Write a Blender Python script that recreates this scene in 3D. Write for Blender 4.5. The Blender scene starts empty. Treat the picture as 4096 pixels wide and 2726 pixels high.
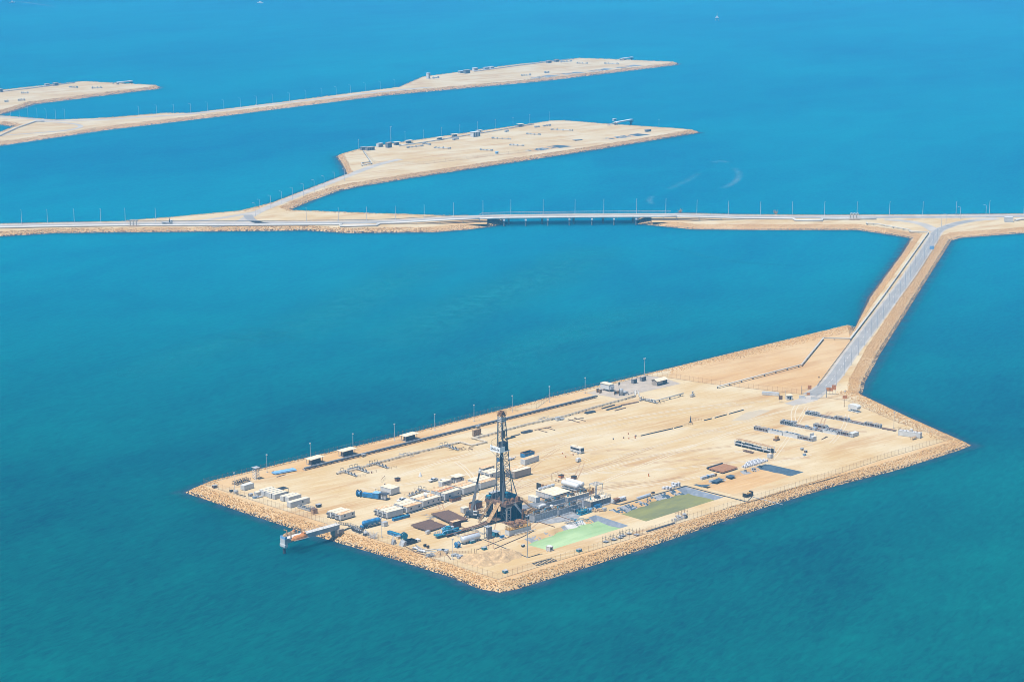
import bpy, bmesh, math, random
from math import sin, cos, pi, radians, atan2, hypot
from mathutils import Vector, Matrix
from mathutils.geometry import tessellate_polygon
random.seed(7)
SC = bpy.context.scene
COL = SC.collection
# ---------------------------------------------------------------- camera
FPX, HCAM, TH = 8351.0, 309.0, radians(12.97)
cam = bpy.data.cameras.new('camera'); camo = bpy.data.objects.new('camera', cam); COL.objects.link(camo)
cam.sensor_width = 36; cam.lens = FPX / 4096 * 36; cam.clip_start = 1; cam.clip_end = 60000
camo.location = (0, 0, HCAM); camo.rotation_euler = (pi / 2 - TH, 0, 0)
SC.camera = camo
# ---------------------------------------------------------------- sky, sun, exposure
TOSUN = Vector((-.79 * .375, -.61 * .375, .927)).normalized()
w = bpy.data.worlds.new('World'); SC.world = w; w.use_nodes = True
nt = w.node_tree; sky = nt.nodes.new('ShaderNodeTexSky'); sky.sky_type = 'NISHITA'; sky.sun_disc = False
sky.sun_elevation = math.asin(TOSUN.z); sky.sun_rotation = atan2(TOSUN.x, TOSUN.y) % (2 * pi); sky.air_density = 1.0
sky.dust_density = .6
nt.links.new(sky.outputs[0], nt.nodes['Background'].inputs[0]); nt.nodes['Background'].inputs[1].default_value = .09
sl = bpy.data.lights.new('sun', 'SUN'); sl.energy = 5.0; sl.angle = radians(.5); sl.color = (1, .96, .9)
so = bpy.data.objects.new('sun', sl); COL.objects.link(so); so.rotation_euler = TOSUN.to_track_quat('Z', 'Y').to_euler()
SC.view_settings.view_transform = 'Standard'; SC.view_settings.look = 'None'
SC.view_settings.exposure = 0.5; SC.view_settings.gamma = 1
SC.cycles.use_denoising = True; SC.cycles.filter_width = .9
SC.cycles.max_bounces = 6; SC.cycles.volume_bounces = 1
# ---------------------------------------------------------------- photo point -> point on a level plane
VW = {'W': (0, 0, 1.73854), 'S': (0, 0, 1), 'A': (700, 1750, .35072), 'B': (1400, 1750, .31881), 'C': (1900, 1550, .3507),
      'D': (1600, 2000, .382), 'E': (2500, 1750, .33956), 'F': (2900, 1500, .42445), 'G': (2200, 1350, .33956),
      'H': (1150, 1500, .36078), 'I': (0, 200, .46689), 'J': (1300, 440, .65789), 'K': (0, 720, .55178),
      'L': (1000, 640, .46689), 'M': (1850, 780, .40323), 'N': (2700, 780, .59253), 'O': (3100, 900, .47818),
      'Q': (1500, 180, .55178), 'R': (1880, 1600, .33149), 'T': (2080, 1900, .16978), 'U': (2400, 1900, .21222),
      'V': (3000, 1600, .21222), 'P': (1680, 1890, .07653), 'X': (1720, 2060, .12755), 'Y': (1900, 2000, .12755),
      'Z': (1100, 2040, .12755), 'a': (1500, 2120, .12755), 'b': (3500, 850, .25297), 'c': (2380, 1480, .16978)}
ZD = 3.0
def at(v, x, y, z=ZD):
    x0, y0, s = VW[v]; u = (x0 + x * s - 2048) / FPX; q = (y0 + y * s - 1363) / FPX
    dn = sin(TH) + q * cos(TH); t = (HCAM - z) / dn
    return Vector((u * t, (cos(TH) - q * sin(TH)) * t, z))
def two(v, x0, y0, x1, y1, z=ZD):
    a = at(v, x0, y0, z); b = at(v, x1, y1, z); d = b - a
    return a, atan2(d.y, d.x), d.length
_r = at('S', 2641, 1482) - at('S', 802, 1937)
AL = atan2(_r.y, _r.x)
# ---------------------------------------------------------------- materials
MT = {}
def mat(name, col, rough=.7, metal=0, var=.12, scale=.6, col2=None, lo=.45, hi=.65, bump=0, stretch=None, spec=.5):
    m = bpy.data.materials.new(name); m.use_nodes = True; t = m.node_tree; n = t.nodes; L = t.links
    b = n['Principled BSDF']; b.inputs['Roughness'].default_value = rough; b.inputs['Metallic'].default_value = metal
    b.inputs['Specular IOR Level'].default_value = spec
    g = n.new('ShaderNodeNewGeometry'); mp = n.new('ShaderNodeMapping'); L.new(g.outputs['Position'], mp.inputs['Vector'])
    if stretch: mp.vector_type = 'TEXTURE'; mp.inputs['Rotation'].default_value = (0, 0, AL); mp.inputs['Scale'].default_value = tuple(1 / k for k in stretch)
    tx = n.new('ShaderNodeTexNoise'); tx.inputs['Scale'].default_value = scale; tx.inputs['Detail'].default_value = 5
    tx.inputs['Roughness'].default_value = .62
    L.new(mp.outputs[0], tx.inputs['Vector'])
    cr = n.new('ShaderNodeValToRGB'); L.new(tx.outputs['Fac'], cr.inputs[0])
    e = cr.color_ramp.elements; e[0].position = lo; e[1].position = hi
    if col2 is None:
        e[0].color = tuple(c * (1 - var) for c in col) + (1,); e[1].color = tuple(min(1, c * (1 + var)) for c in col) + (1,)
    else: e[0].color = tuple(col) + (1,); e[1].color = tuple(col2) + (1,)
    L.new(cr.outputs[0], b.inputs['Base Color'])
    if bump:
        bp = n.new('ShaderNodeBump'); bp.inputs['Strength'].default_value = bump; bp.inputs['Distance'].default_value = .3
        L.new(tx.outputs['Fac'], bp.inputs['Height']); L.new(bp.outputs[0], b.inputs['Normal'])
    MT[name] = m; return m
mat('white', (.54, .54, .53), .5, var=.07, scale=.8)
mat('creampipe', (.50, .43, .33), .6, var=.08)
mat('signwhite', (.84, .84, .83), .5, var=.02)
mat('whitepipe', (.47, .44, .39), .5, var=.06)
mat('cream_roof', (.56, .46, .32), .8, col2=(.62, .55, .44), scale=.9)
mat('rust_roof', (.46, .25, .10), .85, col2=(.58, .46, .30), scale=.9, lo=.42, hi=.6)
mat('orange_rust', (.42, .17, .06), .9, var=.25, scale=1.5)
mat('brown', (.16, .09, .055), .8, var=.3, scale=1.2)
mat('pipebrown', (.17, .095, .06), .75, var=.35, scale=2.5, stretch=(.08, 6, 6))
mat('rust', (.26, .13, .06), .85, var=.35, scale=1.2)
mat('tanrust', (.38, .235, .11), .85, var=.25, scale=1.0)
mat('orangepipe', (.40, .19, .08), .8, var=.3, scale=2.0, stretch=(.1, 5, 5))
mat('black', (.018, .02, .024), .6, var=.3)
mat('darkgrey', (.06, .065, .075), .6, var=.25)
mat('grey', (.17, .175, .185), .6, var=.15)
mat('steel', (.38, .39, .40), .5, .2, var=.15)
mat('silver', (.55, .57, .60), .4, .3, var=.1)
mat('concrete', (.345, .285, .225), .9, var=.1, scale=.15)
mat('blue', (.03, .17, .36), .5, var=.25)
mat('paleblue', (.22, .42, .66), .5, var=.15)
mat('teal', (.02, .20, .30), .5, var=.35, scale=1.5)
mat('orange', (.52, .20, .05), .5, var=.2, scale=1.2)
mat('yellow', (.44, .24, .055), .7, var=.25, scale=2)
mat('glass', (.015, .025, .04), .12, var=.1)
mat('tyre', (.02, .02, .02), .8)
mat('liner', (.13, .15, .18), .6, col2=(.19, .205, .235), scale=.35, bump=.4)
mat('liner_dark', (.045, .075, .105), .6, var=.15, scale=.5, bump=.3)
mat('liner_pale', (.27, .265, .265), .6, var=.2, scale=.4, bump=.3)
mat('asphalt', (.25, .235, .22), .85, var=.1, scale=.08)
mat('asphalt_pale', (.36, .32, .275), .9, var=.1, scale=.08)
mat('marking', (.55, .53, .50), .7)
mat('sandpile', (.44, .30, .155), .95, var=.18, scale=.5, bump=.6)
mat('stain', (.12, .075, .045), .95, col2=(.30, .20, .12), scale=.25)
mat('crust', (.50, .47, .44), .9, var=.08)
mat('greysand', (.40, .325, .225), .95, var=.06, scale=.1)
mat('framegrey', (.36, .37, .38), .6, var=.1)
mat('mast', (.16, .165, .17), .5, var=.1)
mat('palecon', (.50, .47, .43), .8, var=.06)
mat('track_light', (.50, .42, .30), .95, var=.04)
mat('track_dark', (.35, .215, .11), .95, var=.05)
mat('bags', (.50, .50, .52), .7, var=.05)
mat('wood', (.45, .28, .14), .85, var=.2)

def sand_mat(name, c1, c2, c3):
    m = bpy.data.materials.new(name); m.use_nodes = True; t = m.node_tree; n = t.nodes; L = t.links
    b = n['Principled BSDF']; b.inputs['Roughness'].default_value = .95; b.inputs['Specular IOR Level'].default_value = .1
    g = n.new('ShaderNodeNewGeometry')
    def noise(scale, st, det=6, off=0):
        mp = n.new('ShaderNodeMapping'); L.new(g.outputs['Position'], mp.inputs['Vector'])
        mp.vector_type = 'TEXTURE'; mp.inputs['Rotation'].default_value = (0, 0, AL - .1); mp.inputs['Scale'].default_value = tuple(1 / k for k in st); mp.inputs['Location'].default_value = (off, off, 0)
        tx = n.new('ShaderNodeTexNoise'); tx.inputs['Scale'].default_value = scale; tx.inputs['Detail'].default_value = det
        tx.inputs['Roughness'].default_value = .6; L.new(mp.outputs[0], tx.inputs['Vector']); return tx.outputs['Fac']
    def ramp(f, a, bb):
        r = n.new('ShaderNodeMapRange'); r.inputs[1].default_value = a; r.inputs[2].default_value = bb; L.new(f, r.inputs[0]); return r.outputs[0]
    def mix(f, ca, cb):
        x = n.new('ShaderNodeMix'); x.data_type = 'RGBA'; L.new(f, x.inputs[0])
        for i, c in ((6, ca), (7, cb)):
            if isinstance(c, tuple): x.inputs[i].default_value = c + (1,)
            else: L.new(c, x.inputs[i])
        return x.outputs[2]
    a = mix(ramp(noise(.02, (.8, 1.4, 1)), .40, .60), c1, c2)
    a = mix(ramp(noise(.045, (.3, 1.8, 1), 8, 31), .50, .70), a, c3)
    a = mix(ramp(noise(.35, (.12, 1.6, 1), 6, 11), .5, .8), a, tuple(min(1, k * 1.12) for k in c2))
    a = mix(ramp(noise(.9, (.5, 1, 1), 4, 5), .62, .8), a, tuple(k * .8 for k in c3))
    L.new(a, b.inputs['Base Color'])
    bp = n.new('ShaderNodeBump'); bp.inputs['Strength'].default_value = .25; bp.inputs['Distance'].default_value = .4
    L.new(noise(.5, (.6, 1, 1), 5, 3), bp.inputs['Height']); L.new(bp.outputs[0], b.inputs['Normal'])
    MT[name] = m
sand_mat('sand', (.43, .298, .14), (.475, .385, .245), (.37, .22, .09))
sand_mat('sandbank', (.44, .27, .115), (.465, .32, .165), (.37, .21, .085))

def sea_mat():
    m = bpy.data.materials.new('seawater'); m.use_nodes = True; t = m.node_tree; n = t.nodes; L = t.links
    n.remove(n['Principled BSDF']); b = n.new('ShaderNodeBsdfDiffuse'); ss = n.new('ShaderNodeSubsurfaceScattering'); ss.falloff = 'BURLEY'; ss.inputs['Scale'].default_value = 1; ss.inputs['Radius'].default_value = (6, 45, 55); gl = n.new('ShaderNodeBsdfGlossy'); gl.inputs['Roughness'].default_value = .28
    mxs = n.new('ShaderNodeMixShader'); mxs.inputs[0].default_value = .012; mb_ = n.new('ShaderNodeMixShader'); mb_.inputs[0].default_value = .85; L.new(b.outputs[0], mb_.inputs[1]); L.new(ss.outputs[0], mb_.inputs[2]); L.new(mb_.outputs[0], mxs.inputs[1]); L.new(gl.outputs[0], mxs.inputs[2]); L.new(mxs.outputs[0], n['Material Output'].inputs['Surface'])
    g = n.new('ShaderNodeNewGeometry')
    def noise(scale, st, rot, det=5, r=.55, off=0):
        mp = n.new('ShaderNodeMapping'); L.new(g.outputs['Position'], mp.inputs['Vector'])
        mp.vector_type = 'TEXTURE'; mp.inputs['Rotation'].default_value = (0, 0, rot); mp.inputs['Scale'].default_value = tuple(1 / k for k in st); mp.inputs['Location'].default_value = (off, 0, 0)
        tx = n.new('ShaderNodeTexNoise'); tx.inputs['Scale'].default_value = scale; tx.inputs['Detail'].default_value = det
        tx.inputs['Roughness'].default_value = r; tx.inputs['Distortion'].default_value = .6
        L.new(mp.outputs[0], tx.inputs['Vector']); return tx.outputs['Fac']
    def mul(a, k):
        x = n.new('ShaderNodeMath'); x.operation = 'MULTIPLY'; L.new(a, x.inputs[0]); x.inputs[1].default_value = k; return x.outputs[0]
    def add(a, c):
        x = n.new('ShaderNodeMath'); x.operation = 'ADD'; L.new(a, x.inputs[0]); L.new(c, x.inputs[1]); return x.outputs[0]
    big = noise(.0018, (.7, 1.25, 1), .95, 5, .6); med = noise(.013, (.6, 1.25, 1), 1.0, 6, .66); sm = noise(.30, (.42, 1.3, 1), 1.0, 4, .7)
    tot = add(add(mul(big, .46), mul(med, .30)), mul(sm, .40))
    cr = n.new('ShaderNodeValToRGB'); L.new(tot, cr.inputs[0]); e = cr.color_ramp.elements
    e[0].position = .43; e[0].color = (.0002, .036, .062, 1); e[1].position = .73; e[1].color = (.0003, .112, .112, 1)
    # turquoise near, bluer far: deeper water plus sky reflection put into the colour
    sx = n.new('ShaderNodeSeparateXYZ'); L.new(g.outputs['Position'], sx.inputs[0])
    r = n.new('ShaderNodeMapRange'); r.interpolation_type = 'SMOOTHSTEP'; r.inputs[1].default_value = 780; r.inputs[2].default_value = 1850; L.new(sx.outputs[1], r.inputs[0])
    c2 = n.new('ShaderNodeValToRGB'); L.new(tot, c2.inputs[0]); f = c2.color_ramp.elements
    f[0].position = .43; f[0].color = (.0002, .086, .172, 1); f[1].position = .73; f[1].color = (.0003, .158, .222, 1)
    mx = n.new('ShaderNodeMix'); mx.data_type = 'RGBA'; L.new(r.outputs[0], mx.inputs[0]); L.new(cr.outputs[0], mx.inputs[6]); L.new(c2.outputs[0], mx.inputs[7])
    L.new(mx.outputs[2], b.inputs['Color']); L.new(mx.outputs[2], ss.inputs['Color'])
    h = add(mul(noise(.16, (.35, 1.4, 1), 1.05, 5, .6), 1.7), mul(noise(.04, (.4, 1.3, 1), .95, 4), 1.6))
    bp = n.new('ShaderNodeBump'); bp.inputs['Strength'].default_value = .7; bp.inputs['Distance'].default_value = 1.0
    L.new(h, bp.inputs['Height']); L.new(bp.outputs[0], b.inputs['Normal']); L.new(bp.outputs[0], gl.inputs['Normal'])
    MT['sea'] = m
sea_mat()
def rock_mat():
    m = bpy.data.materials.new('armour_rock'); m.use_nodes = True; t = m.node_tree; n = t.nodes; L = t.links
    b = n['Principled BSDF']; b.inputs['Roughness'].default_value = .9
    a = n.new('ShaderNodeAttribute'); a.attribute_name = 'tone'; L.new(a.outputs['Color'], b.inputs['Base Color'])
    MT['rock'] = m
rock_mat()
def mesh_mat():
    m = bpy.data.materials.new('chain_link'); m.use_nodes = True; t = m.node_tree; n = t.nodes; L = t.links
    b = n['Principled BSDF']; b.inputs['Base Color'].default_value = (.35, .33, .30, 1); b.inputs['Alpha'].default_value = .07
    MT['chain'] = m
mesh_mat()
def pond_mat(name, c1, c2, scale):
    mat(name, c1, .25, col2=c2, scale=scale, lo=.4, hi=.62, stretch=(.6, 1.8, 1), spec=.3)
pond_mat('pond_green', (.23, .34, .14), (.36, .47, .23), .035)
pond_mat('pond_olive', (.15, .145, .04), (.25, .235, .038), .03)
def soft_mat(name, col):
    m = bpy.data.materials.new(name); m.use_nodes = True; t = m.node_tree; b = t.nodes['Principled BSDF']; b.inputs['Roughness'].default_value = .6; b.inputs['Specular IOR Level'].default_value = .1
    b.inputs['Base Color'].default_value = col + (1,); a = t.nodes.new('ShaderNodeAttribute'); a.attribute_name = 'cover'
    g = t.nodes.new('ShaderNodeNewGeometry'); x = t.nodes.new('ShaderNodeTexNoise'); x.inputs['Scale'].default_value = .11; x.inputs['Detail'].default_value = 6; t.links.new(g.outputs['Position'], x.inputs['Vector'])
    r = t.nodes.new('ShaderNodeMapRange'); r.inputs[1].default_value = .35; r.inputs[2].default_value = .62; r.inputs[3].default_value = .25; t.links.new(x.outputs['Fac'], r.inputs[0])
    k = t.nodes.new('ShaderNodeMath'); k.operation = 'MULTIPLY'; t.links.new(a.outputs['Fac'], k.inputs[0]); t.links.new(r.outputs[0], k.inputs[1]); t.links.new(k.outputs[0], b.inputs['Alpha']); MT[name] = m
soft_mat('sunken_rock', (.03, .065, .105)); soft_mat('foam', (.42, .50, .55)); soft_mat('shoal', (.002, .185, .225)); soft_mat('silt', (.10, .19, .27))
def soft_obj(name, rows, m, label, cat):        # rows of (point, cover) across a soft-edged patch on the water
    vs = [c for r in rows for c, _ in r]; k = len(rows[0]); fs = [(i * k + j, i * k + j + 1, i * k + k + j + 1, i * k + k + j) for i in range(len(rows) - 1) for j in range(k - 1)]
    me = bpy.data.meshes.new(name); me.from_pydata([tuple(v) for v in vs], [], fs); me.materials.append(MT[m]); at_ = me.attributes.new('cover', 'FLOAT', 'POINT'); at_.data.foreach_set('value', [a for r in rows for _, a in r]); me.update()
    o = bpy.data.objects.new(name, me); COL.objects.link(o); o['label'] = label; o['category'] = cat; o['kind'] = 'structure'; return o
# ---------------------------------------------------------------- mesh builder
class MB:
    def __init__(s): s.v = []; s.f = []; s.m = []
    def add(s, vs, fs, m=0):
        o = len(s.v); s.v += [tuple(p) for p in vs]; s.f += [tuple(i + o for i in f) for f in fs]; s.m += [m] * len(fs); return s
    def box(s, x0, x1, y0, y1, z0, z1, m=0):
        return s.add([(x0, y0, z0), (x1, y0, z0), (x1, y1, z0), (x0, y1, z0), (x0, y0, z1), (x1, y0, z1), (x1, y1, z1), (x0, y1, z1)],
                     [(0, 3, 2, 1), (4, 5, 6, 7), (0, 1, 5, 4), (1, 2, 6, 5), (2, 3, 7, 6), (3, 0, 4, 7)], m)
    def bar(s, p, q, w=.2, m=0, h=None):
        p = Vector(p); q = Vector(q); d = (q - p); 
        if d.length < 1e-5: return s
        d.normalize(); u = d.cross(Vector((0, 0, 1)))
        if u.length < .01: u = Vector((1, 0, 0))
        u.normalize(); v = d.cross(u); u *= w / 2; v *= (h or w) / 2
        return s.add([p - u - v, p + u - v, p + u + v, p - u + v, q - u - v, q + u - v, q + u + v, q - u + v],
                     [(0, 3, 2, 1), (4, 5, 6, 7), (0, 1, 5, 4), (1, 2, 6, 5), (2, 3, 7, 6), (3, 0, 4, 7)], m)
    def cyl(s, p, q, r, n=10, m=0, r2=None):
        p = Vector(p); q = Vector(q); d = (q - p).normalized(); u = d.cross(Vector((0, 0, 1)))
        if u.length < .01: u = Vector((1, 0, 0))
        u.normalize(); v = d.cross(u); r2 = r if r2 is None else r2
        vs = []
        for c, rr in ((p, r), (q, r2)):
            for i in range(n): a = 2 * pi * i / n; vs.append(c + (u * cos(a) + v * sin(a)) * rr)
        fs = [(i, (i + 1) % n, n + (i + 1) % n, n + i) for i in range(n)] + [tuple(range(n - 1, -1, -1)), tuple(range(n, 2 * n))]
        return s.add(vs, fs, m)
    def tube(s, pts, r, n=8, m=0):
        pts = [Vector(p) for p in pts]; rings = []
        for i, p in enumerate(pts):
            d = (pts[min(i + 1, len(pts) - 1)] - pts[max(i - 1, 0)]).normalized(); u = d.cross(Vector((0, 0, 1)))
            if u.length < .05: u = d.cross(Vector((0, 1, 0)))
            u.normalize(); v = u.cross(d)
            k = 1
            if 0 < i < len(pts) - 1:
                c = (p - pts[i - 1]).normalized().dot((pts[i + 1] - p).normalized()); k = min(1.6, 1 / max(.4, math.sqrt((1 + c) / 2)))
            rings.append([p + u * (r * k * cos(2 * pi * j / n)) + v * (r * sin(2 * pi * j / n)) for j in range(n)])
        vs = [q for rg in rings for q in rg]; fs = []
        for i in range(len(pts) - 1):
            for j in range(n): a = i * n; fs.append((a + j, a + (j + 1) % n, a + n + (j + 1) % n, a + n + j))
        fs += [tuple(range(n - 1, -1, -1)), tuple(range((len(pts) - 1) * n, len(pts) * n))]
        return s.add(vs, fs, m)
    def prism(s, poly, z0, z1, m=0):
        n = len(poly); vs = [(x, y, z0) for x, y in poly] + [(x, y, z1) for x, y in poly]
        return s.add(vs, [tuple(range(n - 1, -1, -1)), tuple(range(n, 2 * n))] + [(i, (i + 1) % n, n + (i + 1) % n, n + i) for i in range(n)], m)
    def side(s, poly, y0, y1, m=0):      # outline in x,z pushed along y
        n = len(poly); vs = [(x, y0, z) for x, z in poly] + [(x, y1, z) for x, z in poly]
        return s.add(vs, [tuple(range(n)), tuple(range(2 * n - 1, n - 1, -1))] + [(i, n + i, n + (i + 1) % n, (i + 1) % n) for i in range(n)], m)
    def lathe(s, prof, ax='z', n=14, m=0, c=(0, 0, 0)):
        vs = []; c = Vector(c)
        for r, h in prof:
            for i in range(n):
                a = 2 * pi * i / n; p = (r * cos(a), r * sin(a), h) if ax == 'z' else (h, r * cos(a), r * sin(a)) if ax == 'x' else (r * cos(a), h, r * sin(a))
                vs.append(c + Vector(p))
        fs = []
        for k in range(len(prof) - 1):
            for i in range(n): a = k * n; fs.append((a + i, a + (i + 1) % n, a + n + (i + 1) % n, a + n + i))
        fs += [tuple(range(n - 1, -1, -1)), tuple(range((len(prof) - 1) * n, len(prof) * n))]
        return s.add(vs, fs, m)
    def obj(s, name, mats, parent=None, smooth=False):
        me = bpy.data.meshes.new(name); me.from_pydata(s.v, [], s.f)
        if isinstance(mats, str): mats = [mats]
        for k in mats: me.materials.append(MT[k])
        if len(mats) > 1: me.polygons.foreach_set('material_index', s.m)
        bm = bmesh.new(); bm.from_mesh(me); bmesh.ops.recalc_face_normals(bm, faces=bm.faces); bm.to_mesh(me); bm.free()
        if smooth: me.polygons.foreach_set('use_smooth', [True] * len(me.polygons))
        me.update()
        o = bpy.data.objects.new(name, me); COL.objects.link(o)
        if parent: o.parent = parent
        return o
def tag(o, label, cat, group=None, kind=None):
    o['label'] = label
    if cat: o['category'] = cat
    if group: o['group'] = group
    if kind: o['kind'] = kind
    return o
def thing(name, label, cat, loc, rot=0, group=None):
    o = bpy.data.objects.new(name, None); COL.objects.link(o); o.empty_display_size = .5
    o.location = loc; o.rotation_euler = (0, 0, rot); return tag(o, label, cat, group)
def dup(o, loc, rot, label, group=None, scale=None):
    def cp(s, par):
        c = s.copy(); COL.objects.link(c); c.parent = par
        for k in list(s.children): cp(k, c)
        return c
    r = cp(o, None); r.location = loc; r.rotation_euler = (0, 0, rot); r['label'] = label
    if group: r['group'] = group
    if scale: r.scale = scale
    return r
ORD = ['first', 'second', 'third', 'fourth', 'fifth', 'sixth', 'seventh', 'eighth', 'ninth', 'tenth', 'eleventh', 'twelfth', 'thirteenth',
       'fourteenth', 'fifteenth', 'sixteenth', 'seventeenth', 'eighteenth', 'nineteenth', 'twentieth', 'twenty-first', 'twenty-second', 'twenty-third',
       'twenty-fourth', 'twenty-fifth', 'twenty-sixth', 'twenty-seventh', 'twenty-eighth', 'twenty-ninth', 'thirtieth', 'thirty-first', 'thirty-second', 'thirty-third']
def struct(name, mb, mats, label, cat, kind='structure', smooth=False):
    return tag(mb.obj(name, mats, None, smooth), label, cat, None, kind)
def sheet(name, pts, m, label, cat, dz=.03):        # flat patch lying on the ground
    mb = MB(); n = len(pts); tris = tessellate_polygon([[Vector((p.x, p.y, 0)) for p in pts]])
    mb.add([(p.x, p.y, ZD + dz) for p in pts], tris)
    return struct(name, mb, m, label, cat)
# ================================================================ the setting
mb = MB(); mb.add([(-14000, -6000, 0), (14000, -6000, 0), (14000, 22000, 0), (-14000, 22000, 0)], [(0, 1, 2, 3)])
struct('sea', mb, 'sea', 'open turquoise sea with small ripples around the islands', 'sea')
# ---- outlines of the made ground: photo point, slope width outward, width of the rock band on top
def edge_mesh(mbs, mbr, pts, runs, insets, dens, size, holes=(), name='ground', skip=()):
    n = len(pts); P2 = [Vector((p.x, p.y)) for p in pts]
    area = sum(P2[i].x * P2[(i + 1) % n].y - P2[(i + 1) % n].x * P2[i].y for i in range(n))
    sg = 1 if area > 0 else -1
    nor = []
    for i in range(n):
        d = (P2[(i + 1) % n] - P2[i]).normalized(); nor.append(Vector((d.y, -d.x)) * sg)
    def off(i, fr):
        a, b = nor[i - 1], nor[i]; ra, rb = runs[i - 1] * fr, runs[i] * fr
        m = (a * ra + b * rb) / max(.25, 1 + a.dot(b)) if a.dot(b) > -.7 else (a * ra + b * rb)
        lim = 2.2 * max(ra, rb)
        if m.length > lim: m *= lim / m.length
        return P2[i] + m
    lo = [off(i, 1.38) for i in range(n)]
    tris = tessellate_polygon([[Vector((p.x, p.y, 0)) for p in pts]] + [[Vector((p.x, p.y, 0)) for p in h] for h in holes])
    allv = [(p.x, p.y, ZD) for p in pts] + [(p.x, p.y, ZD) for h in holes for p in h]
    mbs.add(allv, tris, 0)
    for i in range(n):
        j = (i + 1) % n
        mbs.add([(pts[i].x, pts[i].y, ZD), (pts[j].x, pts[j].y, ZD), (lo[j].x, lo[j].y, -1.5), (lo[i].x, lo[i].y, -1.5)], [(0, 1, 2, 3)], 1)
        if i in skip: continue
        L = (P2[j] - P2[i]).length; W = runs[i] * 1.08
        k = int(L * (W + insets[i]) * dens)
        for q in range(k):
            t = random.random(); e = (random.random() * (W + insets[i]) - insets[i]) / (runs[i] * 1.38)
            a = P2[i].lerp(P2[j], t)
            if e >= 0: b = lo[i].lerp(lo[j], t); p = a.lerp(b, e); z = ZD - (ZD + 1.5) * e
            else:
                if random.random() > .75 + e * runs[i] / max(insets[i], .1): continue
                p = a + nor[i] * (e * runs[i] * 1.38); z = ZD
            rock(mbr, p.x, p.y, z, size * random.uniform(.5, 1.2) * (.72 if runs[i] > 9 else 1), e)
    rows = []
    for i in list(range(n)) + [0]: rows.append([(off(i, .86).to_3d() + Vector((0, 0, .04)), .85), (off(i, .92 + 2.2 / runs[i]).to_3d() + Vector((0, 0, .04)), .55), (off(i, .92 + 7 / runs[i]).to_3d() + Vector((0, 0, .04)), 0)])
    soft_obj('sunken_rocks', rows, 'sunken_rock' if dens > .5 else 'silt', 'dark underwater foot of the boulder slope, ' + name, 'shallows')
    return lo
PHI = (1 + 5 ** .5) / 2
ICO = [Vector(v).normalized() for v in ((-1, PHI, 0), (1, PHI, 0), (-1, -PHI, 0), (1, -PHI, 0), (0, -1, PHI), (0, 1, PHI), (0, -1, -PHI), (0, 1, -PHI), (PHI, 0, -1), (PHI, 0, 1), (-PHI, 0, -1), (-PHI, 0, 1))]
ICF = [(0, 11, 5), (0, 5, 1), (0, 1, 7), (0, 7, 10), (0, 10, 11), (1, 5, 9), (5, 11, 4), (11, 10, 2), (10, 7, 6), (7, 1, 8), (3, 9, 4), (3, 4, 2), (3, 2, 6), (3, 6, 8), (3, 8, 9), (4, 9, 5), (2, 4, 11), (6, 2, 10), (8, 6, 7), (9, 8, 1)]
ROCKS = []
for i in range(24):
    st = Vector((random.uniform(.75, 1.35), random.uniform(.7, 1.0), random.uniform(.6, .95)))
    ROCKS.append([Vector((v.x * st.x, v.y * st.y, v.z * st.z)) * random.uniform(.82, 1.1) for v in ICO])
RC = [(.60, .345, .11), (.64, .385, .14), (.54, .285, .085), (.66, .45, .21), (.58, .315, .095), (.42, .24, .085)]
def rock(mb, x, y, z, r, e=.5):
    a = random.random() * 6.28; ca, sa = cos(a), sin(a); base = random.choice(ROCKS); o = len(mb.v)
    zz = z + r * random.uniform(-.1, .42)
    mb.v += [(x + (v.x * ca - v.y * sa) * r, y + (v.x * sa + v.y * ca) * r, zz + v.z * r) for v in base]
    mb.f += [(p + o, q + o, s + o) for p, q, s in ICF]
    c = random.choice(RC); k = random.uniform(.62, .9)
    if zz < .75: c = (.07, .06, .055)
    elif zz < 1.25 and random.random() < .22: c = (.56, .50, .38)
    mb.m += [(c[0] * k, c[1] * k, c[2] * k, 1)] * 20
def rocks_obj(mb, name, label):
    me = bpy.data.meshes.new(name); me.from_pydata(mb.v, [], mb.f); me.materials.append(MT['rock'])
    at_ = me.attributes.new('tone', 'FLOAT_COLOR', 'FACE'); at_.data.foreach_set('color', [c for t in mb.m for c in t]); me.update()
    o = bpy.data.objects.new(name, me); COL.objects.link(o); return tag(o, label, 'rocks', None, 'stuff')
def land(spec, dens, size, label, rlabel, holes=(), skip=()):
    pts = [at('S', x, y) for x, y, r, s in spec]; a, b = MB(), MB()
    edge_mesh(a, b, pts, [s[2] for s in spec], [s[3] for s in spec], dens, size, holes, label.split(' island')[0], skip)
    struct('island_ground', a, ['sand', 'sandbank'], label, 'ground')
    if b.v: rocks_obj(b, 'rock_armour', rlabel)
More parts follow.
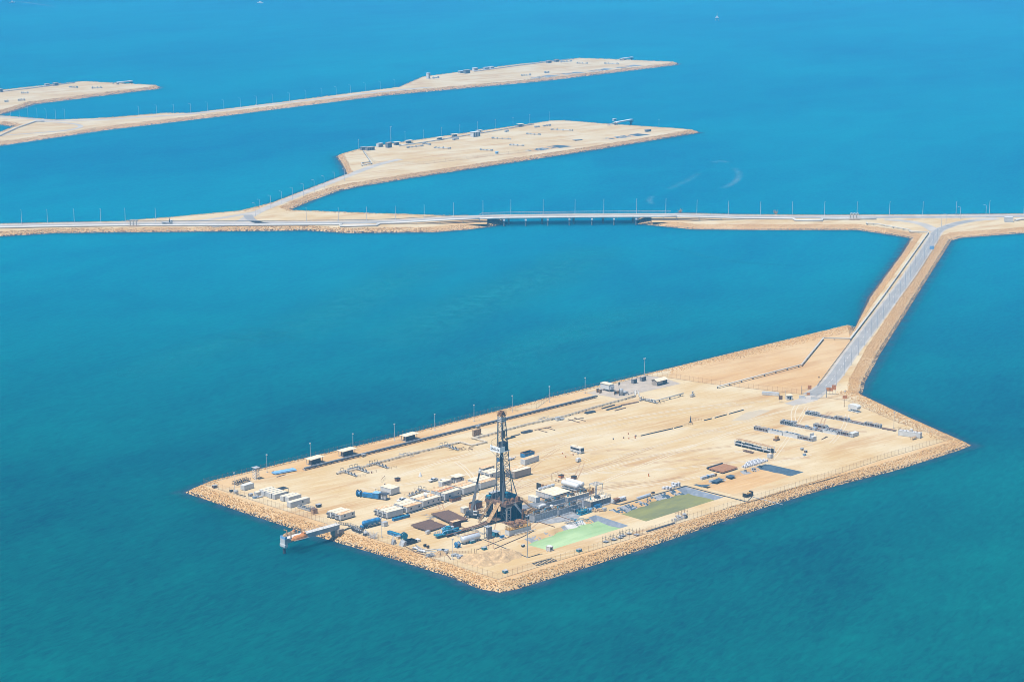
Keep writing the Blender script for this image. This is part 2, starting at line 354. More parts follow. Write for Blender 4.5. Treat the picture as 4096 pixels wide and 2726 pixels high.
# pits cut into the near island
def quad(v, *p): return [at(v, x, y) for x, y in p]
PIT = [quad('D', (1215, 432), (1560, 524), (2395, 264), (2050, 152)), quad('U', (160, 655), (870, 865), (2330, 412), (1600, 208)),
       quad('E', (800, 552), (1270, 668), (2105, 402), (1660, 304))]
PIT2 = [quad('J', (1213, 246), (1292, 252), (1508, 220), (1412, 213)), quad('J', (1683, 173), (1770, 178), (1978, 150), (1900, 143))]
PIT3 = [quad('Q', *k) for k in (((1095, 243), (1180, 247), (1340, 224), (1260, 218)), ((1305, 215), (1385, 218), (1530, 199), (1460, 195)), ((1520, 192), (1600, 194), (1735, 174), (1665, 170)), ((1722, 166), (1800, 168), (1945, 148), (1875, 144)))]
N1 = [(2588, 878, 9, 0), (2780, 896, 12, 0), (3162, 897, 12, 0), (3441, 897, 12, 0), (3560, 914, 12, 0), (3690, 936, 9, 0), (3640, 1010, 9, 0),
      (3520, 1177, 9, 0), (3399, 1345, 9, 0), (3388, 1300, 6, 14), (3100, 1370, 6, 14), (2870, 1426, 6, 10), (2641, 1482, 6, 3), (2200, 1589, 6, 2.5), (1576, 1749, 6, 2.5),
      (1150, 1848, 6, 2.5), (850, 1922, 7, 4), (800, 1944, 6.3, 1), (1020, 2018, 6.3, 1), (1275, 2100, 6.3, 1), (1600, 2194, 6.3, 1), (1829, 2266, 6.3, 1), (1950, 2315, 5.2, 1), (2000, 2325, 5.0, 1),
      (2050, 2314, 5.9, 1), (2500, 2172, 5.9, 1), (3009, 2000, 5.9, 1), (3300, 1913, 5.9, 1), (3537, 1853, 5.9, 1), (3800, 1768, 8, 4), (3826, 1756, 7, 12),
      (3610, 1660, 7, 14), (3480, 1598, 7, 12), (3395, 1560, 9, 1), (3400, 1510, 10, 0), (3464, 1392, 10, 0), (3570, 1235, 10, 0), (3645, 1120, 10, 0), (3760, 944, 11, 0), (3800, 930, 12, 0),
      (4096, 908, 12, 0), (4600, 880, 12, 0), (4600, 850, 6, 2), (4096, 855, 6, 2), (3766, 858, 6, 2), (3292, 860, 6, 2), (2937, 858, 6, 2), (2780, 854, 6, 2), (2588, 858, 9, 0)]
land(N1, 3.6, .36, 'sandy drilling island with its causeway and the right stretch of main causeway', 'tan boulder armour round the near drilling island', PIT, skip=(40, 41))
N2 = [(-400, 905, 6, 2), (0, 895, 6, 2), (276, 889, 6, 2), (474, 885, 6, 3), (690, 868, 6, 5), (966, 842, 6, 5), (1040, 824, 6, 3), (1093, 810, 6, 1), (1300, 731, 6, 1), (1409, 689, 6, 1),
      (1389, 650, 6, 2), (1368, 616, 7, 4), (1431, 598, 6, 3), (1563, 575, 6, 3), (2076, 502, 6, 3), (2208, 483, 6, 3), (2254, 482, 6, 4), (2418, 495, 6, 5), (2714, 514, 6, 5),
      (2770, 520, 8, 1), (2353, 588, 8, 1), (1892, 657, 8, 1), (1607, 700, 8, 1), (1420, 730, 9, 1), (1327, 747, 10, 1), (1210, 788, 10, 1), (1120, 826, 9, 2), (1150, 840, 5, 6), (1467, 852, 5, 6), (1794, 862, 5, 5),
      (1972, 862, 8, 0), (1985, 878, 9, 0), (1930, 888, 10, 0), (1850, 898, 10, 0), (1724, 908, 9, 0), (1390, 912, 8, 0), (1233, 902, 7, 0), (1186, 903, 7, 0), (828, 907, 7, 0), (221, 913, 7, 0), (0, 926, 7, 0), (-400, 948, 7, 0)]
land(N2, 1.3, .55, 'sandy middle-distance island with its branch and the left stretch of main causeway', 'boulder armour round the middle-distance island and left causeway', PIT2, skip=(40,))
N3 = [(-500, 462, 6, 2), (0, 463, 6, 3), (224, 480, 6, 4), (420, 472, 6, 5), (654, 453, 6, 4), (770, 452, 6, 1), (1100, 412, 6, 1), (1500, 361, 6, 1), (1602, 348, 6, 1), (1693, 308, 6, 3), (2052, 260, 6, 3), (2317, 233, 6, 3),
      (2438, 237, 6, 4), (2695, 248, 7, 4), (2690, 252, 9, 2), (2162, 315, 9, 2), (1803, 347, 9, 2), (1500, 374, 10, 2), (1100, 424, 10, 2), (840, 457, 10, 2), (397, 509, 10, 2), (0, 567, 10, 2),
      (-500, 640, 10, 2), (-500, 620, 8, 1), (0, 530, 8, 1), (88, 497, 8, 3), (0, 484, 8, 3), (-500, 480, 8, 3)]
land(N3, .42, .9, 'hazy far island joined to a long straight causeway', 'pale boulder armour along the hazy far causeway', PIT3, skip=(22, 27))
N4 = [(-500, 430, 6, 3), (0, 361, 6, 3), (317, 327, 6, 3), (341, 326, 6, 4), (621, 341, 7, 4), (612, 347, 9, 2), (117, 407, 9, 2), (0, 443, 9, 2), (-150, 480, 9, 2), (-500, 520, 9, 2)]
land(N4, .42, .9, 'hazy farthest island cut by the left picture edge', 'pale boulder armour round the farthest left island', skip=(9,))
# ---- pits: sloped beds with pond water
def pit(q, depth, sides, water, wz, wm, label, far_mix, nu=60, nv=26, far='liner'):
    mb = MB(); L = (q[2] - q[1]).length; W = (q[1] - q[0]).length; vs = []
    rnd = random.Random(int(L * 10))
    ph = [rnd.random() * 6 for _ in range(6)]
    # u runs left to right (q0->q3), v from near side (0) to far side (1)
    for j in range(nv + 1):
        v = j / nv
        for i in range(nu + 1):
            u = i / nu; a = q[1].lerp(q[2], u); b = q[0].lerp(q[3], u); p = a.lerp(b, v)
            wob = 1 + .25 * sin(9 * u + ph[0]) + .18 * sin(23 * u + ph[1]) + .12 * sin(41 * u + ph[2])
            wob2 = 1 + .2 * sin(8 * v + ph[3])
            dn = v * W / sides[0]; df = (1 - v) * W / (sides[1] * wob); dl = u * L / (sides[2] * wob2); dr = (1 - u) * L / (sides[3] * wob2)
            d = min(1, dn, df, dl, dr); z = ZD - depth * d
            if d > 0: z += .06 * sin(31 * u + 17 * v + ph[4]) * min(1, d * 3)
            vs.append((p.x, p.y, z))
    fs = []; ms = []
    for j in range(nv):
        for i in range(nu):
            a = j * (nu + 1) + i; fs.append((a, a + 1, a + nu + 2, a + nu + 1)); u = (i + .5) / nu; v = (j + .5) / nv
            m = 0
            if (1 - u) * L < sides[3] * 1.1: m = 1
            elif v * W < sides[0]: m = 1
            elif u * L < sides[2] * .9 and far_mix != 'sandy': m = 1 if v < .75 else 0
            if m == 0 and (1 - v) * W < sides[1] * 1.2:
                s = sin(13 * u + ph[0]) + sin(29 * u + 4 * v + ph[1]) + .8 * sin(57 * u + 9 * v + ph[2]) + rnd.uniform(-.9, .9)
                lo, hi = {'wrinkled': (-.4, 2.2), 'few': (.9, 2.2), 'sandy': (1.3, 1.9)}[far_mix]
                if s > hi * .35: m = 2
                elif s > lo: m = 3
                if far_mix == 'few' and (.6 < u < .82 and v > .75): m = 4
            ms.append(m)
    mb.v = vs; mb.f = fs; mb.m = ms
    struct('pit_ground', mb, ['sandbank', far, 'liner_pale', 'liner_dark', 'crust'], label, 'pit')
    if water:
        w = MB(); c = sum(q, Vector()) / 4
        w.add([tuple((p * .998 + c * .002).xy) + (wz,) for p in q], [(0, 1, 2, 3)]); struct('pond_water', w, wm, water, 'pond')
pit(PIT[0], 2.4, (2.5, 4.4, 2.5, 5), 'pale milky green pond water nearest the rig', ZD - 1.45, 'pond_green', 'lined pit holding the pale green pond', 'few')
pit(PIT[1], 2.4, (2.5, 6.5, 3, 6), 'dark olive green pond water in the middle pit', ZD - 1.5, 'pond_olive', 'lined pit holding the olive green pond', 'wrinkled')
pit(PIT[2], 1.1, (2, 3, 3, 7), None, 0, None, 'dry shallow sand pit with a dark liner at its far end', 'sandy', far='liner_dark')
for k, (q, lb) in enumerate(zip(PIT2, ('nearer lined sand pit on the middle-distance island', 'farther lined sand pit on the middle-distance island'))): pit(q, 1.6, (3, 6, 3, 9), None, 0, None, lb, 'wrinkled', 24, 14, 'liner_dark')
for k, (q, lb) in enumerate(zip(PIT3, ('first', 'second', 'third', 'last'))): pit(q, 1.6, (3, 14, 6, 10), None, 0, None, lb + ' grey lined pit from the left on the right far island', 'wrinkled', 20, 10)
# ---- roads
YF = [(-400, 905), (0, 896), (276, 890.5), (500, 887), (700, 886.5), (1000, 886), (1205, 884.5), (1467, 882), (1583, 878), (1700, 871), (1812, 864.5), (1930, 860), (2043, 857.5), (2300, 854.5), (2546, 853),
      (2700, 853), (2820, 855.5), (2937, 859), (3292, 861.5), (3766, 859.5), (4096, 856.5), (4600, 852)]
def tab(t, x):
    for (a, b), (c, d) in zip(t, t[1:]):
        if x <= c: return b + (d - b) * (x - a) / (c - a)
    return t[-1][1]
def zroad(x):
    t = max(0, min(1, 1 - max(0, abs(x - 2280) - 380) / 360)); return ZD + .06 + 3.4 * t * t * (3 - 2 * t)
def road_at(x, o=0, dz=0):     # o: metres from the far edge of the main road towards the camera
    p = at('S', x, tab(YF, x), zroad(x)); return Vector((p.x, p.y - o, zroad(x) + dz))
RW = 17.0
mb = MB(); XS = list(range(-400, 4601, 50))
for a, b in zip(XS, XS[1:]):
    if 1940 <= a and b <= 2640: continue
    p, q, r, s = road_at(a), road_at(b), road_at(b, RW), road_at(a, RW)
    lo = [Vector((k.x, k.y + e, ZD - .2)) for k, e in ((p, .4), (q, .4), (r, -2.2 * (r.z - ZD) - .3), (s, -2.2 * (s.z - ZD) - .3))]
    mb.add([p, q, r, s] + lo, [(0, 1, 2, 3)], 0); mb.add([p, q, r, s] + lo, [(0, 4, 5, 1), (3, 2, 6, 7)], 1)
struct('causeway_road', mb, ['asphalt_pale', 'sandbank'], 'long grey main causeway road across the whole view', 'road')
mb = MB(); mk = MB()
for a, b in zip(XS, XS[1:]):
    mb.add([road_at(a, 7.6, .03), road_at(b, 7.6, .03), road_at(b, 14.6, .03), road_at(a, 14.6, .03)], [(0, 1, 2, 3)])
    if (a // 50) % 1 == 0:
        c = a + 22; mk.add([road_at(a, 11, .05), road_at(c, 11, .05), road_at(c, 11.25, .05), road_at(a, 11.25, .05)], [(0, 1, 2, 3)])
struct('road_lane', mb, 'asphalt', 'darker asphalt lanes along the near half of the main causeway road', 'road')
struct('lane_marking', mk, 'marking', 'dashed white centre line on the main causeway road', 'marking')
def smooth_path(p, n=6):
    o = []
    for i in range(len(p) - 1):
        a, b, c, d = p[max(0, i - 1)], p[i], p[i + 1], p[min(len(p) - 1, i + 2)]
        for k in range(n):
            t = k / n; o.append(.5 * ((2 * b) + (c - a) * t + (2 * a - 5 * b + 4 * c - d) * t * t + (3 * b - a - 3 * c + d) * t ** 3))
    return o + [p[-1]]
def strip(mb, path, wl, wr, dz):
    pr = None
    for i, p in enumerate(path):
        d = path[min(i + 1, len(path) - 1)] - path[max(i - 1, 0)]; d = Vector((d.x, d.y, 0)).normalized(); nrm = Vector((-d.y, d.x, 0))
        c = (p + nrm * wl, p - nrm * wr)
        if pr: mb.add([(q.x, q.y, ZD + dz) for q in (pr[0], c[0], c[1], pr[1])], [(0, 1, 2, 3)])
        pr = c
BR = smooth_path([at(v, x, y) for v, x, y in (('O', 300, 1425), ('O', 420, 1345), ('O', 500, 1262), ('O', 620, 1092), ('O', 745, 930), ('O', 870, 762), ('O', 1000, 590), ('O', 1130, 412), ('O', 1225, 268), ('O', 1310, 135), ('b', 1000, 290), ('b', 1150, 222), ('b', 1350, 160), ('b', 1650, 115), ('b', 1950, 96))])
mb = MB(); strip(mb, BR, 5.2, 4.9, .04); struct('branch_road', mb, 'asphalt_pale', 'pale grey road down the causeway to the near island gate', 'road')
mb = MB(); strip(mb, BR[:-8], 3.7, 3.7, .07); struct('road_lane', mb, 'asphalt', 'smooth asphalt lanes of the near island causeway road', 'road')
mb = MB()
dd = 0
for p, q in zip(BR[6:70], BR[7:71]):
    L = (q - p).length; d = (q - p) / L; n = Vector((-d.y, d.x, 0)) * .12; s = 0
    while s < L:
        if (dd % 9) < 4: mb.add([tuple((p + d * (s + e) + n * f).xy) + (ZD + .1,) for e, f in ((0, -1), (1, -1), (1, 1), (0, 1))], [(0, 1, 2, 3)])
        s += 1; dd += 1
struct('lane_marking', mb, 'marking', 'dashed white centre line on the near island causeway road', 'marking')
# turning lane at the junction, left of the sand triangle
J1 = smooth_path([at('b', x, y) for x, y in ((150, 112), (420, 128), (640, 160), (800, 205), (900, 260), (950, 300))])
mb = MB(); strip(mb, J1, 5, 4.5, .05); struct('junction_lane', mb, 'asphalt_pale', 'curved pale turning lane at the near island junction', 'road')
B2 = smooth_path([at('L', x, y) for x, y in ((-330, 568), (-190, 556), (-90, 530), (0, 480), (110, 425), (280, 355), (560, 243), (880, 118), (1040, 58), (1160, 22), (1290, -8))])
mb = MB(); strip(mb, B2, 4.5, 4.5, .05); struct('branch_road', mb, 'asphalt_pale', 'grey road up the branch causeway to the middle-distance island', 'road')
J2 = smooth_path([at('L', x, y) for x, y in ((-20, 470), (0, 500), (40, 525), (130, 543), (330, 552))])
mb = MB(); strip(mb, J2, 4, 4, .06); struct('junction_lane', mb, 'asphalt', 'curved asphalt slip lane where the middle island branch begins', 'road')
J3 = smooth_path([at('K', x, y) for x, y in ((1180, 306), (1420, 297), (1620, 272), (1780, 245), (1880, 228))])
mb = MB(); strip(mb, J3, 4, 4, .045); struct('junction_lane', mb, 'asphalt_pale', 'pale left slip lane joining the middle island branch', 'road')
B3 = smooth_path([at('I', x, y) for x, y in ((-300, 550), (0, 572), (250, 588), (480, 606), (900, 595), (1300, 570), (1600, 550), (1900, 518), (2340, 465), (2950, 395), (3230, 362), (3500, 335), (3700, 318))])
mb = MB(); strip(mb, B3, 4, 5, .06); struct('far_road', mb, 'asphalt_pale', 'faint grey road along the hazy far causeway', 'road')
B4 = smooth_path([at('I', x, y) for x, y in ((-300, 770), (0, 735), (300, 712), (560, 690), (670, 668), (690, 652), (640, 635), (480, 620), (300, 612))])
mb = MB(); strip(mb, B4, 3, 3, .09); struct('far_road', mb, 'asphalt_pale', 'looping pale road on the far left junction', 'road')
# paved and stained patches
sheet('concrete_pad', quad('G', (430, 655), (1110, 440), (1330, 470), (1540, 540), (1050, 650), (800, 715), (620, 680)), 'concrete', 'grey paved pad under the electrical huts', 'pad')
sheet('road_apron', quad('F', (560, 265), (760, 200), (880, 150), (960, 165), (870, 235), (760, 265), (640, 285)), 'asphalt_pale', 'pale grey asphalt apron fading into the yard inside the gate', 'road', .05)
sheet('rig_pad', quad('C', (230, 1470), (320, 1395), (560, 1330), (920, 1240), (1200, 1190), (1330, 1260), (1250, 1360), (980, 1450), (700, 1540), (480, 1530), (330, 1540)), 'grey', 'dark stained hardstanding under the rig and mud tanks', 'pad')
sheet('oil_stain', quad('R', (240, 1440), (330, 1395), (480, 1350), (650, 1350), (740, 1450), (640, 1510), (520, 1530), (400, 1485)), 'stain', 'dark brown stained sand at the foot of the rig', 'stain', .06)
sheet('liner_sheet', quad('T', (430, 1105), (960, 960), (1290, 870), (1420, 960), (1290, 1060), (980, 1100), (700, 1140)), 'liner_pale', 'grey plastic ground sheet below the mud tanks', 'sheet', .05)
sheet('grey_patch', quad('F', (60, 430), (200, 350), (330, 325), (430, 330), (330, 375), (210, 420)), 'greysand', 'faint grey smear across the sand before the gate', 'patch', .02)

# oranger, less trodden sand outside the fence, behind the pipe trough and on the bare triangle
def band(label, pts, dz): sheet('loose_sand', [at(*k) for k in pts], 'sandbank', label, 'ground', dz)
band('orange loose sand between the rear fence and the long pipe trough', [('A', 335, 532), ('H', 0, 978), ('H', 700, 812), ('H', 1600, 596), ('H', 2300, 409), ('C', 700, 239), ('G', 0, 716), ('G', 420, 628), ('G', 560, 705), ('H', 2300, 560), ('H', 198, 1062), ('A', 900, 480), ('A', 560, 580)], .018)
band('orange sand path outside the left fence', [('A', 325, 542), ('A', 1100, 784), ('A', 1745, 987), ('B', 250, 1254), ('D', 330, 602), ('D', 650, 707), ('D', 1025, 830), ('S', 1992, 2323), ('S', 1829, 2264), ('S', 1275, 2098), ('S', 1020, 2016), ('S', 806, 1943)], .022)
band('orange sand path outside the front fence', [('D', 1025, 830), ('D', 1280, 752), ('D', 1630, 642), ('D', 2356, 422), ('E', 900, 922), ('E', 1700, 684), ('E', 2350, 477), ('F', 2118, 609), ('S', 3798, 1766), ('S', 3537, 1851), ('S', 3009, 1998), ('S', 2500, 2170), ('S', 2050, 2312), ('S', 2002, 2323)], .026)
band('bare orange sand triangle outside the gate fence', [('G', 1390, 468), ('G', 1900, 543), ('F', 0, 96), ('F', 720, 176), ('O', 352, 1343), ('O', 500, 1150), ('O', 640, 960), ('S', 3384, 1306), ('S', 2870, 1434), ('S', 2690, 1480)], .02)
# tyre tracks on the yard
def inside(p, q):
    s = [(q[(i + 1) % 4].x - q[i].x) * (p.y - q[i].y) - (q[(i + 1) % 4].y - q[i].y) * (p.x - q[i].x) for i in range(4)]
    return all(k > 0 for k in s) or all(k < 0 for k in s)
mb = MB(); YQ = quad('S', (880, 1940), (1990, 2295), (3700, 1760), (3250, 1600)); YR = quad('S', (880, 1940), (3250, 1600), (2640, 1510), (1200, 1850)); R_ = random.Random(21)
ends = [at('F', 760, 235), at('F', 700, 260), at('C', 1000, 1000), at('B', 1200, 900), at('B', 700, 1150), at('A', 1700, 700), at('F', 600, 700), at('E', 800, 300), at('C', 1400, 600), at('H', 1500, 950), at('F', 1300, 650), at('D', 500, 520), at('G', 800, 950), at('B', 300, 600), at('F', 200, 500)]
for i in range(46):
    a, b = R_.sample(ends, 2); a = a + Vector((R_.uniform(-25, 25), R_.uniform(-25, 25), 0)); b = b + Vector((R_.uniform(-25, 25), R_.uniform(-25, 25), 0)); d = b - a
    if d.length < 30: continue
    m1 = a.lerp(b, .5) + Vector((-d.y, d.x, 0)).normalized() * R_.uniform(-.22, .22) * d.length; w_ = R_.uniform(.35, .7); g = R_.uniform(.8, 1.1); pr = None; n = max(12, int(d.length / 4)); s0, s1 = sorted((R_.uniform(0, .4), R_.uniform(.6, 1)))
    for k in range(n + 1):
        t = s0 + (s1 - s0) * k / n; p = a.lerp(m1, t).lerp(m1.lerp(b, t), t); tg = (m1 - a).lerp(b - m1, t).normalized(); nn = Vector((-tg.y, tg.x, 0))
        ok = (inside(p, YQ) or inside(p, YR)) and not any(inside(p, q) for q in PIT)
        if pr and ok:
            for s in (-g, g):
                mb.add([(q.x, q.y, ZD + .006 + i * .0009) for q in (pr[0] + pr[1] * (s - w_ / 2), pr[0] + pr[1] * (s + w_ / 2), p + nn * (s + w_ / 2), p + nn * (s - w_ / 2))], [(0, 1, 2, 3)], i % 3 == 0)
        pr = (p, nn) if ok else None
struct('tyre_tracks', mb, ['track_light', 'track_dark'], 'faint crossing tyre tracks pressed into the yard sand', 'tracks', 'stuff')
# soft streaks on the water
def streak(name, v, pts, w, m, cov, label):
    P_ = smooth_path([at(v, x, y, .06) for x, y in pts], 8); rows = []
    for i, p in enumerate(P_):
        d = (P_[min(i + 1, len(P_) - 1)] - P_[max(i - 1, 0)]).normalized(); nn = Vector((-d.y, d.x, 0)); f = sin(pi * (i + .5) / len(P_)) ** .6; c = cov * f
        rows.append([(p - nn * w, 0), (p - nn * w * .35, c * .7), (p + nn * w * .1, c), (p + nn * w, 0)])
    soft_obj(name, rows, m, label, 'streak')
streak('foam_streak', 'W', [(1690, 385), (1701, 400), (1694, 415), (1678, 426), (1660, 433)], 5, 'foam', .15, 'pale curved foam streak on the sea beyond the bridge'); streak('foam_streak', 'W', [(1640, 374), (1660, 371), (1675, 374)], 7, 'foam', .10, 'short pale foam patch above the curved foam streak'); streak('foam_streak', 'W', [(1610, 398), (1575, 418), (1535, 436)], 6, 'foam', .06, 'faint foam streak left of the curved foam streak'); streak('foam_streak', 'W', [(1502, 450), (1494, 460), (1500, 470)], 4, 'foam', .12, 'small foam hook just behind the bridge railing')
streak('foam_streak', 'W', [(30, 4), (60, 6), (130, 16), (5, 40)][:3], 9, 'foam', .25, 'pale wake behind the tiny boat at the top left')
for k, (pts, w_, c) in enumerate((([(620, 790), (760, 720), (900, 650), (1020, 590)], 38, .5), ([(880, 800), (1060, 710), (1240, 640), (1390, 565)], 46, .6), ([(1500, 560), (1680, 600), (1850, 612)], 6, .25), ([(300, 870), (480, 800), (640, 760)], 30, .4), ([(1000, 900), (1180, 820), (1380, 740), (1560, 700)], 34, .35))): streak('shoal_streak', 'W', pts, w_, 'shoal', c, ['left', 'broad middle', 'thin right', 'far left', 'lower'][k] + ' soft turquoise shoal streak in the lagoon')
# ================================================================ builders
def rails(mb, pts, h=1.1, step=2.0, w=.07, m=0, mid=True):
    pts = [Vector(p) for p in pts]
    for a, b in zip(pts, pts[1:]):
        L = (b - a).length; n = max(1, int(L / step)); up = Vector((0, 0, h))
        mb.bar(a + up, b + up, w, m)
        if mid: mb.bar(a + up * .5, b + up * .5, w * .8, m)
        for i in range(n + 1): p = a.lerp(b, i / n); mb.bar(p, p + up, w, m)
def lettering(s, size, mat_, par, loc, rot):
    cu = bpy.data.curves.new('lettering', 'FONT'); cu.body = s; cu.size = size; cu.extrude = .01; cu.offset = size * .012
    cu.align_x = 'CENTER'; cu.align_y = 'CENTER'
    o = bpy.data.objects.new('lettering', cu); COL.objects.link(o); bpy.context.view_layer.update()
    me = bpy.data.meshes.new_from_object(o.evaluated_get(bpy.context.evaluated_depsgraph_get())); bpy.data.objects.remove(o)
    me.materials.clear(); me.materials.append(MT[mat_])
    o = bpy.data.objects.new('lettering', me); COL.objects.link(o); o.parent = par; o.location = loc; o.rotation_euler = rot; return o
def trailer(loc, rot, L, w, h, label, roof='cream_roof', wins=(), group=None, cat='cabin', name='site_cabin', door=True, body='white', vents=0, opentop=False):
    t = thing(name, label, cat, loc, rot, group); z0 = .5
    b = MB(); b.box(0, L, 0, w, z0, h)
    for i in range(1, int(L / 1.2)): b.box(i * 1.2 - .03, i * 1.2 + .03, -.025, 0, z0 + .1, h - .1)
    for x in (0, L): b.box(x - .06, x + .06, -.05, .08, z0 - .05, h + .02); b.box(x - .06, x + .06, w - .08, w + .05, z0 - .05, h + .02)
    b.obj('wall', body, t)
    r = MB()
    if opentop:
        for q in ((-.1, L + .1, -.1, .15), (-.1, L + .1, w - .15, w + .1), (-.1, .15, .15, w - .15), (L - .15, L + .1, .15, w - .15)): r.box(*q, h, h + .35)
        o = MB(); o.box(.15, L - .15, .15, w - .15, h + .02, h + .1); o.obj('tray', 'orange_rust', t)
    else:
        r.box(-.1, L + .1, -.1, w + .1, h, h + .12)
        for i in range(1, int(L / 2)): r.box(i * 2 - .04, i * 2 + .04, -.08, w + .08, h + .12, h + .15)
    r.obj('roof', roof, t)
    s = MB(); s.box(-.5, L + .3, .2, .45, .1, z0 - .02); s.box(-.5, L + .3, w - .45, w - .2, .1, z0 - .02)
    for i in range(5): x = .4 + (L - .8) * i / 4; s.box(x - .1, x + .1, .1, w - .1, 0, .3)
    s.obj('skid', 'darkgrey', t)
    for f in wins:
        q = MB(); q.box(L * f - .6, L * f + .6, -.09, -.03, 1.5, 2.5); wo = q.obj('window', 'white', t)
        g = MB(); g.box(L * f - .48, L * f + .48, -.12, -.085, 1.6, 2.4); g.obj('pane', 'glass', wo)
    if door:
        d = MB(); d.box(-.1, -.02, w * .3, w * .3 + .95, z0 + .1, 2.5); do = d.obj('door', 'grey', t)
        e = MB(); e.box(-.2, -.1, w * .3 + .1, w * .3 + .2, 1.4, 1.5); e.obj('handle', 'black', do)
        e = MB(); e.box(-.9, -.1, w * .68, w * .68 + .8, 1.7, 2.4); e.obj('air_conditioner', 'grey', t)
    for i in range(vents):
        x = L * (i + .6) / (vents + .2); e = MB(); e.box(x - .4, x + .4, -.5, -.02, 1.6, 2.3); e.obj('air_conditioner', 'white', t)
    return t
def row(v, x0, y0, x1, y1, n, h, labels, roofs, wins, group, w=2.8, gap=.5, body='white', **k):
    a, r, L = two(v, x0, y0, x1, y1); nx = Vector((-sin(r), cos(r), 0)); o = []
    for i in range(n):
        o.append(trailer(a + nx * i * (w + gap) + Vector((cos(r), sin(r), 0)) * random.uniform(-.3, .3) * (i > 0), r, L * (1 - .02 * i), w, h, labels[i], roofs[i], wins if i == 0 else (), group, body=body, opentop=(k.get('opentop') == i)))
    return o
def container(loc, rot, L, w, h, label, m='white', cat='container', group=None, roof=None, name='shipping_container'):
    t = thing(name, label, cat, loc, rot, group); b = MB(); b.box(0, L, 0, w, .15, h)
    n = int(L / .6)
    for i in range(n): x = (i + .5) * L / n; b.box(x - .1, x + .1, -.05, 0, .3, h - .15); b.box(x - .1, x + .1, w, w + .05, .3, h - .15)
    b.obj('wall', m, t)
    f = MB()
    for x in (0, L):
        for y in (0, w): f.box(x - .1, x + .1, y - .08, y + .08, 0, h + .04)
    f.box(.1, L - .1, -.07, .06, h - .12, h + .03); f.box(.1, L - .1, w - .06, w + .07, h - .12, h + .03); f.obj('frame', m, t)
    r = MB(); r.box(.1, L - .1, .07, w - .07, h, h + .05); r.obj('roof', roof or m, t)
    d = MB(); d.box(-.07, -.01, .1, w * .49, .25, h - .2); d.box(-.07, -.01, w * .51, w - .1, .25, h - .2); do = d.obj('door', m, t)
    e = MB(); [e.bar((-.1, w * q, .3), (-.1, w * q, h - .25), .05) for q in (.2, .4, .6, .8)]; e.obj('locking_bar', 'steel', do)
    return t
def wheel(par, x, y, r=.38, w=.28):
    o = MB(); o.lathe([(r * .5, -w / 2), (r, -w / 2), (r, w / 2), (r * .5, w / 2)], 'y', 12, c=(x, y, r)); t = o.obj('wheel', 'tyre', par)
    q = MB(); q.lathe([(r * .55, -w / 2 - .02), (r * .55, w / 2 + .02)], 'y', 10, c=(x, y, r)); q.obj('rim', 'steel', t)
def pickup(loc, rot, label, group):
    t = thing('pickup_truck', label, 'pickup', loc, rot, group)
    b = MB(); b.side([(-2.6, .45), (2.6, .45), (2.65, .95), (2.4, 1.12), (1.2, 1.15), (.55, 1.75), (-.95, 1.78), (-1.15, 1.2), (-2.6, 1.15)], -.9, .9); b.obj('body', 'white', t)
    c = MB(); c.box(-2.5, -1.25, -.75, .75, 1.08, 1.18, 0); c.obj('load_bed', 'darkgrey', t)
    g = MB()
    for s in (-1, 1): g.side([(1.0, 1.2), (.5, 1.66), (-.2, 1.68), (-.2, 1.2)], s * .9, s * .915); g.side([(-.28, 1.2), (-.28, 1.68), (-.85, 1.68), (-1.0, 1.2)], s * .9, s * .915)
    g.side([(1.24, 1.16), (.62, 1.72), (.60, 1.70), (1.2, 1.14)], -.78, .78); g.obj('window', 'glass', t)
    for x in (1.65, -1.6):
        for y in (-.82, .82): wheel(t, x, y)
    for y in (-.65, .65): q = MB(); q.box(2.6, 2.68, y - .18, y + .18, .78, .95); q.obj('headlight', 'silver', t)
    return t
def lamp_post(loc, h, rot, label, group, head='arm', m='silver', r=None):
    r = r or (.2 if head == 'arm' else .14); t = thing('lamp_post', label, 'lamp post', loc, rot, group)
    p = MB(); p.cyl((0, 0, 0), (0, 0, h), r, 8, r2=r * .55); p.box(-.3, .3, -.3, .3, 0, .35)
    if head == 'arm': p.tube([(0, 0, h - .1), (.5, 0, h + .35), (1.8, 0, h + .5)], .07, 6)
    p.obj('pole', m, t); q = MB()
    if head == 'arm': q.box(1.6, 2.5, -.18, .18, h + .42, h + .58)
    elif head == 'twin': q.box(-.9, -.2, -.25, .25, h - .1, h + .35); q.box(.2, .9, -.25, .25, h - .1, h + .35); q.box(-.9, .9, -.06, .06, h - .2, h - .08)
    else: q.box(-.32, .32, -.3, .3, h - .15, h + .45)
    q.obj('lamp_head', 'silver', t); return t
def pole_row(pts, h, rot, lab, group, **k):
    o = None
    for i, p in enumerate(pts):
        l = lab(i)
        o = lamp_post(p, h, rot, l, group, **k) if o is None else o and (o, dup(o, p, rot, l))[0]
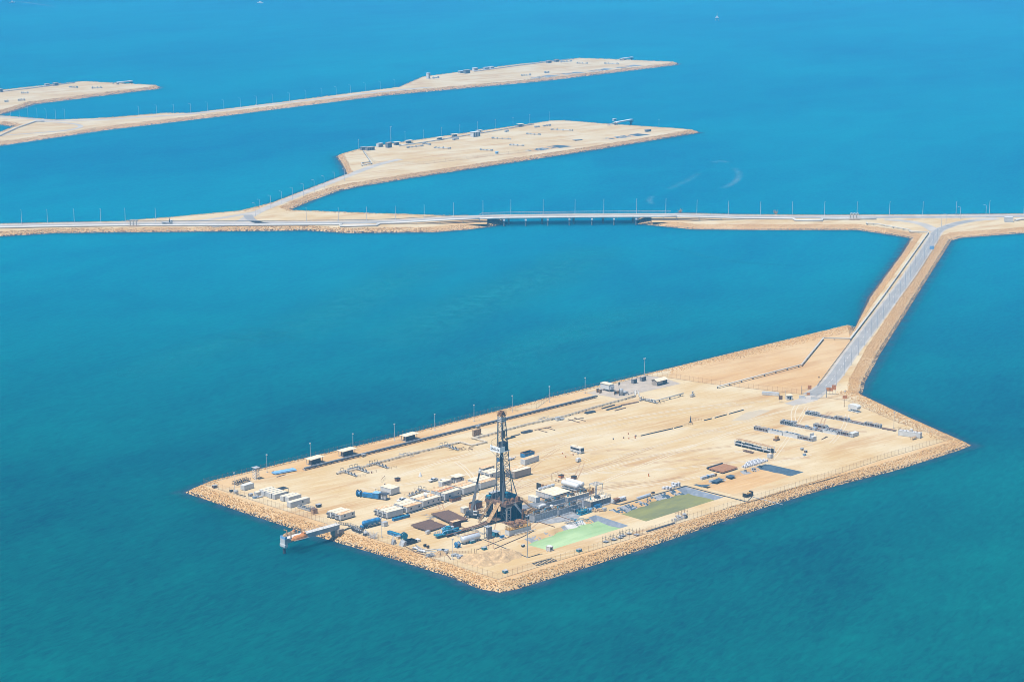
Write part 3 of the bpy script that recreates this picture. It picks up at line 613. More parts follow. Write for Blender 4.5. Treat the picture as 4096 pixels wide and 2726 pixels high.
def fence(pts, h, label, step=3.0, gap=(), name='chain_link_fence'):
    t = thing(name, label, 'fence', pts[0]); o = pts[0]; pm = None; wire = MB(); q = MB(); n = 0
    tot = sum((b - a).length for a, b in zip(pts, pts[1:])); step = max(step, tot / 96)
    pb = MB(); pb.cyl((0, 0, 0), (0, 0, h), .042, 5); pb.bar((0, 0, h), (.25, .15, h + .4), .05)
    post = pb.obj('post', 'rust', t); post.location = (0, 0, 0); first = True
    for a, b in zip(pts, pts[1:]):
        a = a - o; b = b - o; L = (b - a).length; k = max(1, round(L / step))
        wire.add([a, b, b + Vector((0, 0, h)), a + Vector((0, 0, h))], [(0, 1, 2, 3)])
        q.bar(a + Vector((0, 0, h)), b + Vector((0, 0, h)), .035); q.bar(a + Vector((0, 0, .08)), b + Vector((0, 0, .08)), .07)
        for i in range(k + 1):
            if i == 0 and not first: continue
            p = a.lerp(b, i / k)
            if first: first = False; post.location = p; continue
            c = post.copy(); COL.objects.link(c); c.parent = t; c.location = p
    wire.obj('wire_mesh', 'chain', t); q.obj('rail', 'rust', t); return t
def tank_h(loc, rot, L, r, label, m='silver', z=None, ladder=True, walk=False, name='storage_tank', cat='tank', legs=4, group=None):
    t = thing(name, label, cat, loc, rot, group); z = z or r + .7
    s = MB(); s.lathe([(.02, -.35 * r), (r * .6, -.25 * r), (r * .9, -.08 * r), (r, .1 * r), (r, L - .1 * r), (r * .9, L + .08 * r), (r * .6, L + .25 * r), (.02, L + .35 * r)], 'x', 18, c=(0, 0, z)); s.obj('shell', m, t, True)
    for i in range(legs):
        x = L * (i + .5) / legs; q = MB(); q.box(x - .12, x + .12, -r * .8, r * .8, .2, z - r * .55); q.obj('saddle', m, t)
    q = MB(); q.box(-.6, L + .6, -r * .75, -r * .5, 0, .25); q.box(-.6, L + .6, r * .5, r * .75, 0, .25); q.obj('skid', 'darkgrey', t)
    if walk:
        q = MB(); q.box(.5, L - .2, .1, .9, z + r, z + r + .08); rails(q, [(.5, .9, z + r), (L - .2, .9, z + r), (L - .2, -.3, z + r)], 1, 1.6); q.obj('walkway', 'rust', t)
    return t
def pipe_line(name, pts, r, label, cat='pipeline', m='whitepipe', sup=6.0, gz=None, supm='darkgrey', n=8, group=None, twin=0, supw=None):
    o = pts[0].copy(); t = thing(name, label, cat, (o.x, o.y, ZD)); o = Vector((o.x, o.y, ZD)); pts = [p - o for p in pts]
    if group: t['group'] = group
    q = MB(); q.tube(pts, r, n); q.obj('pipe', m, t, True)
    if twin:
        pp = []
        for i, p in enumerate(pts):
            d = pts[min(i + 1, len(pts) - 1)] - pts[max(0, i - 1)]; d.z = 0; d.normalize(); pp.append(p + Vector((-d.y, d.x, 0)) * twin)
        q = MB(); q.tube(pp, r, n); q.obj('pipe', m, t, True)
    if sup:
        k = 0; acc = 0; proto = {}
        for a, b in zip(pts, pts[1:]):
            L = (b - a).length; d = (b - a) / max(L, .01); ang = atan2(d.y, d.x)
            while acc <= L and k < 95:
                p = a + d * acc; hgt = round(p.z - r, 1); acc += sup; k += 1
                if hgt < .15: continue
                if hgt not in proto:
                    g = MB(); w = supw or (r + .15 + abs(twin) / 2); y0 = twin / 2
                    g.box(-.15, .15, y0 - w, y0 + w, hgt - .15, hgt); g.box(-.12, .12, y0 - w * .6, y0 - w * .6 + .22, -.1, hgt - .15); g.box(-.12, .12, y0 + w * .6 - .22, y0 + w * .6, -.1, hgt - .15)
                    c = proto[hgt] = g.obj('support', supm, t)
                else: c = proto[hgt].copy(); COL.objects.link(c); c.parent = t
                c.location = (p.x, p.y, 0); c.rotation_euler = (0, 0, ang)
            acc -= L
    return t
def mat_bundle(loc, rot, L, w, label, m='pipebrown', cat='pipe stack', n=None, layers=2, r=.12, name='pipe_stack', rack=True, h0=.5):
    t = thing(name, label, cat, loc, rot); q = MB(); n = n or int(w / (2.2 * r))
    for k in range(layers):
        for i in range(n - k):
            y = (i + .5 + k * .5) * w / n; e = random.uniform(-.25, .25); q.cyl((e, y, h0 + r + k * r * 1.75), (L + e, y, h0 + r + k * r * 1.75), r, 6)
    q.obj('pipes', m, t)
    if rack:
        for f in (.1, .5, .9):
            g = MB(); g.box(L * f - .2, L * f + .2, -.2, w + .2, h0 - .25, h0); g.box(L * f - .1, L * f + .1, 0, .2, 0, h0 - .25); g.box(L * f - .1, L * f + .1, w - .2, w, 0, h0 - .25); g.obj('rack_beam', 'darkgrey', t)
    return t
def drum_reel(loc, rot, r, w, label, m='blue'):
    t = thing('hose_reel', label, 'reel', loc, rot)
    for y in (0, w):
        q = MB(); q.lathe([(r * .55, -.06), (r, -.08), (r, .08), (r * .55, .06)], 'y', 20, c=(0, y, r + .25))
        for k in range(6): a = k * pi / 3; q.bar((0, y, r + .25), (r * .9 * cos(a), y, r + .25 + r * .9 * sin(a)), .1)
        q.obj('flange', m, t)
    q = MB(); q.lathe([(r * .62, .1), (r * .66, w * .5), (r * .62, w - .1)], 'y', 18, c=(0, 0, r + .25)); q.obj('coiled_hose', 'steel', t)
    q = MB(); q.box(-r, r, -.2, 0, 0, .2); q.box(-r, r, w, w + .2, 0, .2); q.box(-r, -r + .2, 0, w, 0, .18); q.box(r - .2, r, 0, w, 0, .18)
    for y in (-.16, w + .16): q.bar((-r * .7, y, .1), (0, y, r + .3), .16); q.bar((r * .7, y, .1), (0, y, r + .3), .16)
    q.obj('stand', m, t); return t
def skip_box(loc, rot, L, w, h, label, m='teal', name='waste_skip', cat='skip', lid=True, group=None):
    t = thing(name, label, cat, loc, rot, group); q = MB(); q.side([(0, .15), (L, .15), (L + .15, h), (-.15, h)], 0, w)
    for x in (.25, .5, .75): q.box(L * x - .06, L * x + .06, -.06, 0, .2, h - .05)
    q.obj('body', m, t); q = MB(); q.box(-.2, L + .2, -.08, w + .08, h, h + .1); q.obj('lid', 'steel' if lid else 'black', t)
    q = MB(); q.box(.2, .5, .1, w - .1, 0, .15); q.box(L - .5, L - .2, .1, w - .1, 0, .15); q.obj('runner', 'darkgrey', t); return t
def barrels(loc, pts, label, m='orange', r=.3, h=.95):
    o = []
    for i, (dx, dy) in enumerate(pts):
        t = thing('barrel', label[i], 'barrel', loc + Vector((dx, dy, 0)), 0, 'loose barrels and cones on the yard')
        q = MB(); q.lathe([(r * .95, 0), (r, .05), (r, h * .33), (r * 1.05, h * .35), (r, h * .37), (r, h * .66), (r * 1.05, h * .68), (r, h * .7), (r, h)], 'z', 10); q.obj('drum', m, t)
        q = MB(); q.lathe([(r * .9, h), (r * .9, h + .04)], 'z', 10); q.obj('lid', 'white', t)
def shelter(loc, rot, L, w, h, label, group, n=3):
    t = thing('equipment_shelter', label, 'shelter', loc, rot, group)
    q = MB(); q.side([(-.8, h - .15), (L + .8, h - .15), (L + .8, h), (-.8, h)], -.9, w + .9)
    for i in range(1, 8): x = (L + 1.6) * i / 8 - .8; q.box(x - .04, x + .04, -.88, w + .88, h, h + .06)
    q.obj('roof', 'cream_roof', t)
    for x in (0, L):
        for y in (0, w): g = MB(); g.box(x - .1, x + .1, y - .1, y + .1, 0, h - .15); g.obj('post', 'steel', t)
    k = L * .86 / n
    for i in range(n):
        x = L * .07 + i * k; g = MB(); g.box(x, x + k * .88, w * .15, w * .75, .25, h * .72); c = g.obj('cabinet', 'grey', t)
        g = MB(); g.box(x + .1, x + k * .42, w * .15 - .05, w * .15 - .01, .35, h * .68); g.box(x + k * .46, x + k * .84, w * .15 - .05, w * .15 - .01, .35, h * .68); g.obj('door', 'darkgrey', c)
    g = MB(); g.box(-.2, L + .2, -.1, w + .1, 0, .22); g.obj('plinth', 'concrete', t); return t
def manifold(loc, rot, label, group, n=2):
    t = thing('wellhead_manifold', label, 'manifold', loc, rot, group)
    for i in range(n):
        q = MB(); x = i * 3.2; q.tube([(x, 0, .8), (x, 0, 2.2), (x, .3, 2.4), (x + 1.8, .3, 2.4), (x + 2.0, 0, 2.2), (x + 2.0, 0, .8)], .1, 6); q.obj('pipe_loop', 'darkgrey', t)
    q = MB(); q.tube([(-1, .3, .7), (n * 3.4, .3, .7)], .28, 8); q.tube([(-1, 1.1, .7), (n * 3.4, 1.1, .7)], .2, 8)
    for i in range(n * 3): q.lathe([(.42, -.15), (.42, .15)], 'x', 8, c=(i * 1.1, .3, .7))
    q.obj('header', 'steel', t)
    q = MB()
    for k in range(3): q.tube([(n * 1.6, -k * .5, .7), (n * 1.6 + .4 * k, -5 - k, .7), (n * 1.6 + .5 * k, -11, .6)], .18, 6)
    q.obj('flow_line', 'steel', t)
    for k in range(7):
        y = -2 - k * 1.3; x = n * 1.6 + (k % 2) * .5; q = MB(); q.lathe([(.35, -.15), (.35, .15)], 'y', 8, c=(x, y, .75)); q.box(x - .15, x + .15, y - .15, y + .15, .7, 1.7); q.lathe([(.35, 1.7), (.35, 1.78)], 'z', 8, c=(x, y, 0)); q.obj('valve', 'grey', t)
    q = MB(); rails(q, [(n * 1.6 - 1.5, -12, 0), (n * 1.6 + 4.5, -12.5, 0)], 1.3, 2.4); rails(q, [(-1.5, -1.2, 0), (n * 3.4, -1.2, 0)], 1.2, 1.6); q.obj('railing', 'rust', t)
    q = MB(); 
    for i in range(n * 2): q.box(i * 1.7, i * 1.7 + .3, -.1, 1.5, 0, .5)
    q.obj('support', 'concrete', t); return t
def module(loc, rot, L, label, style, w=2.4, h=2.0, group='rig sections laid out in rows on the yard'):
    t = thing('rig_section', label, 'rig section', loc, rot, group); f = MB()
    for y in (0, w):
        f.bar((0, y, .15), (L, y, .15), .28); 
        if style != 'low': f.bar((0, y, h), (L, y, h), .22)
        if style == 'solid': f.box(.1, L - .1, y - .04, y + .04, .2, h - .05)
        elif style == 'truss':
            n = 6
            for i in range(n):
                if i in (2,): continue
                a, b = L * i / n, L * (i + 1) / n; f.bar((a, y, .15), (a, y, h), .2); f.bar((b, y, .15), (b, y, h), .2); f.bar((a, y, .2), (b, y, h - .1), .16); 
        elif style == 'posts':
            for i in range(10):
                if i in (4, 5): continue
                x = L * i / 9; f.bar((x, y, .15), (x, y, h), .22)
        else:
            for i in range(7): x = L * i / 6; f.bar((x, y, .15), (x, y, h * .45), .2)
            f.bar((0, y, h * .45), (L, y, h * .45), .16)
    for x in (0, L): f.box(x - .15, x + .15, 0, w, .05, h if style in ('solid', 'posts') else h * .6)
    f.obj('frame', 'white' if style == 'solid' else 'framegrey', t)
    q = MB(); hh = h * (.4 if style == 'low' else .8)
    if style == 'solid': q.box(.3, L - .3, .25, w - .25, h - .5, h - .2)
    else:
        for i in range(6): y = .3 + (w - .6) * i / 5; q.cyl((.3, y, hh * .5), (L - .3, y, hh * .5), .16, 6); q.cyl((.3, y, hh * .95), (L - .3, y, hh * .95), .16, 6)
        q.box(.2, L - .2, .15, w - .15, .25, hh * .42)
    q.obj('contents', 'brown' if style in ('posts', 'low') else 'darkgrey', t)
    q = MB()
    for i in range(4): x = L * (.1 + .2 * i); q.box(x, x + .9, w * .25, w * .8, h - .2, h + random.uniform(.1, .5))
    if style in ('truss', 'solid'): q.obj('fitting', 'steel', t)
    return t
def debris(loc, label, m, n, spread, s, rot=None, cat='debris', name='scrap_heap', kind='box'):
    t = MB(); r = random.Random(n * 7 + int(loc.x))
    for i in range(n):
        x, y = r.uniform(-1, 1) * spread, r.uniform(-1, 1) * spread * .6; a = r.random() * 6.28; L = s * r.uniform(.4, 1.5)
        if kind == 'bar': t.bar((x, y, .1 + .1 * (i % 3)), (x + L * cos(a), y + L * sin(a), .1 + .15 * (i % 2)), .14)
        else: t.bar((x, y, s * .3), (x + L * cos(a), y + L * sin(a), s * .25), s * r.uniform(.4, .9))
    o = t.obj(name, m); o.location = loc; return tag(o, label, cat)
# ================================================================ drilling rig
RL = at('R', 412, 1195, ZD + 9); RL.z = ZD
rig = thing('drilling_rig', 'tall dark lattice drilling rig with a white lettered monkey board', 'drilling rig', RL, AL)
MH, FZ = 41.8, 9.0
def leg(i, t):      # corner legs: 0 (-x,+y) 1 (-x,-y) 2 (+x,-y) 3 (+x,+y)
    x = -2.8 if i in (0, 1) else 2.9 + (-.6 - 2.9) * t; y = (2.75 - 1.5 * t) * (1 if i in (0, 3) else -1)
    return Vector((x, y, FZ + MH * t))
q = MB()
for i in range(4): q.bar(leg(i, 0), leg(i, 1), .34)
q.obj('mast_leg', 'mast', rig)
q = MB(); NB = 17
for k in range(NB):
    a, b = k / NB, (k + 1) / NB
    for i, j in ((1, 2), (2, 3), (3, 0)):
        if (i, j) != (2, 3) or k > 3: q.bar(leg(i, b), leg(j, b), .15); q.bar(leg(i, a) if k % 2 else leg(j, a), leg(j, b) if k % 2 else leg(i, b), .15)
    p, s = leg(0, b), leg(1, b); u, v = leg(0, a), leg(1, a)     # open V-door side: narrow ladder panel each side
    for c, d, e, f in ((p, s, u, v), (s, p, v, u)):
        m1 = c.lerp(d, .3); q.bar(c, m1, .13); q.bar(e.lerp(f, .3) if k % 2 else e, m1 if not k % 2 else c, .13)
q.obj('lattice_bracing', 'mast', rig)
q = MB(); q.box(-3.1, -.1, -1.6, 1.6, FZ + MH, FZ + MH + .5); q.box(-2.6, -.6, -1.2, 1.2, FZ + MH + .5, FZ + MH + 1.5)
for y in (-1, -.4, .2, .8): q.lathe([(.55, -.12), (.55, .12)], 'y', 12, c=(-1.5, y, FZ + MH + 1.7))
rails(q, [(-3.1, -1.6, FZ + MH + .5), (-.1, -1.6, FZ + MH + .5), (-.1, 1.6, FZ + MH + .5), (-3.1, 1.6, FZ + MH + .5), (-3.1, -1.6, FZ + MH + .5)], 1.2, 1.2, .1)
q.obj('crown_block', 'rust', rig); q = MB()
for z in (1.0, 1.9, 2.8): p = leg(1, 1 - z / MH); s = leg(0, 1 - z / MH); u = leg(2, 1 - z / MH); q.bar(p, s, .35); q.bar(p, u, .35)
q.obj('crown_brace', 'white', rig); q = MB()
for x in (-4.9, -2.6): q.bar((x, -7, .2), (x, -7, FZ - 1.3), .35)
for z in (2, 4, 6): q.bar((-4.9, -7, z), (-2.6, -7, z), .2)
q.bar((-4.9, -7, 4), (-2.6, -7, 2), .16); q.box(-5.2, -1.8, -7.1, -6.9, FZ - 2.2, FZ - 1.4); q.obj('corner_frame', 'whitepipe', rig)
mz = FZ + 24.3
q = MB(); q.box(-5, -4.9, -2.3, 4.4, mz, mz + 2.7); q.box(-4.9, -1.7, -2.3, -2.2, mz, mz + 2.7); q.box(-4.9, -3.6, 4.3, 4.4, mz, mz + 2.7); q.box(-4.9, 2, -2.2, 4.3, mz, mz + .15)
q.bar((-5, 3.5, mz), (-2.8, 2.3, mz - 3), .15); q.bar((-4.8, -2, mz), (-2.8, -2.3, mz - 3), .15)
mbd = q.obj('monkey_board', 'signwhite', rig)
lettering('SINO-16', 1.65, 'black', mbd, (-5.03, 1.05, mz + 1.25), (pi / 2, 0, -pi / 2))
q = MB(); q.bar((-4.6, 3.4, mz + 2.5), (-4.6, 4.2, mz + 4.2), .1); q.bar((-4.6, 4.2, mz + 4.6), (-2.8, 2.2, mz + 6.4), .12); q.bar((-4.6, 4.2, mz + 4.6), (-2.8, 2.2, mz + 2), .1); q.obj('tie_rod', 'tanrust', rig)
q = MB(); q.box(-3.2, -2.3, -1.8, -.4, FZ + .4, mz - .2); q.obj('drill_pipe_stands', 'black', rig)
q = MB(); q.box(-2.2, 1.2, -1.6, 1.7, mz + .3, mz + 4.2); q.obj('wind_screen', 'darkgrey', rig)
q = MB(); q.box(-1.6, .0, -.6, .6, FZ + 30.5, FZ + 34); q.lathe([(.9, -.5), (.9, .5)], 'y', 12, c=(-.8, 0, FZ + 33)); q.bar((-.8, 0, FZ + 4), (-.8, 0, FZ + MH), .28); q.box(-1.5, .1, -.7, .7, FZ + 8, FZ + 14); q.obj('travelling_block', 'rust', rig)
q = MB(); q.box(-2.9, -2.3, .6, 2.3, FZ + 19, FZ + 20.8); q.obj('tarpaulin', 'paleblue', rig)
# floor, substructure, A-frame
q = MB(); q.box(-5.6, 5.6, -7.2, 7.2, FZ - .9, FZ); q.obj('drill_floor', 'brown', rig)
q = MB(); q.box(-5.75, -5.6, -7.3, 7.3, FZ - 1.3, FZ + .05); q.box(-5.6, 5.6, -7.35, -7.2, FZ - 1.3, FZ + .05)
rails(q, [(-5.6, 7, FZ), (-5.6, 2, FZ)], 1.2, 1.2, .09); rails(q, [(-5.6, -2, FZ), (-5.6, -7.2, FZ), (5.6, -7.2, FZ), (5.6, 7.2, FZ), (-5.6, 7.2, FZ)], 1.2, 1.3, .09); q.obj('floor_edge', 'brown', rig)
q = MB()
for x in (-5, -1.6, 1.8, 5):
    for y in (-6.6, -3.4, 3.4, 6.6): q.box(x - .25, x + .25, y - .25, y + .25, .6, FZ - .9)
for y in (-6.6, -3.4, 3.4, 6.6):
    q.box(-6, 6, y - .5, y + .5, 0, .7); q.bar((-5, y, .8), (-1.6, y, FZ - 1), .25); q.bar((5, y, .8), (1.8, y, FZ - 1), .25)
for x in (-5, 5): q.bar((x, -6.6, 4.5), (x, -3.4, 4.5), .22); q.bar((x, 6.6, 4.5), (x, 3.4, 4.5), .22); q.bar((x, -6.6, .8), (x, -3.4, 4.4), .2)
q.obj('substructure', 'darkgrey', rig)
for b_ in ((-.2, 4.9, -6.3, -6.1), (-1.5, 4.9, -3.2, -2.9), (5.0, 5.3, -6.0, 3.2), (-4.6, -4.4, 3.6, 6.4)): q = MB(); q.box(*b_, .2, FZ - 1); q.obj('tarp_shade_panel', 'black', rig)  # front tarp, then black panels added for the shade under the floor
q = MB(); q.lathe([(1.1, .2), (1.1, 2.6), (.7, 2.7), (.7, 3.6), (1.1, 3.7), (1.1, 5.2), (.5, 5.3), (.5, FZ - 1)], 'z', 14, c=(-.9, 0, 0)); q.box(-2.4, .6, -.6, .6, 2.2, 3); q.obj('blowout_preventer', 'brown', rig)
q = MB()
for y in (-2.2, 2.2): q.bar((5.2, y * 1.9, FZ), (1.7, y * .95, FZ + 14), .45); q.bar((-5.0, y * 1.9, FZ), (-2.9, y, FZ + 9), .3)
q.obj('support_strut', 'mast', rig)
q = MB(); q.box(2.4, 5.2, -3, 1.6, FZ, FZ + 2.2); q.lathe([(1.0, -1.6), (1.0, 1.6)], 'y', 14, c=(3.4, 0, FZ + 2)); q.box(2.8, 5, 2, 4.6, FZ, FZ + 1.8); q.obj('drawworks', 'teal', rig)
q = MB(); q.box(-3.6, 1.4, 4.4, 6.9, FZ + .1, FZ + 2.7); dg = q.obj('doghouse', 'grey', rig); q = MB(); q.box(-3.8, 1.6, 4.3, 7.0, FZ + 2.7, FZ + 2.85); q.obj('roof', 'steel', dg); q = MB(); q.box(-3.66, -3.58, 4.9, 6.4, FZ + 1.2, FZ + 2.2); q.obj('window', 'glass', dg)
q = MB(); q.box(-5.2, -3.9, 4.6, 7, FZ + .1, FZ + 1.9); q.obj('tool_locker', 'teal', rig)
for nm, b_ in (('power_tong', (0, 1.6, -5.6, -4.2, 1.3)), ('hydraulic_unit', (2.6, 4.4, -6.6, -5, 1.6)), ('tool_box', (-4.6, -3.2, -6.4, -5.2, 1.1))): q = MB(); q.box(*b_[:4], FZ, FZ + b_[4]); q.box(b_[0] + .2, b_[1] - .2, b_[2] + .2, b_[3] - .2, FZ + b_[4], FZ + b_[4] + .4); q.obj(nm, 'rust', rig)
q = MB(); q.lathe([(.35, 0), (.35, 1.6), (.2, 1.7)], 'z', 10, c=(-1.2, -4.5, FZ)); q.obj('mousehole_pipe', 'rust', rig)
q = MB(); ra, rb = Vector((-5.7, -2.5, FZ)), Vector((-13.2, -2.5, .8))
q.bar(ra, rb, 2.2, 0, .3); q.bar(ra + Vector((0, 1.1, .35)), rb + Vector((0, 1.1, .35)), .2); q.bar(ra + Vector((0, -1.1, .35)), rb + Vector((0, -1.1, .35)), .2)
for s in (.35, .7): p = ra.lerp(rb, s); q.bar(p + Vector((0, -.8, 0)), (p.x, p.y - .8, .1), .2); q.bar(p + Vector((0, .8, 0)), (p.x, p.y + .8, .1), .2)
q.obj('pipe_ramp', 'tanrust', rig)
def stairs(a, b, w, m, par, n=22):
    q = MB(); a, b = Vector(a), Vector(b); d = (b - a); h = Vector((d.x, d.y, 0)).normalized(); s = Vector((-h.y, h.x, 0)) * (w / 2)
    for k in (s, -s): q.bar(a + k, b + k, .22); q.bar(a + k + Vector((0, 0, 1)), b + k + Vector((0, 0, 1)), .09); [q.bar(a.lerp(b, i / 6) + k, a.lerp(b, i / 6) + k + Vector((0, 0, 1)), .08) for i in range(7)]
    for i in range(n): p = a.lerp(b, (i + .5) / n); q.bar(p - s, p + s, .26, 0, .05)
    return q.obj('stairway', m, par)
stairs((-5.7, 2.2, FZ), (-14.6, 2.2, .1), 1.1, 'tanrust', rig); stairs((5.7, -6.2, FZ), (14.6, -6.2, 1.5), 1.2, 'tanrust', rig)
stairs((-1, -8.2, FZ - .3), (4.5, -8.2, 2.2), .9, 'silver', rig, 14)
cw = thing('pipe_catwalk', 'long rusty brown pipe catwalk leading from the rig ramp', 'catwalk', RL, AL)
q = MB(); q.box(-40, -9.5, -3.6, -2.0, .9, 1.15); q.bar((-40, -3.6, 1.2), (-9.5, -3.6, 1.2), .2); q.bar((-40, -2, 1.2), (-9.5, -2, 1.2), .2); q.obj('deck', 'brown', cw)
q = MB(); [q.bar((-40 + i * 2, -3.5, 0), (-39 + i * 2, -3.5, .9), .16) or q.bar((-38 + i * 2, -3.5, 0), (-39 + i * 2, -3.5, .9), .16) for i in range(14)]; q.bar((-40, -3.5, .05), (-11, -3.5, .05), .2); q.obj('truss', 'brown', cw)
for xx in (-25.5, -36.5):
    g = MB(); a = Vector((xx, -3.8, 1.2)); b = Vector((xx + .4, -12, .1)); g.bar(a, b, .12); g.bar(a + Vector((1, 0, 0)), b + Vector((1, 0, 0)), .12); [g.bar(a.lerp(b, i / 12), a.lerp(b, i / 12) + Vector((1, 0, 0)), .1) for i in range(13)]; g.obj('ladder', 'steel', cw)
# brown pipe racks
a, r, L = two('X', 640, 300, 1200, 185); mat_bundle(a + Vector((0, 0, .25)), r, L, 17.5, 'wide raised brown drill pipe rack nearest the crane', n=66, layers=2, r=.125)
a, r, L = two('B', 985, 1190, 1210, 1118); mat_bundle(a, r, L, 7.5, 'low brown pipe layer left of the wide raised pipe rack', n=30, layers=2, r=.12)
a, r, L = two('B', 880, 1165, 1105, 1090); mat_bundle(a + Vector((-.3, 1.6, 0)), r, L, 4.6, 'brown pipe layer in the middle of the low pipe racks', n=19, layers=2, r=.12, h0=.4)
a, r, L = two('B', 815, 1122, 1060, 1052); mat_bundle(a, r, L, 3.2, 'outermost low brown pipe layer beside the open sand', n=13, layers=1, r=.12, h0=.4)
# ================================================================ cabin rows beside the rig
G1 = 'cabins in rows beside the rig'
row('B', 470, 1020, 668, 968, 3, 3.3, ['nearest windowless white cabin with the blue beam at its side', 'middle white cabin of the leftmost windowless row', 'far white cabin with tan roof in the leftmost row'], ['cream_roof', 'cream_roof', 'rust_roof'], (), G1)
row('B', 715, 952, 905, 896, 3, 3.2, ['rust-roofed white cabin with two dark windows, second row', 'pale-roofed cabin behind the rust-roofed two-window cabin', 'small far cabin of the second row by the parked white cars'], ['rust_roof', 'cream_roof', 'cream_roof'], (.27, .8), G1)
r3 = row('B', 920, 880, 1135, 815, 3, 3.4, ['cream-roofed white cabin with three windows, third row', 'cabin with a white satellite dish between the third row roofs', 'far cream-roofed cabin of the third row beside the pipework'], ['cream_roof', 'rust_roof', 'cream_roof'], (.3, .58, .88), G1)
row('B', 1192, 797, 1388, 732, 3, 3.7, ['tall white cabin with two windows behind the brown bin', 'roofless cabin with an open orange-rust top', 'rust-roofed cabin beyond the open-topped cabin'], ['cream_roof', 'cream_roof', 'rust_roof'], (.3, .85), G1, opentop=1)
row('B', 1425, 722, 1612, 665, 3, 3.5, ['long plain white cabin left of the crane boom', 'rust-roofed cabin in the middle of the row behind the crane', 'rust-roofed cabin nearest the white office box'], ['cream_roof', 'rust_roof', 'rust_roof'], (), G1)
row('B', 1638, 655, 1838, 598, 3, 3.5, ['rust-roofed white cabin just left of the mast', 'pale-roofed cabin behind the rust-roofed one left of the mast', 'farthest pale-roofed cabin behind the crane boom tip'], ['rust_roof', 'cream_roof', 'cream_roof'], (), G1)
row('C', 450, 1042, 637, 990, 2, 3.8, ['tall beige cabin with two wall air conditioners right of the mast', 'rust-roofed cabin hidden behind the tall beige cabin'], ['cream_roof', 'rust_roof'], (), G1, body='concrete')
row('C', 172, 1050, 300, 1012, 2, 3.2, ['white cabin half hidden by the mast lattice', 'small white cabin end just left of the mast'], ['cream_roof', 'cream_roof'], (.2,), G1)
o = r3[1]; d_ = thing('satellite_dish', 'white satellite dish on a rusty cabin roof', 'satellite dish', at('B', 950, 745, ZD + 3.5), AL)
q = MB(); q.lathe([(.1, 0), (.7, .15), (1.3, .55), (1.32, .6), (.7, .25), (.1, .08)], 'x', 14, c=(-.9, 0, 1.4)); q.obj('reflector', 'white', d_); q = MB(); q.bar((0, 0, 0), (-.7, 0, 1.4), .12); q.box(-.5, .5, -.5, .5, 0, .08); q.obj('mount', 'steel', d_)
a, r, L = two('B', 1158, 628, 1274, 596); t = container(a, r, L, 2.6, 3.0, 'white office box with two lines of dark lettering behind the pickups', roof='cream_roof', cat='office', name='site_office')
lettering('MOBILE OFFICE', .62, 'darkgrey', t, (L * .5, -.08, 2.05), (pi / 2, 0, 0)); lettering('RIG CAMP', .5, 'darkgrey', t, (L * .48, -.08, 1.25), (pi / 2, 0, 0))
a, r, L = two('B', 1335, 582, 1432, 558); t = trailer(a, r, L, 4, 2.4, 'small white hut under a raised flat sunshade roof', wins=(.65,), cat='hut', name='gate_hut')
q = MB(); q.box(-.8, L + .3, -.8, 4.6, 3.6, 3.8); [q.box(x, x + .12, y, y + .12, 0, 3.6) for x in (-.6, L + .1) for y in (-.6, 4.4)]; q.obj('sunshade', 'cream_roof', t)
a, r, L = two('B', 1672, 475, 1812, 432); t = thing('bulk_bin', 'grey hopper-sided bulk bin on dark legs behind the cabins', 'bulk bin', a, r)
q = MB(); q.side([(0, 1.2), (L, 1.2), (L, 3.6), (0, 3.6)], 0, 3); [q.bar((L * (i + .5) / 5 - .05, -.03, 1.3), (L * (i + .5) / 5 - .05, -.03, 3.5), .1) for i in range(5)]; q.obj('hopper', 'steel', t)
q = MB(); [q.box(x - .15, x + .15, y, y + .3, 0, 1.2) for x in (.3, L / 2, L - .3) for y in (.1, 2.6)]; [q.lathe([(1.1, 1.2), (.3, .35)], 'z', 8, c=(L * (i + .5) / 4, 1.5, 0)) for i in range(4)]; q.obj('leg', 'darkgrey', t); q = MB(); q.box(-.1, L + .1, -.1, 3.1, 3.6, 3.75); q.obj('roof', 'rust_roof', t)
a, r, L = two('C', 572, 885, 727, 833); container(a, r, L, 3, 3.0, 'lone white cabin with a pale roof right of the mast', roof='rust_roof', cat='cabin', name='site_cabin')
a, r, L = two('C', 570, 805, 680, 775); t = thing('open_bin', 'open rusty-topped bin with a blue side behind the lone white cabin', 'bin', a, r)
q = MB(); w_ = 3.5; [q.box(*b_, 0, 2.4) for b_ in ((0, L, 0, .12), (0, L, w_ - .12, w_), (0, .12, .12, w_ - .12), (L - .12, L, .12, w_ - .12))]; q.obj('side', 'blue', t); q = MB(); [q.box(*b_, 2.4, 2.6) for b_ in ((-.1, L + .1, -.1, .2), (-.1, L + .1, w_ - .2, w_ + .1), (-.1, .2, .2, w_ - .2), (L - .2, L + .1, .2, w_ - .2))]; q.obj('rim', 'rust', t); q = MB(); q.box(.12, L - .12, .12, w_ - .12, .1, .5); q.obj('floor', 'rust', t)
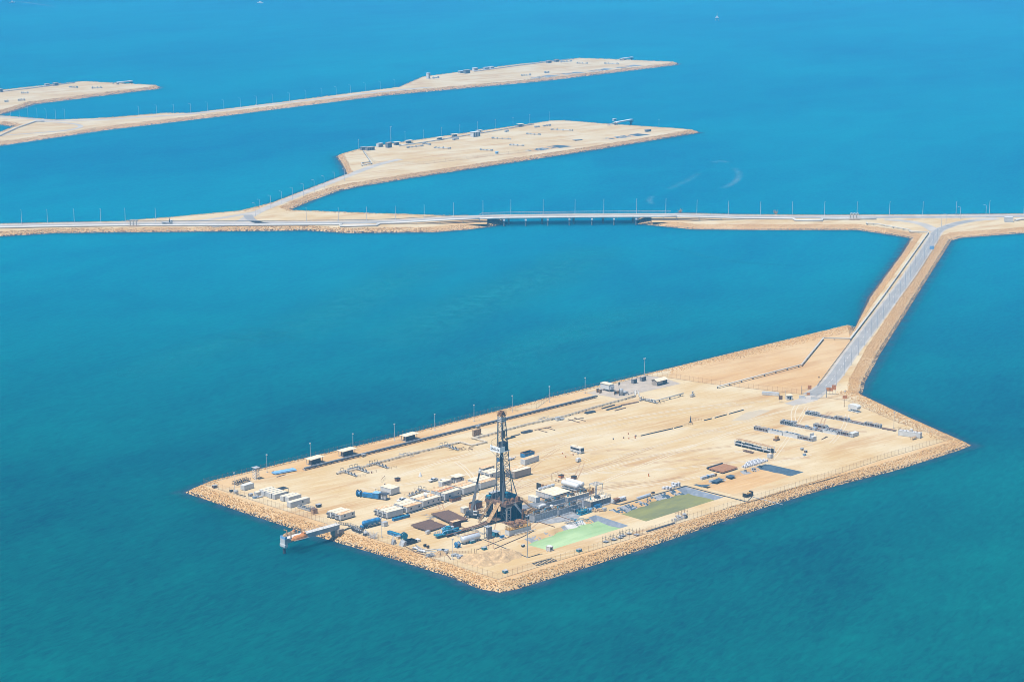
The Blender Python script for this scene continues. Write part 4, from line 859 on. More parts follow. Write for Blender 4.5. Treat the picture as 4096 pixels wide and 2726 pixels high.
# white office lying crosswise and the blue skid on the left
a, r, L = two('B', 385, 690, 515, 727); t = trailer(a, r, L, 5.8, 3.4, 'white cabin standing crosswise behind a dark handrail', door=False, wins=())
q = MB(); rails(q, [(-2.2, -1.6, .3), (L - 1, -1.6, .3)], 1.6, 2, .1); q.obj('handrail', 'darkgrey', t)
a, r, L = two('B', 150, 745, 360, 772); t = thing('hose_skid', 'blue hose handling skid with drums and a long beam', 'skid', a, r)
q = MB(); q.box(0, L * .62, 0, 2.2, .9, 2.2); q.box(0, L * .62, -.1, .1, .4, 1.0); q.box(L * .62, L, -.2, 3.2, .3, 2.9); q.obj('beam', 'blue', t); q = MB(); q.box(L * .62, L, -.3, 3.3, 2.9, 3.1); q.obj('lid', 'paleblue', t)
q = MB(); q.box(L, L + 4.5, -.2, 3, .2, .4); [q.box(L + x, L + x + .15, y, y + .15, .4, 3) for x in (0, 2.2, 4.3) for y in (-.2, 2.8)]; q.box(L, L + 4.5, -.2, 3, 2.9, 3.05); q.obj('cage', 'darkgrey', t); q = MB(); q.box(L + 1, L + 3.6, .3, 2.4, .4, 2.4); q.obj('engine', 'silver', t)
for i, y in enumerate((-3, .4)):
    q = MB(); q.lathe([(.5, 0), (1.6, .05), (1.6, .3), (1.0, .35), (1.0, 1.6), (1.6, 1.65), (1.6, 1.9), (.5, 1.95)], 'x', 16, c=(-2.2 - i * .4 - (1 - i) * 1.2, .6 + (1 - i) * .8, 1.6)); q.obj('drum', 'blue' if i else 'darkgrey', t)
G2 = 'white pickups parked behind the cabins'
pk = pickup(at('B', 1045, 545), AL + pi, 'white crew-cab pickup in open sand left of the office box', G2)
dup(pk, at('B', 1165, 562), AL + pi, 'white pickup partly hidden behind the lettered office box')
dup(pk, at('B', 650, 795), AL + pi, 'white pickup parked nearest the crosswise cabin')
dup(pk, at('B', 708, 812), AL + pi, 'white pickup tucked against the second cabin row')
# ================================================================ crane
t = thing('mobile_crane', 'dark rough-terrain crane with its boom raised beside the rig', 'crane', at('B', 1555, 1000), AL - 1.57 + .5)
q = MB(); q.box(-4, 4, -1.3, 1.3, 1.0, 1.9); q.box(-4.3, -3.6, -1.5, 1.5, .9, 1.5); q.box(3.6, 4.3, -1.5, 1.5, .9, 1.5); q.obj('carrier', 'darkgrey', t)
for x in (-2.4, 2.4):
    for y in (-1.35, 1.35): wheel(t, x, y, .85, .6)
for x in (-4, 4):
    for y in (-1, 1): g = MB(); g.bar((x, y, 1.1), (x, y * 3.3, 1.0), .3); g.bar((x, y * 3.3, 1.0), (x, y * 3.3, .1), .25); g.box(x - .4, x + .4, y * 3.3 - .4, y * 3.3 + .4, 0, .12); g.obj('outrigger', 'darkgrey', t)
q = MB(); q.box(-2.6, 2, -1.3, 1.3, 1.9, 3.1); q.box(-3.6, -2.6, -1.4, 1.4, 1.8, 3.3); q.obj('turntable', 'darkgrey', t); q = MB(); q.box(.2, 2.2, -2.0, -1.2, 2.0, 3.8); c = q.obj('cab', 'white', t); q = MB(); q.box(.4, 2.25, -2.04, -1.16, 2.8, 3.6); q.obj('window', 'glass', c)
bt = at('B', 1630, 415, ZD); # boom tip found on a level 24 m up
tip = at('B', 1630, 412, ZD + 23.5); loc = tip - t.location; ang = t.rotation_euler[2]; tipl = Vector((loc.x * cos(ang) + loc.y * sin(ang), -loc.x * sin(ang) + loc.y * cos(ang), 23.5))
b0 = Vector((-1.2, 0, 3.1)); q = MB()
for s0, s1, w_ in ((0, .4, 1.25), (.38, .68, .95), (.66, .97, .7)): q.bar(b0.lerp(tipl, s0), b0.lerp(tipl, s1), w_)
bo = q.obj('boom', 'grey', t); q = MB(); q.bar(b0.lerp(tipl, .66), b0.lerp(tipl, .97), .74, 0); q.obj('upper_section', 'black', bo); q = MB(); p = b0.lerp(tipl, .98); q.box(p.x - .5, p.x + .5, p.y - .5, p.y + .5, p.z - .6, p.z + .7); q.obj('boom_head', 'white', bo)
q = MB(); q.cyl((1.2, 0, 2.6), b0.lerp(tipl, .32), .2, 8); q.obj('lift_cylinder', 'silver', t)
a, r, L = two('B', 1425, 950, 1470, 940); container(a, r, 3.2, 2.4, 2.6, 'small white box beside the crane counterweight', roof='cream_roof', name='tool_box', cat='box')
a, r, L = two('B', 1560, 905, 1660, 870); skip_box(a, r, L, 3.4, 3.0, 'rusty brown open bin behind the crane', 'rust', lid=False)
debris(at('B', 1680, 915), 'pile of grey and brown steel behind the rig stairs', 'brown', 24, 4, 3, kind='bar')
# ================================================================ mud system right of the rig
GM = 'open mud tanks in a line right of the rig'
def mud_tank(v, p0, p1, w, h, label, m='steel', fence_m='yellow', deck='grey', gear=6):
    a, r, L = two(v, *p0, *p1); t = thing('mud_tank', label, 'mud tank', a, r, GM)
    q = MB(); q.box(0, L, 0, w, .3, h); n = int(L / 1.1)
    for i in range(n + 1): x = L * i / n; q.box(x - .06, x + .06, -.1, 0, .35, h - .05)
    q.box(-.05, L + .05, -.14, -.1, h - .3, h - .1); q.obj('tank_wall', m, t)
    q = MB(); q.box(0, L, .2, .5, 0, .3); q.box(0, L, w - .5, w - .2, 0, .3); q.obj('skid', 'darkgrey', t)
    q = MB(); q.box(-.1, L + .1, -.2, w + .2, h, h + .08); q.obj('walkway', deck, t)
    q = MB(); rails(q, [(0, 0, h + .08), (L, 0, h + .08), (L, w, h + .08), (0, w, h + .08), (0, 0, h + .08)], 1.1, 1.1, .1); q.obj('railing', fence_m, t)
    R = random.Random(int(L * 100))
    for i in range(gear):
        x = L * (i + .5) / gear; g = MB()
        if i % 3 == 0: g.lathe([(.45, 0), (.45, .8), (.25, .85), (.25, 1.4)], 'z', 10, c=(x, w * .5, h + .1)); g.obj('agitator', 'teal', t)
        elif i % 3 == 1: g.box(x - 1, x + 1, w * .25, w * .75, h + .1, h + 1.1); g.side([(x - .9, h + 1.1), (x + .9, h + 1.3), (x + .9, h + 1.5), (x - .9, h + 1.3)], w * .3, w * .7); g.obj('shale_shaker', 'darkgrey', t)
        else: g.tube([(x - 1.2, w * .3, h + .3), (x - .6, w * .3, h + .7), (x + .9, w * .4, h + .7), (x + 1.2, w * .4, h + .2)], .16, 6); g.obj('pipework', 'whitepipe', t)
    q = MB(); q.tube([(.5, -.7, .5), (L - .5, -.7, .5)], .16, 8); q.tube([(1.5, -1.1, .3), (L - 2, -1.1, .3)], .1, 6); q.obj('suction_pipe', 'silver', t); return t
mud_tank('T', (340, 1112), (868, 952), 3.4, 3.4, 'grey mud tank nearest the rig stairs with a yellow rail')
mud_tank('T', (905, 962), (1450, 792), 3.4, 2.9, 'grey mud tank in the middle with orange rails')
mud_tank('T', (1672, 782), (2135, 652), 5.2, 3.2, 'grey and brown stained mud tank at the far right end', deck='cream_roof', fence_m='steel', gear=3, m='grey')
mud_tank('T', (1130, 640), (1620, 505), 3.2, 2.3, 'mud tank of the back line beside the goalpost frame', gear=5, deck='cream_roof')
mud_tank('T', (620, 770), (1050, 650), 3.2, 2.3, 'back mud tank between the white building and grey tanks', gear=6)
a, r, L = two('Y', 1078, 1128, 1745, 958); t = thing('water_tank', 'white rectangular tank with yellow guard rails near the pale pond', 'water tank', a, r)
q = MB(); q.box(0, L, 0, 3.2, .2, 2.7); [q.box(L * i / 12 - .05, L * i / 12 + .05, -.06, 0, .3, 2.6) for i in range(13)]; q.box(L * .3, L * .42, -.12, 0, 2.0, 2.4); q.obj('tank_wall', 'white', t)
q = MB(); q.box(-.1, L + .1, -.1, 3.3, 2.7, 2.85); q.box(-.05, L + .05, -.15, -.1, 2.6, 3.0); q.obj('deck', 'yellow', t); q = MB(); rails(q, [(0, 0, 2.85), (L, 0, 2.85), (L, 3.2, 2.85), (0, 3.2, 2.85), (0, 0, 2.85)], 1.2, .9, .12); q.obj('railing', 'yellow', t)
q = MB(); q.box(L * .3, L * .5, .8, 2.6, 2.9, 4.2); q.box(L * .62, L * .72, 1, 2.4, 2.9, 3.8); q.obj('pump', 'brown', t); q = MB(); q.tube([(2.5, -1.2, .8), (L + 2, -1.2, .8)], .2, 8); q.tube([(2.5, -1.2, .8), (2.5, -1.2, .2)], .2, 8); q.obj('outlet_pipe', 'whitepipe', t)
for i, (px, py, lb) in enumerate(((1485, 655, 'left one of two tall rusty standpipes by the rig'), (1515, 645, 'right one of two tall rusty standpipes by the rig'))):
    t = thing('standpipe', lb, 'standpipe', at('Y', px, py), AL); q = MB(); q.cyl((0, 0, 0), (0, 0, 6.0), .32, 10); q.obj('pipe', 'rust', t); q = MB(); q.box(-.6, .6, -.6, .6, 0, .3); q.obj('base', 'brown', t)
t = thing('pump_walkway', 'orange railed walkway between rig stairs and mud tank', 'walkway', at('Y', 1640, 610), AL); q = MB(); q.box(0, 6.5, 0, 4, 2.6, 2.75); q.obj('deck', 'tanrust', t); q = MB(); rails(q, [(0, 0, 2.75), (6.5, 0, 2.75), (6.5, 4, 2.75), (0, 4, 2.75), (0, 0, 2.75)], 1.2, .9, .13); q.obj('railing', 'yellow', t); q = MB(); [q.box(x - .12, x + .12, y - .12, y + .12, 0, 2.6) for x in (.2, 3.2, 6.3) for y in (.2, 3.8)]; q.obj('leg', 'rust', t); q = MB(); q.tube([(1, 1, 3), (1, 1, 4), (5, 2, 4.2), (5, 3, 3)], .3, 8); q.box(2, 4, 1.5, 3, 2.8, 4.0); q.obj('pipework', 'tanrust', t)
debris(at('Y', 1290, 700), 'rusty brown machinery and scrap at the foot of the rig', 'rust', 44, 4.2, 1.5, cat='machinery')
# pumps and white lines
for i, (px, py, lb) in enumerate(((470, 790, 'white mud pump with long fluid lines nearest the rig'), (560, 745, 'white mud pump between two others behind grey tank'), (650, 700, 'white mud pump closest to the white building'))):
    t = thing('mud_pump', lb, 'mud pump', at('T', px, py), AL, 'white mud pumps'); q = MB(); q.box(-1, 6, -.9, .9, 0, .4); q.obj('skid', 'darkgrey', t); q = MB(); q.lathe([(.7, 0), (.85, .4), (.85, 3.2), (.5, 3.4)], 'x', 12, c=(0, 0, 1.3)); q.box(-.8, 1.2, -.8, .8, .4, 1.7); q.obj('body', 'white', t); q = MB(); q.lathe([(.4, 3.3), (.4, 6.6), (.55, 6.7), (.55, 7.2)], 'x', 10, c=(0, 0, 1.5)); q.tube([(-4, .9, 1.0), (6, .9, 1.2)], .22, 8); q.obj('discharge_line', 'whitepipe', t); q = MB(); q.lathe([(.4, 0), (.55, .9), (.3, 1.1)], 'z', 10, c=(3.8, 0, 1.9)); q.obj('dampener', 'darkgrey', t)
t = thing('mud_cleaner', 'white domed vessel and filters above the first mud tank', 'mud cleaner', at('T', 740, 830, ZD + 2.0), AL); t.location.z = ZD; q = MB(); q.lathe([(.9, .5), (1.0, 4.0), (.8, 4.7), (.3, 5.0)], 'z', 12); q.obj('vessel', 'white', t); q = MB(); q.box(-4, -1.5, -.8, .8, 3.4, 4.3); q.box(1.5, 3.5, -.6, .6, 3.4, 4.1); q.box(-4.2, 3.8, -1, 1, 3.2, 3.4); [q.box(x, x + .2, -.1, .1, 0, 3.2) for x in (-4, -.1, 3.6)]; q.obj('filter_bench', 'steel', t)
a, r, L = two('T', 375, 565, 800, 622); L *= 1.0
t = thing('generator_house', 'large white four-bay generator building with a cream roof', 'building', at('T', 800, 622), AL); W_, D_ = 12.8, 11.4
for i in range(4):
    y = i * W_ / 4; q = MB(); q.box(0, D_, y + .12, y + W_ / 4 - .12, .5, 3.0); q.obj('bay', 'white', t)
    q = MB(); q.box(-.08, 0, y + .5, y + 1.5, .6, 2.6); q.box(-.08, 0, y + 1.7, y + 2.7, .6, 2.6); q.obj('door', 'silver', t)
q = MB(); q.box(-.2, D_ + .2, -.15, W_ + .15, 3.0, 3.15); [q.box(-.18, D_ + .18, W_ * i / 4 - .03, W_ * i / 4 + .03, 3.15, 3.19) for i in range(1, 4)]; q.obj('roof', 'cream_roof', t); q = MB(); q.box(-.1, D_ + .1, .3, W_ - .3, 0, .5); q.obj('skid', 'darkgrey', t)
q = MB(); q.box(D_ * .45, D_ * .52, -.1, -.01, 1.7, 2.3); q.box(.05, D_, -.08, -.02, 2.75, 2.9); q.obj('window', 'glass', t)
for i in range(4): x = .8 + i * 2.9; q = MB(); q.lathe([(.5, -1.1), (.6, -.9), (.6, .9), (.5, 1.1)], 'x', 12, c=(x + 1, W_ - 1.4, 3.9)); q.bar((x, W_ - 1.4, 3.1), (x, W_ - 1.4, 3.9), .4); q.bar((x + 2, W_ - 1.4, 3.1), (x + 2, W_ - 1.4, 3.9), .2); q.obj('exhaust_silencer', 'silver', t)
t = container(at('T', 380, 652), AL, 2.5, 5.4, 2.7, 'small white container standing alone beside the generator building', roof='cream_roof')
for i, (px, py, lb) in enumerate(((1370, 400, 'white domed diesel tank nearer the mud tanks'), (1475, 350, 'white domed diesel tank behind its twin'))):
    t = tank_h(at('T', px, py), AL + pi / 2 + .02, 10.5, 1.35, lb, 'white', z=3.0, legs=3, group='twin white domed tanks', cat='fuel tank', name='fuel_tank'); q = MB(); q.box(-.4, 10.8, -1.4, 1.4, .9, 1.15); [q.box(x, x + .2, y, y + .2, 0, .9) for x in (-.2, 3.4, 7, 10.5) for y in (-1.3, 1.1)]; q.obj('stand', 'steel', t)
t = thing('diesel_engine', 'yellow engine with a black radiator behind the generator building', 'engine', at('T', 440, 340), AL); q = MB(); q.box(-.2, .3, -1.2, 1.4, .2, 3.4); q.obj('radiator', 'black', t); q = MB(); q.box(.6, 2.8, -1.6, .2, .5, 2.0); q.box(1.2, 2.4, -1.3, -.1, 2.0, 2.7); q.lathe([(.5, 2.8), (.5, 3.8)], 'x', 10, c=(0, -.7, 1.4)); q.obj('engine_block', 'tanrust', t); q = MB(); q.box(-.3, 5.5, -1.9, .6, 0, .4); q.box(4, 5.4, -1.8, -.2, .4, 1.6); q.obj('skid', 'rust', t)
t = thing('light_gantry', 'tall white goalpost frame standing over the back mud tank', 'gantry', at('T', 1790, 500), AL); q = MB()
for x, y in ((-2.2, 1.8), (2.2, 1.8), (-2.2, -1.8), (2.2, -1.8)): q.bar((x, y, 0), (x * 1.2, y, 6.6), .22)
q.bar((-2.2, 1.8, 0), (2.4, 1.8, 4), .12); q.bar((-2.2, -1.8, 0), (2.4, -1.8, 4), .12); q.obj('leg', 'steel', t); q = MB(); q.bar((-2.9, -2, 6.7), (2.9, -2, 6.7), .35); q.bar((-2.9, 2, 6.7), (2.9, 2, 6.7), .35); [q.bar((x, -2, 6.7), (x, 2, 6.7), .3) for x in (-2.6, -1.3, 0, 1.3, 2.6)]; q.obj('crossbeam', 'whitepipe', t); q = MB(); q.cyl((.2, 0, 0), (.2, 0, 6.6), .35, 8); q.obj('column', 'silver', t)
t = thing('pump_unit', 'orange and black pump cluster beside the twin white tanks', 'pump', at('T', 1500, 470), AL); q = MB(); q.box(-3, 6, -1.2, 1.2, 0, .4); q.obj('skid', 'orange_rust', t); q = MB(); q.box(-2.6, -.8, -.9, .9, .4, 2.6); q.box(0, 1.6, -.9, .9, .4, 2.1); q.obj('engine', 'black', t); q = MB(); q.box(2.2, 5.6, -1, 1, .4, 1.8); rails(q, [(2, -1.2, 1.8), (6, -1.2, 1.8), (6, 1.2, 1.8), (2, 1.2, 1.8)], 1.1, 1, .12); q.lathe([(.5, 0), (.5, 2.6)], 'z', 10, c=(6.6, 0, 0)); q.obj('pump_casing', 'yellow', t)
for i, (px, py, s, lb) in enumerate(((1290, 900, 1.0, 'grey-blue pump frame below the middle mud tank'), (1430, 950, 1.1, 'teal pipework skid nearest the pale pond'), (1580, 900, .9, 'pale blue cabinet and pump skid by the end tank'), (1790, 790, .8, 'low blue trough skid under the stained tank'))):
    t = thing('pump_skid', lb, 'pump skid', at('T', px, py), AL, 'blue pump skids below the mud tanks'); t.scale = (s, s, s); q = MB(); q.box(0, 5, 0, 2.6, 0, .3); [q.box(x, x + .15, y, y + .15, .3, 2.2) for x in (0, 2.4, 4.8) for y in (0, 2.4)]; rails(q, [(0, 0, 1.2), (5, 0, 1.2), (5, 2.6, 1.2), (0, 2.6, 1.2), (0, 0, 1.2)], 1, 1.2, .1); q.obj('frame', ('steel', 'teal', 'teal', 'blue')[i], t); q = MB(); q.box(.4, 1.9, .4, 2, .3, 1.7); q.lathe([(.6, 2.2), (.6, 4.4)], 'x', 10, c=(0, 1.2, 1)); q.tube([(4.4, 1.2, 1), (4.7, 1.2, 1.8), (2, 2, 2)], .15, 6); q.obj('pump', ('darkgrey', 'teal', 'paleblue', 'blue')[i], t)
debris(at('T', 1420, 1060), 'tangled blue-grey sheeting and beams on the pond bank', 'teal', 22, 4, 2.6, kind='bar', cat='scrap'); debris(at('T', 1180, 1110), 'grey crumpled planks on the sand above the pale pond', 'liner_pale', 14, 4, 3, kind='bar', cat='scrap')
debris(at('T', 1860, 840), 'heap of cream sacks beside the blue trough skid', 'sandpile', 18, 3.2, 1.3, cat='sacks', name='sack_heap'); skip_box(at('T', 1985, 850), AL, 1.6, 1.4, 1.4, 'small white tote at the end of the cream sack heap', 'white', 'tote_tank', 'tote')
t = thing('solids_skid', 'rust and blue-white machine at the far end of the mud tanks', 'machine', at('T', 2210, 650), AL); q = MB(); q.box(-.5, 8, -1.2, 1.2, 0, .4); q.obj('skid', 'darkgrey', t); q = MB(); q.box(.2, 3.6, -1.1, 1.1, 1.6, 2.0); q.box(.3, 3, -.9, .9, .4, 1.6); q.obj('canopy', 'rust', t); q = MB(); [q.box(4 + i * 1.4, 5.1 + i * 1.4, -1, 1, .4, 1.8) for i in range(3)]; q.obj('tote_rack', 'bags', t); q = MB(); q.box(-1.4, -.6, -1, 1, .2, 2.0); q.obj('cabinet', 'white', t)
# pipes on the sand by the ponds
def ground_pipe(v, p, r, label, m='darkgrey', cat='pipe'):
    return pipe_line('ground_pipe', [at(v, x, y) + Vector((0, 0, r + .06)) for x, y in p], r, label, cat, m, 0, n=6)
ground_pipe('T', [(440, 1100), (820, 1222)], .16, 'brown pipe running from the first mud tank to the pale pond', 'brown'); ground_pipe('T', [(850, 945), (1320, 1095)], .16, 'brown pipe from between tanks to the scrap on the bank', 'brown')
ground_pipe('U', [(230, 535), (380, 560), (1610, 205), (2356, 402)], .2, 'long black pipe round the olive pond'); ground_pipe('E', [(715, 572), (1440, 757), (1500, 690)], .18, 'black pipe running from the olive pond corner to the fence pump')
ground_pipe('D', [(860, 405), (1340, 600), (1465, 562)], .13, 'thin dark pipe from the grey tank towards the tall mast'); ground_pipe('D', [(985, 510), (1290, 380), (1400, 320)], .15, 'dark pipe along the sand beside the pale pond bank', 'brown'); ground_pipe('D', [(800, 520), (1240, 345), (1330, 300)], .11, 'thin brown pipe from the small teal box to the railed tank', 'brown')
ground_pipe('D', [(650, 330), (870, 235), (1010, 170)], .16, 'brown line along the near side of the pipe catwalk', 'brown')
# bundle of pipes by the olive pond
a, r, L = two('U', 720, 452, 965, 372); mat_bundle(a, r, L, 1.6, 'grey pipes stacked along the far rim of the olive pond', 'silver', n=4, layers=2, r=.2, rack=False, h0=.05)
skip_box(at('U', 990, 355), AL, 1.6, 1, .7, 'small rusty crate at the end of the grey stacked pipes', 'tanrust', 'crate', 'crate', lid=False)
k = 0
for px, py, s in ((1200, 262, 1.0), (1265, 262, 1.15), (1320, 258, .9), (1385, 232, 1.0), (1375, 190, 1.2), (1430, 212, 1.5), (1480, 205, 1.5)):
    t = thing('pallet_stack', ['lowest white wrapped pallet at the left end of the pond group', 'second white wrapped pallet in the short pond group', 'third short wrapped pallet beside the olive pond', 'small single wrapped pallet between the two pond groups', 'tall wrapped pallet at the back of the taller group', 'tall grey-white wrapped pallet in the middle of the taller group', 'tall wrapped pallet at the right end of the taller group'][k], 'pallet', at('U', px, py), AL, 'wrapped pallets by the olive pond'); k += 1
    q = MB(); q.box(-.6, .6, -.6, .6, 0, .15); q.obj('pallet', 'wood', t); q = MB(); q.prism([(-.58, -.5), (-.5, -.58), (.5, -.58), (.58, -.5), (.58, .5), (.5, .58), (-.5, .58), (-.58, .5)], .15, 1.3 * s); q.box(-.62, .62, -.62, .62, .5 * s, .6 * s); q.obj('load', 'bags', t); t.scale = (1.25, 1.25, 1)
# ================================================================ left end of the yard
AX = lambda p, dx, dy: p + Vector((cos(AL) * dx - sin(AL) * dy, sin(AL) * dx + cos(AL) * dy, 0))
a, r, L = two('A', 700, 545, 868, 492); t = thing('truss_stack', 'stack of grey lattice trusses near the left corner fence', 'truss stack', a, r); q = MB()
for y in (0, 1.6, 3.2):
    for z in (.3, 1.5): q.bar((0, y, z), (L, y, z), .18)
    for i in range(8): q.bar((L * i / 8, y, .3), (L * (i + 1) / 8, y, 1.5), .12)
q.obj('truss', 'darkgrey', t); q = MB(); [q.box(L * f - .15, L * f + .15, -.3, 3.6, 0, .22) for f in (.1, .5, .9)]; q.obj('bearer', 'brown', t)
a, r, L = two('A', 792, 605, 898, 572); container(a, r, L, 2.6, 2.7, 'lone white container near the left corner of the yard')
G3 = 'white containers in a tight row at the left yard'
for i, lb in enumerate(('nearest white container of the tight row of five', 'second white container of the tight row counting from the water', 'middle white container of the tight row of five', 'fourth white container of the tight row counting from the water', 'farthest white container of the tight row of five')):
    a, r, L = two('A', 1137, 705, 1255, 662); container(AX(a, -.3 * (i % 2), i * 2.6), AL, L, 2.0, 2.6, lb, group=G3, roof='cream_roof')
a, r, L = two('A', 930, 662, 995, 648); container(a, r, L, 2.2, 1.7, 'low white box at the outer end of the container row', name='tool_box', cat='box', roof='cream_roof')
skip_box(at('A', 905, 695), AL, 2.6, 1.6, .9, 'pale blue covered trailer box near the left fence', 'paleblue', 'covered_crate', 'crate'); skip_box(at('A', 945, 690), AL, 3.4, 1.4, .5, 'low white plank stack beside the pale blue crate', 'white', 'plank_stack', 'planks')
a, r, L = two('A', 1297, 738, 1375, 716); container(a, r, 8, 2.5, 2.6, 'white container in front of its pair beside the long one', roof='cream_roof', group='pair of white containers'); container(AX(a, -1, 2.9), r, 8, 2.5, 2.6, 'white container behind its pair beside the long one', roof='cream_roof', group='pair of white containers')
a, r, L = two('A', 1318, 802, 1535, 742); t = container(a, r, L, 2.6, 2.8, 'long white container with a small dark vent', roof='cream_roof'); q = MB(); q.box(L * .62, L * .67, -.12, 0, 1, 2); q.obj('vent', 'black', t)
a, r, L = two('A', 1396, 800, 1540, 842); t = thing('steel_basket', 'long grey steel basket full of parts beside the long container', 'basket', a, r); q = MB(); q.box(0, L, 0, 3, .1, .3); rails(q, [(0, 0, .3), (L, 0, .3), (L, 3, .3), (0, 3, .3), (0, 0, .3)], 1.4, 1.3, .14); q.box(0, L, -.06, .06, .3, 1.1); q.box(L - .06, L + .06, 0, 3, .3, 1.5); q.obj('frame', 'steel', t); q = MB(); [q.box(L * i / 5 + .2, L * i / 5 + 1.5, .5, 2.4, .3, random.uniform(.7, 1.3)) for i in range(5)]; q.obj('contents', 'darkgrey', t)
t = thing('wooden_crate', 'orange-brown wooden crate between basket and three cabins', 'crate', at('A', 1578, 872), AL); q = MB(); q.box(0, 2.6, 0, 2.0, .15, 2.2); [q.box(x - .08, x + .08, -.06, 0, .15, 2.2) for x in (.1, .9, 1.7, 2.5)]; q.obj('planking', 'wood', t); q = MB(); q.box(-.1, 2.7, -.1, 2.1, 2.2, 2.35); q.obj('lid', 'brown', t)
row('A', 1888, 950, 2050, 903, 3, 3.0, ['front white cabin of the trio by the pier, two windows', 'middle white cabin of the trio by the pier', 'rear white cabin of the trio by the pier'], ['rust_roof', 'cream_roof', 'cream_roof'], (.3, .85), 'three cabins side by side near the pier', gap=.45)
t = thing('lattice_tower', 'short white lattice tower near the rear left fence', 'tower', at('A', 925, 468), AL); q = MB()
for x in (-1.2, 1.2):
    for y in (-1.2, 1.2): q.bar((x, y, 0), (x * .85, y * .85, 6), .2)
for k in range(4):
    for x in (-1.2, 1.2): q.bar((x, -1.2, 1.5 * k), (x, 1.2, 1.5 * k + 1.5), .13); q.bar((-1.2, x, 1.5 * k), (1.2, x, 1.5 * k + 1.5), .13)
q.obj('lattice', 'white', t); q = MB(); q.box(-1.6, 1.6, -1.6, 1.6, 6, 6.2); [q.bar((x, -1.5, 6), (x, -1.5, 4.6), .15) for x in (-1.4, -.5, .4, 1.3)]; q.obj('platform', 'steel', t)
a, r, L = two('A', 1140, 425, 1385, 380); mat_bundle(a, r, L, 3.6, 'pile of pale blue pipes on bearers near the rear fence', 'paleblue', n=8, layers=2, r=.22, h0=.3); a, r, L = two('A', 1168, 450, 1270, 420); mat_bundle(a, r, L, 1, 'thin dark brown pipes in front of the pale blue pipes', 'brown', n=3, layers=1, r=.1, rack=False, h0=0)
for i, (px, py, s, m_, lb) in enumerate(((635, 622, 1.0, 'black', 'small black box by the left fence lamp'), (688, 638, 1.3, 'white', 'small white box by the left fence lamp'), (445, 578, 1.5, 'brown', 'low brown heap just inside the left corner fence'), (855, 672, 1.4, 'steel', 'small grey frame crate near the left fence'), (1630, 798, 1.6, 'darkgrey', 'small dark crate between the basket and the cabins'), (1360, 680, 1.6, 'steel', 'small grey unit behind the pair of containers'))):
    skip_box(at('A', px, py), AL, 1.4 * s, 1.1 * s, .9 * s, lb, m_, 'small_crate', 'crate', lid=i != 0)
t = thing('black_sheet', 'flat black sheet on posts beside the container row', 'canopy', at('A', 1245, 655), AL); q = MB(); q.box(0, 4, 1.5, 5.5, 2.5, 2.6); q.obj('cover', 'black', t); q = MB(); [q.box(x, x + .12, y, y + .12, 0, 2.5) for x in (0, 3.9) for y in (1.5, 5.4)]; q.obj('post', 'steel', t)  # raised black sheet drawn where a dark patch lies by the containers
a, r, L = two('A', 700, 645, 800, 668); mat_bundle(a, r, L, .5, 'single dark beam lying inside the left fence', 'black', n=2, layers=1, r=.15, rack=False, h0=0)
# ---- around the pier head and near-left fence
a, r, L = two('B', 170, 1150, 405, 1088); t = thing('tanker_trailer', 'blue bulk cement tanker trailer by the pier walkway', 'tanker trailer', a, r); L = min(L, 12)
q = MB(); q.lathe([(.3, .2), (1.15, .9), (1.3, 2), (1.3, L - 1.6), (1.1, L - .7), (.3, L)], 'x', 16, c=(0, 1.3, 2.5)); [q.lathe([(1.0, 2.0), (.25, .7)], 'z', 10, c=(L * f, 1.3, 0)) for f in (.3, .55, .78)]; q.obj('tank', 'blue', t); q = MB(); q.box(.2, L + 1, .5, .8, .9, 1.2); q.box(.2, L + 1, 1.8, 2.1, .9, 1.2); [q.box(L - .5, L - .3, y, y + .2, 0, 1) for y in (.5, 1.9)]; q.box(-.4, .6, .2, 2.4, .6, 1.6); q.obj('chassis', 'blue', t); q = MB(); q.box(1, L - 1, .9, 1.7, 3.75, 3.85); q.obj('top_walkway', 'steel', t)
for x in (1.2, 2.5, 3.8):
    for y in (.3, 2.3): wheel(t, x, y, .5, .4)
skip_box(at('B', 428, 1118), AL, 2.4, 2, 2.0, 'white generator box beside the blue tanker', 'white', 'generator', 'generator')
def beam_box(v, x0, y0, x1, y1, w, h, label, m='blue'):
    a, r, L = two(v, x0, y0, x1, y1); t = thing('beam_container', label, 'container', a, r); q = MB(); q.box(0, L, 0, .12, 0, h); q.box(0, L, w - .12, w, 0, h); q.box(0, .12, .12, w - .12, 0, h); q.box(L - .12, L, .12, w - .12, 0, h); q.box(-.05, L + .05, -.08, 0, h - .2, h); q.obj('side', m, t); q = MB(); q.box(.12, L - .12, .12, w - .12, h - .4, h - .25); q.obj('contents', 'teal', t); q = MB(); [q.box(L * f, L * f + .3, -.1, 0, .2, h - .2) for f in (.05, .5, .92)]; q.obj('rib', 'darkgrey', t)
beam_box('B', 552, 1047, 755, 992, 1.6, 1.3, 'long blue open beam box in front of the leftmost cabins'); beam_box('B', 468, 1205, 640, 1258, 1.6, 1.5, 'long blue open beam box lying across near the left fence')
skip_box(at('B', 605, 1272), AL, 1.6, 1.4, 1.2, 'small cream crate at the end of the crosswise blue box', 'cream_roof', 'crate', 'crate')
drum_reel(at('B', 690, 1275), AL - .3, 1.5, 1.5, 'big dark steel cable reel on a stand by the left fence', 'teal')
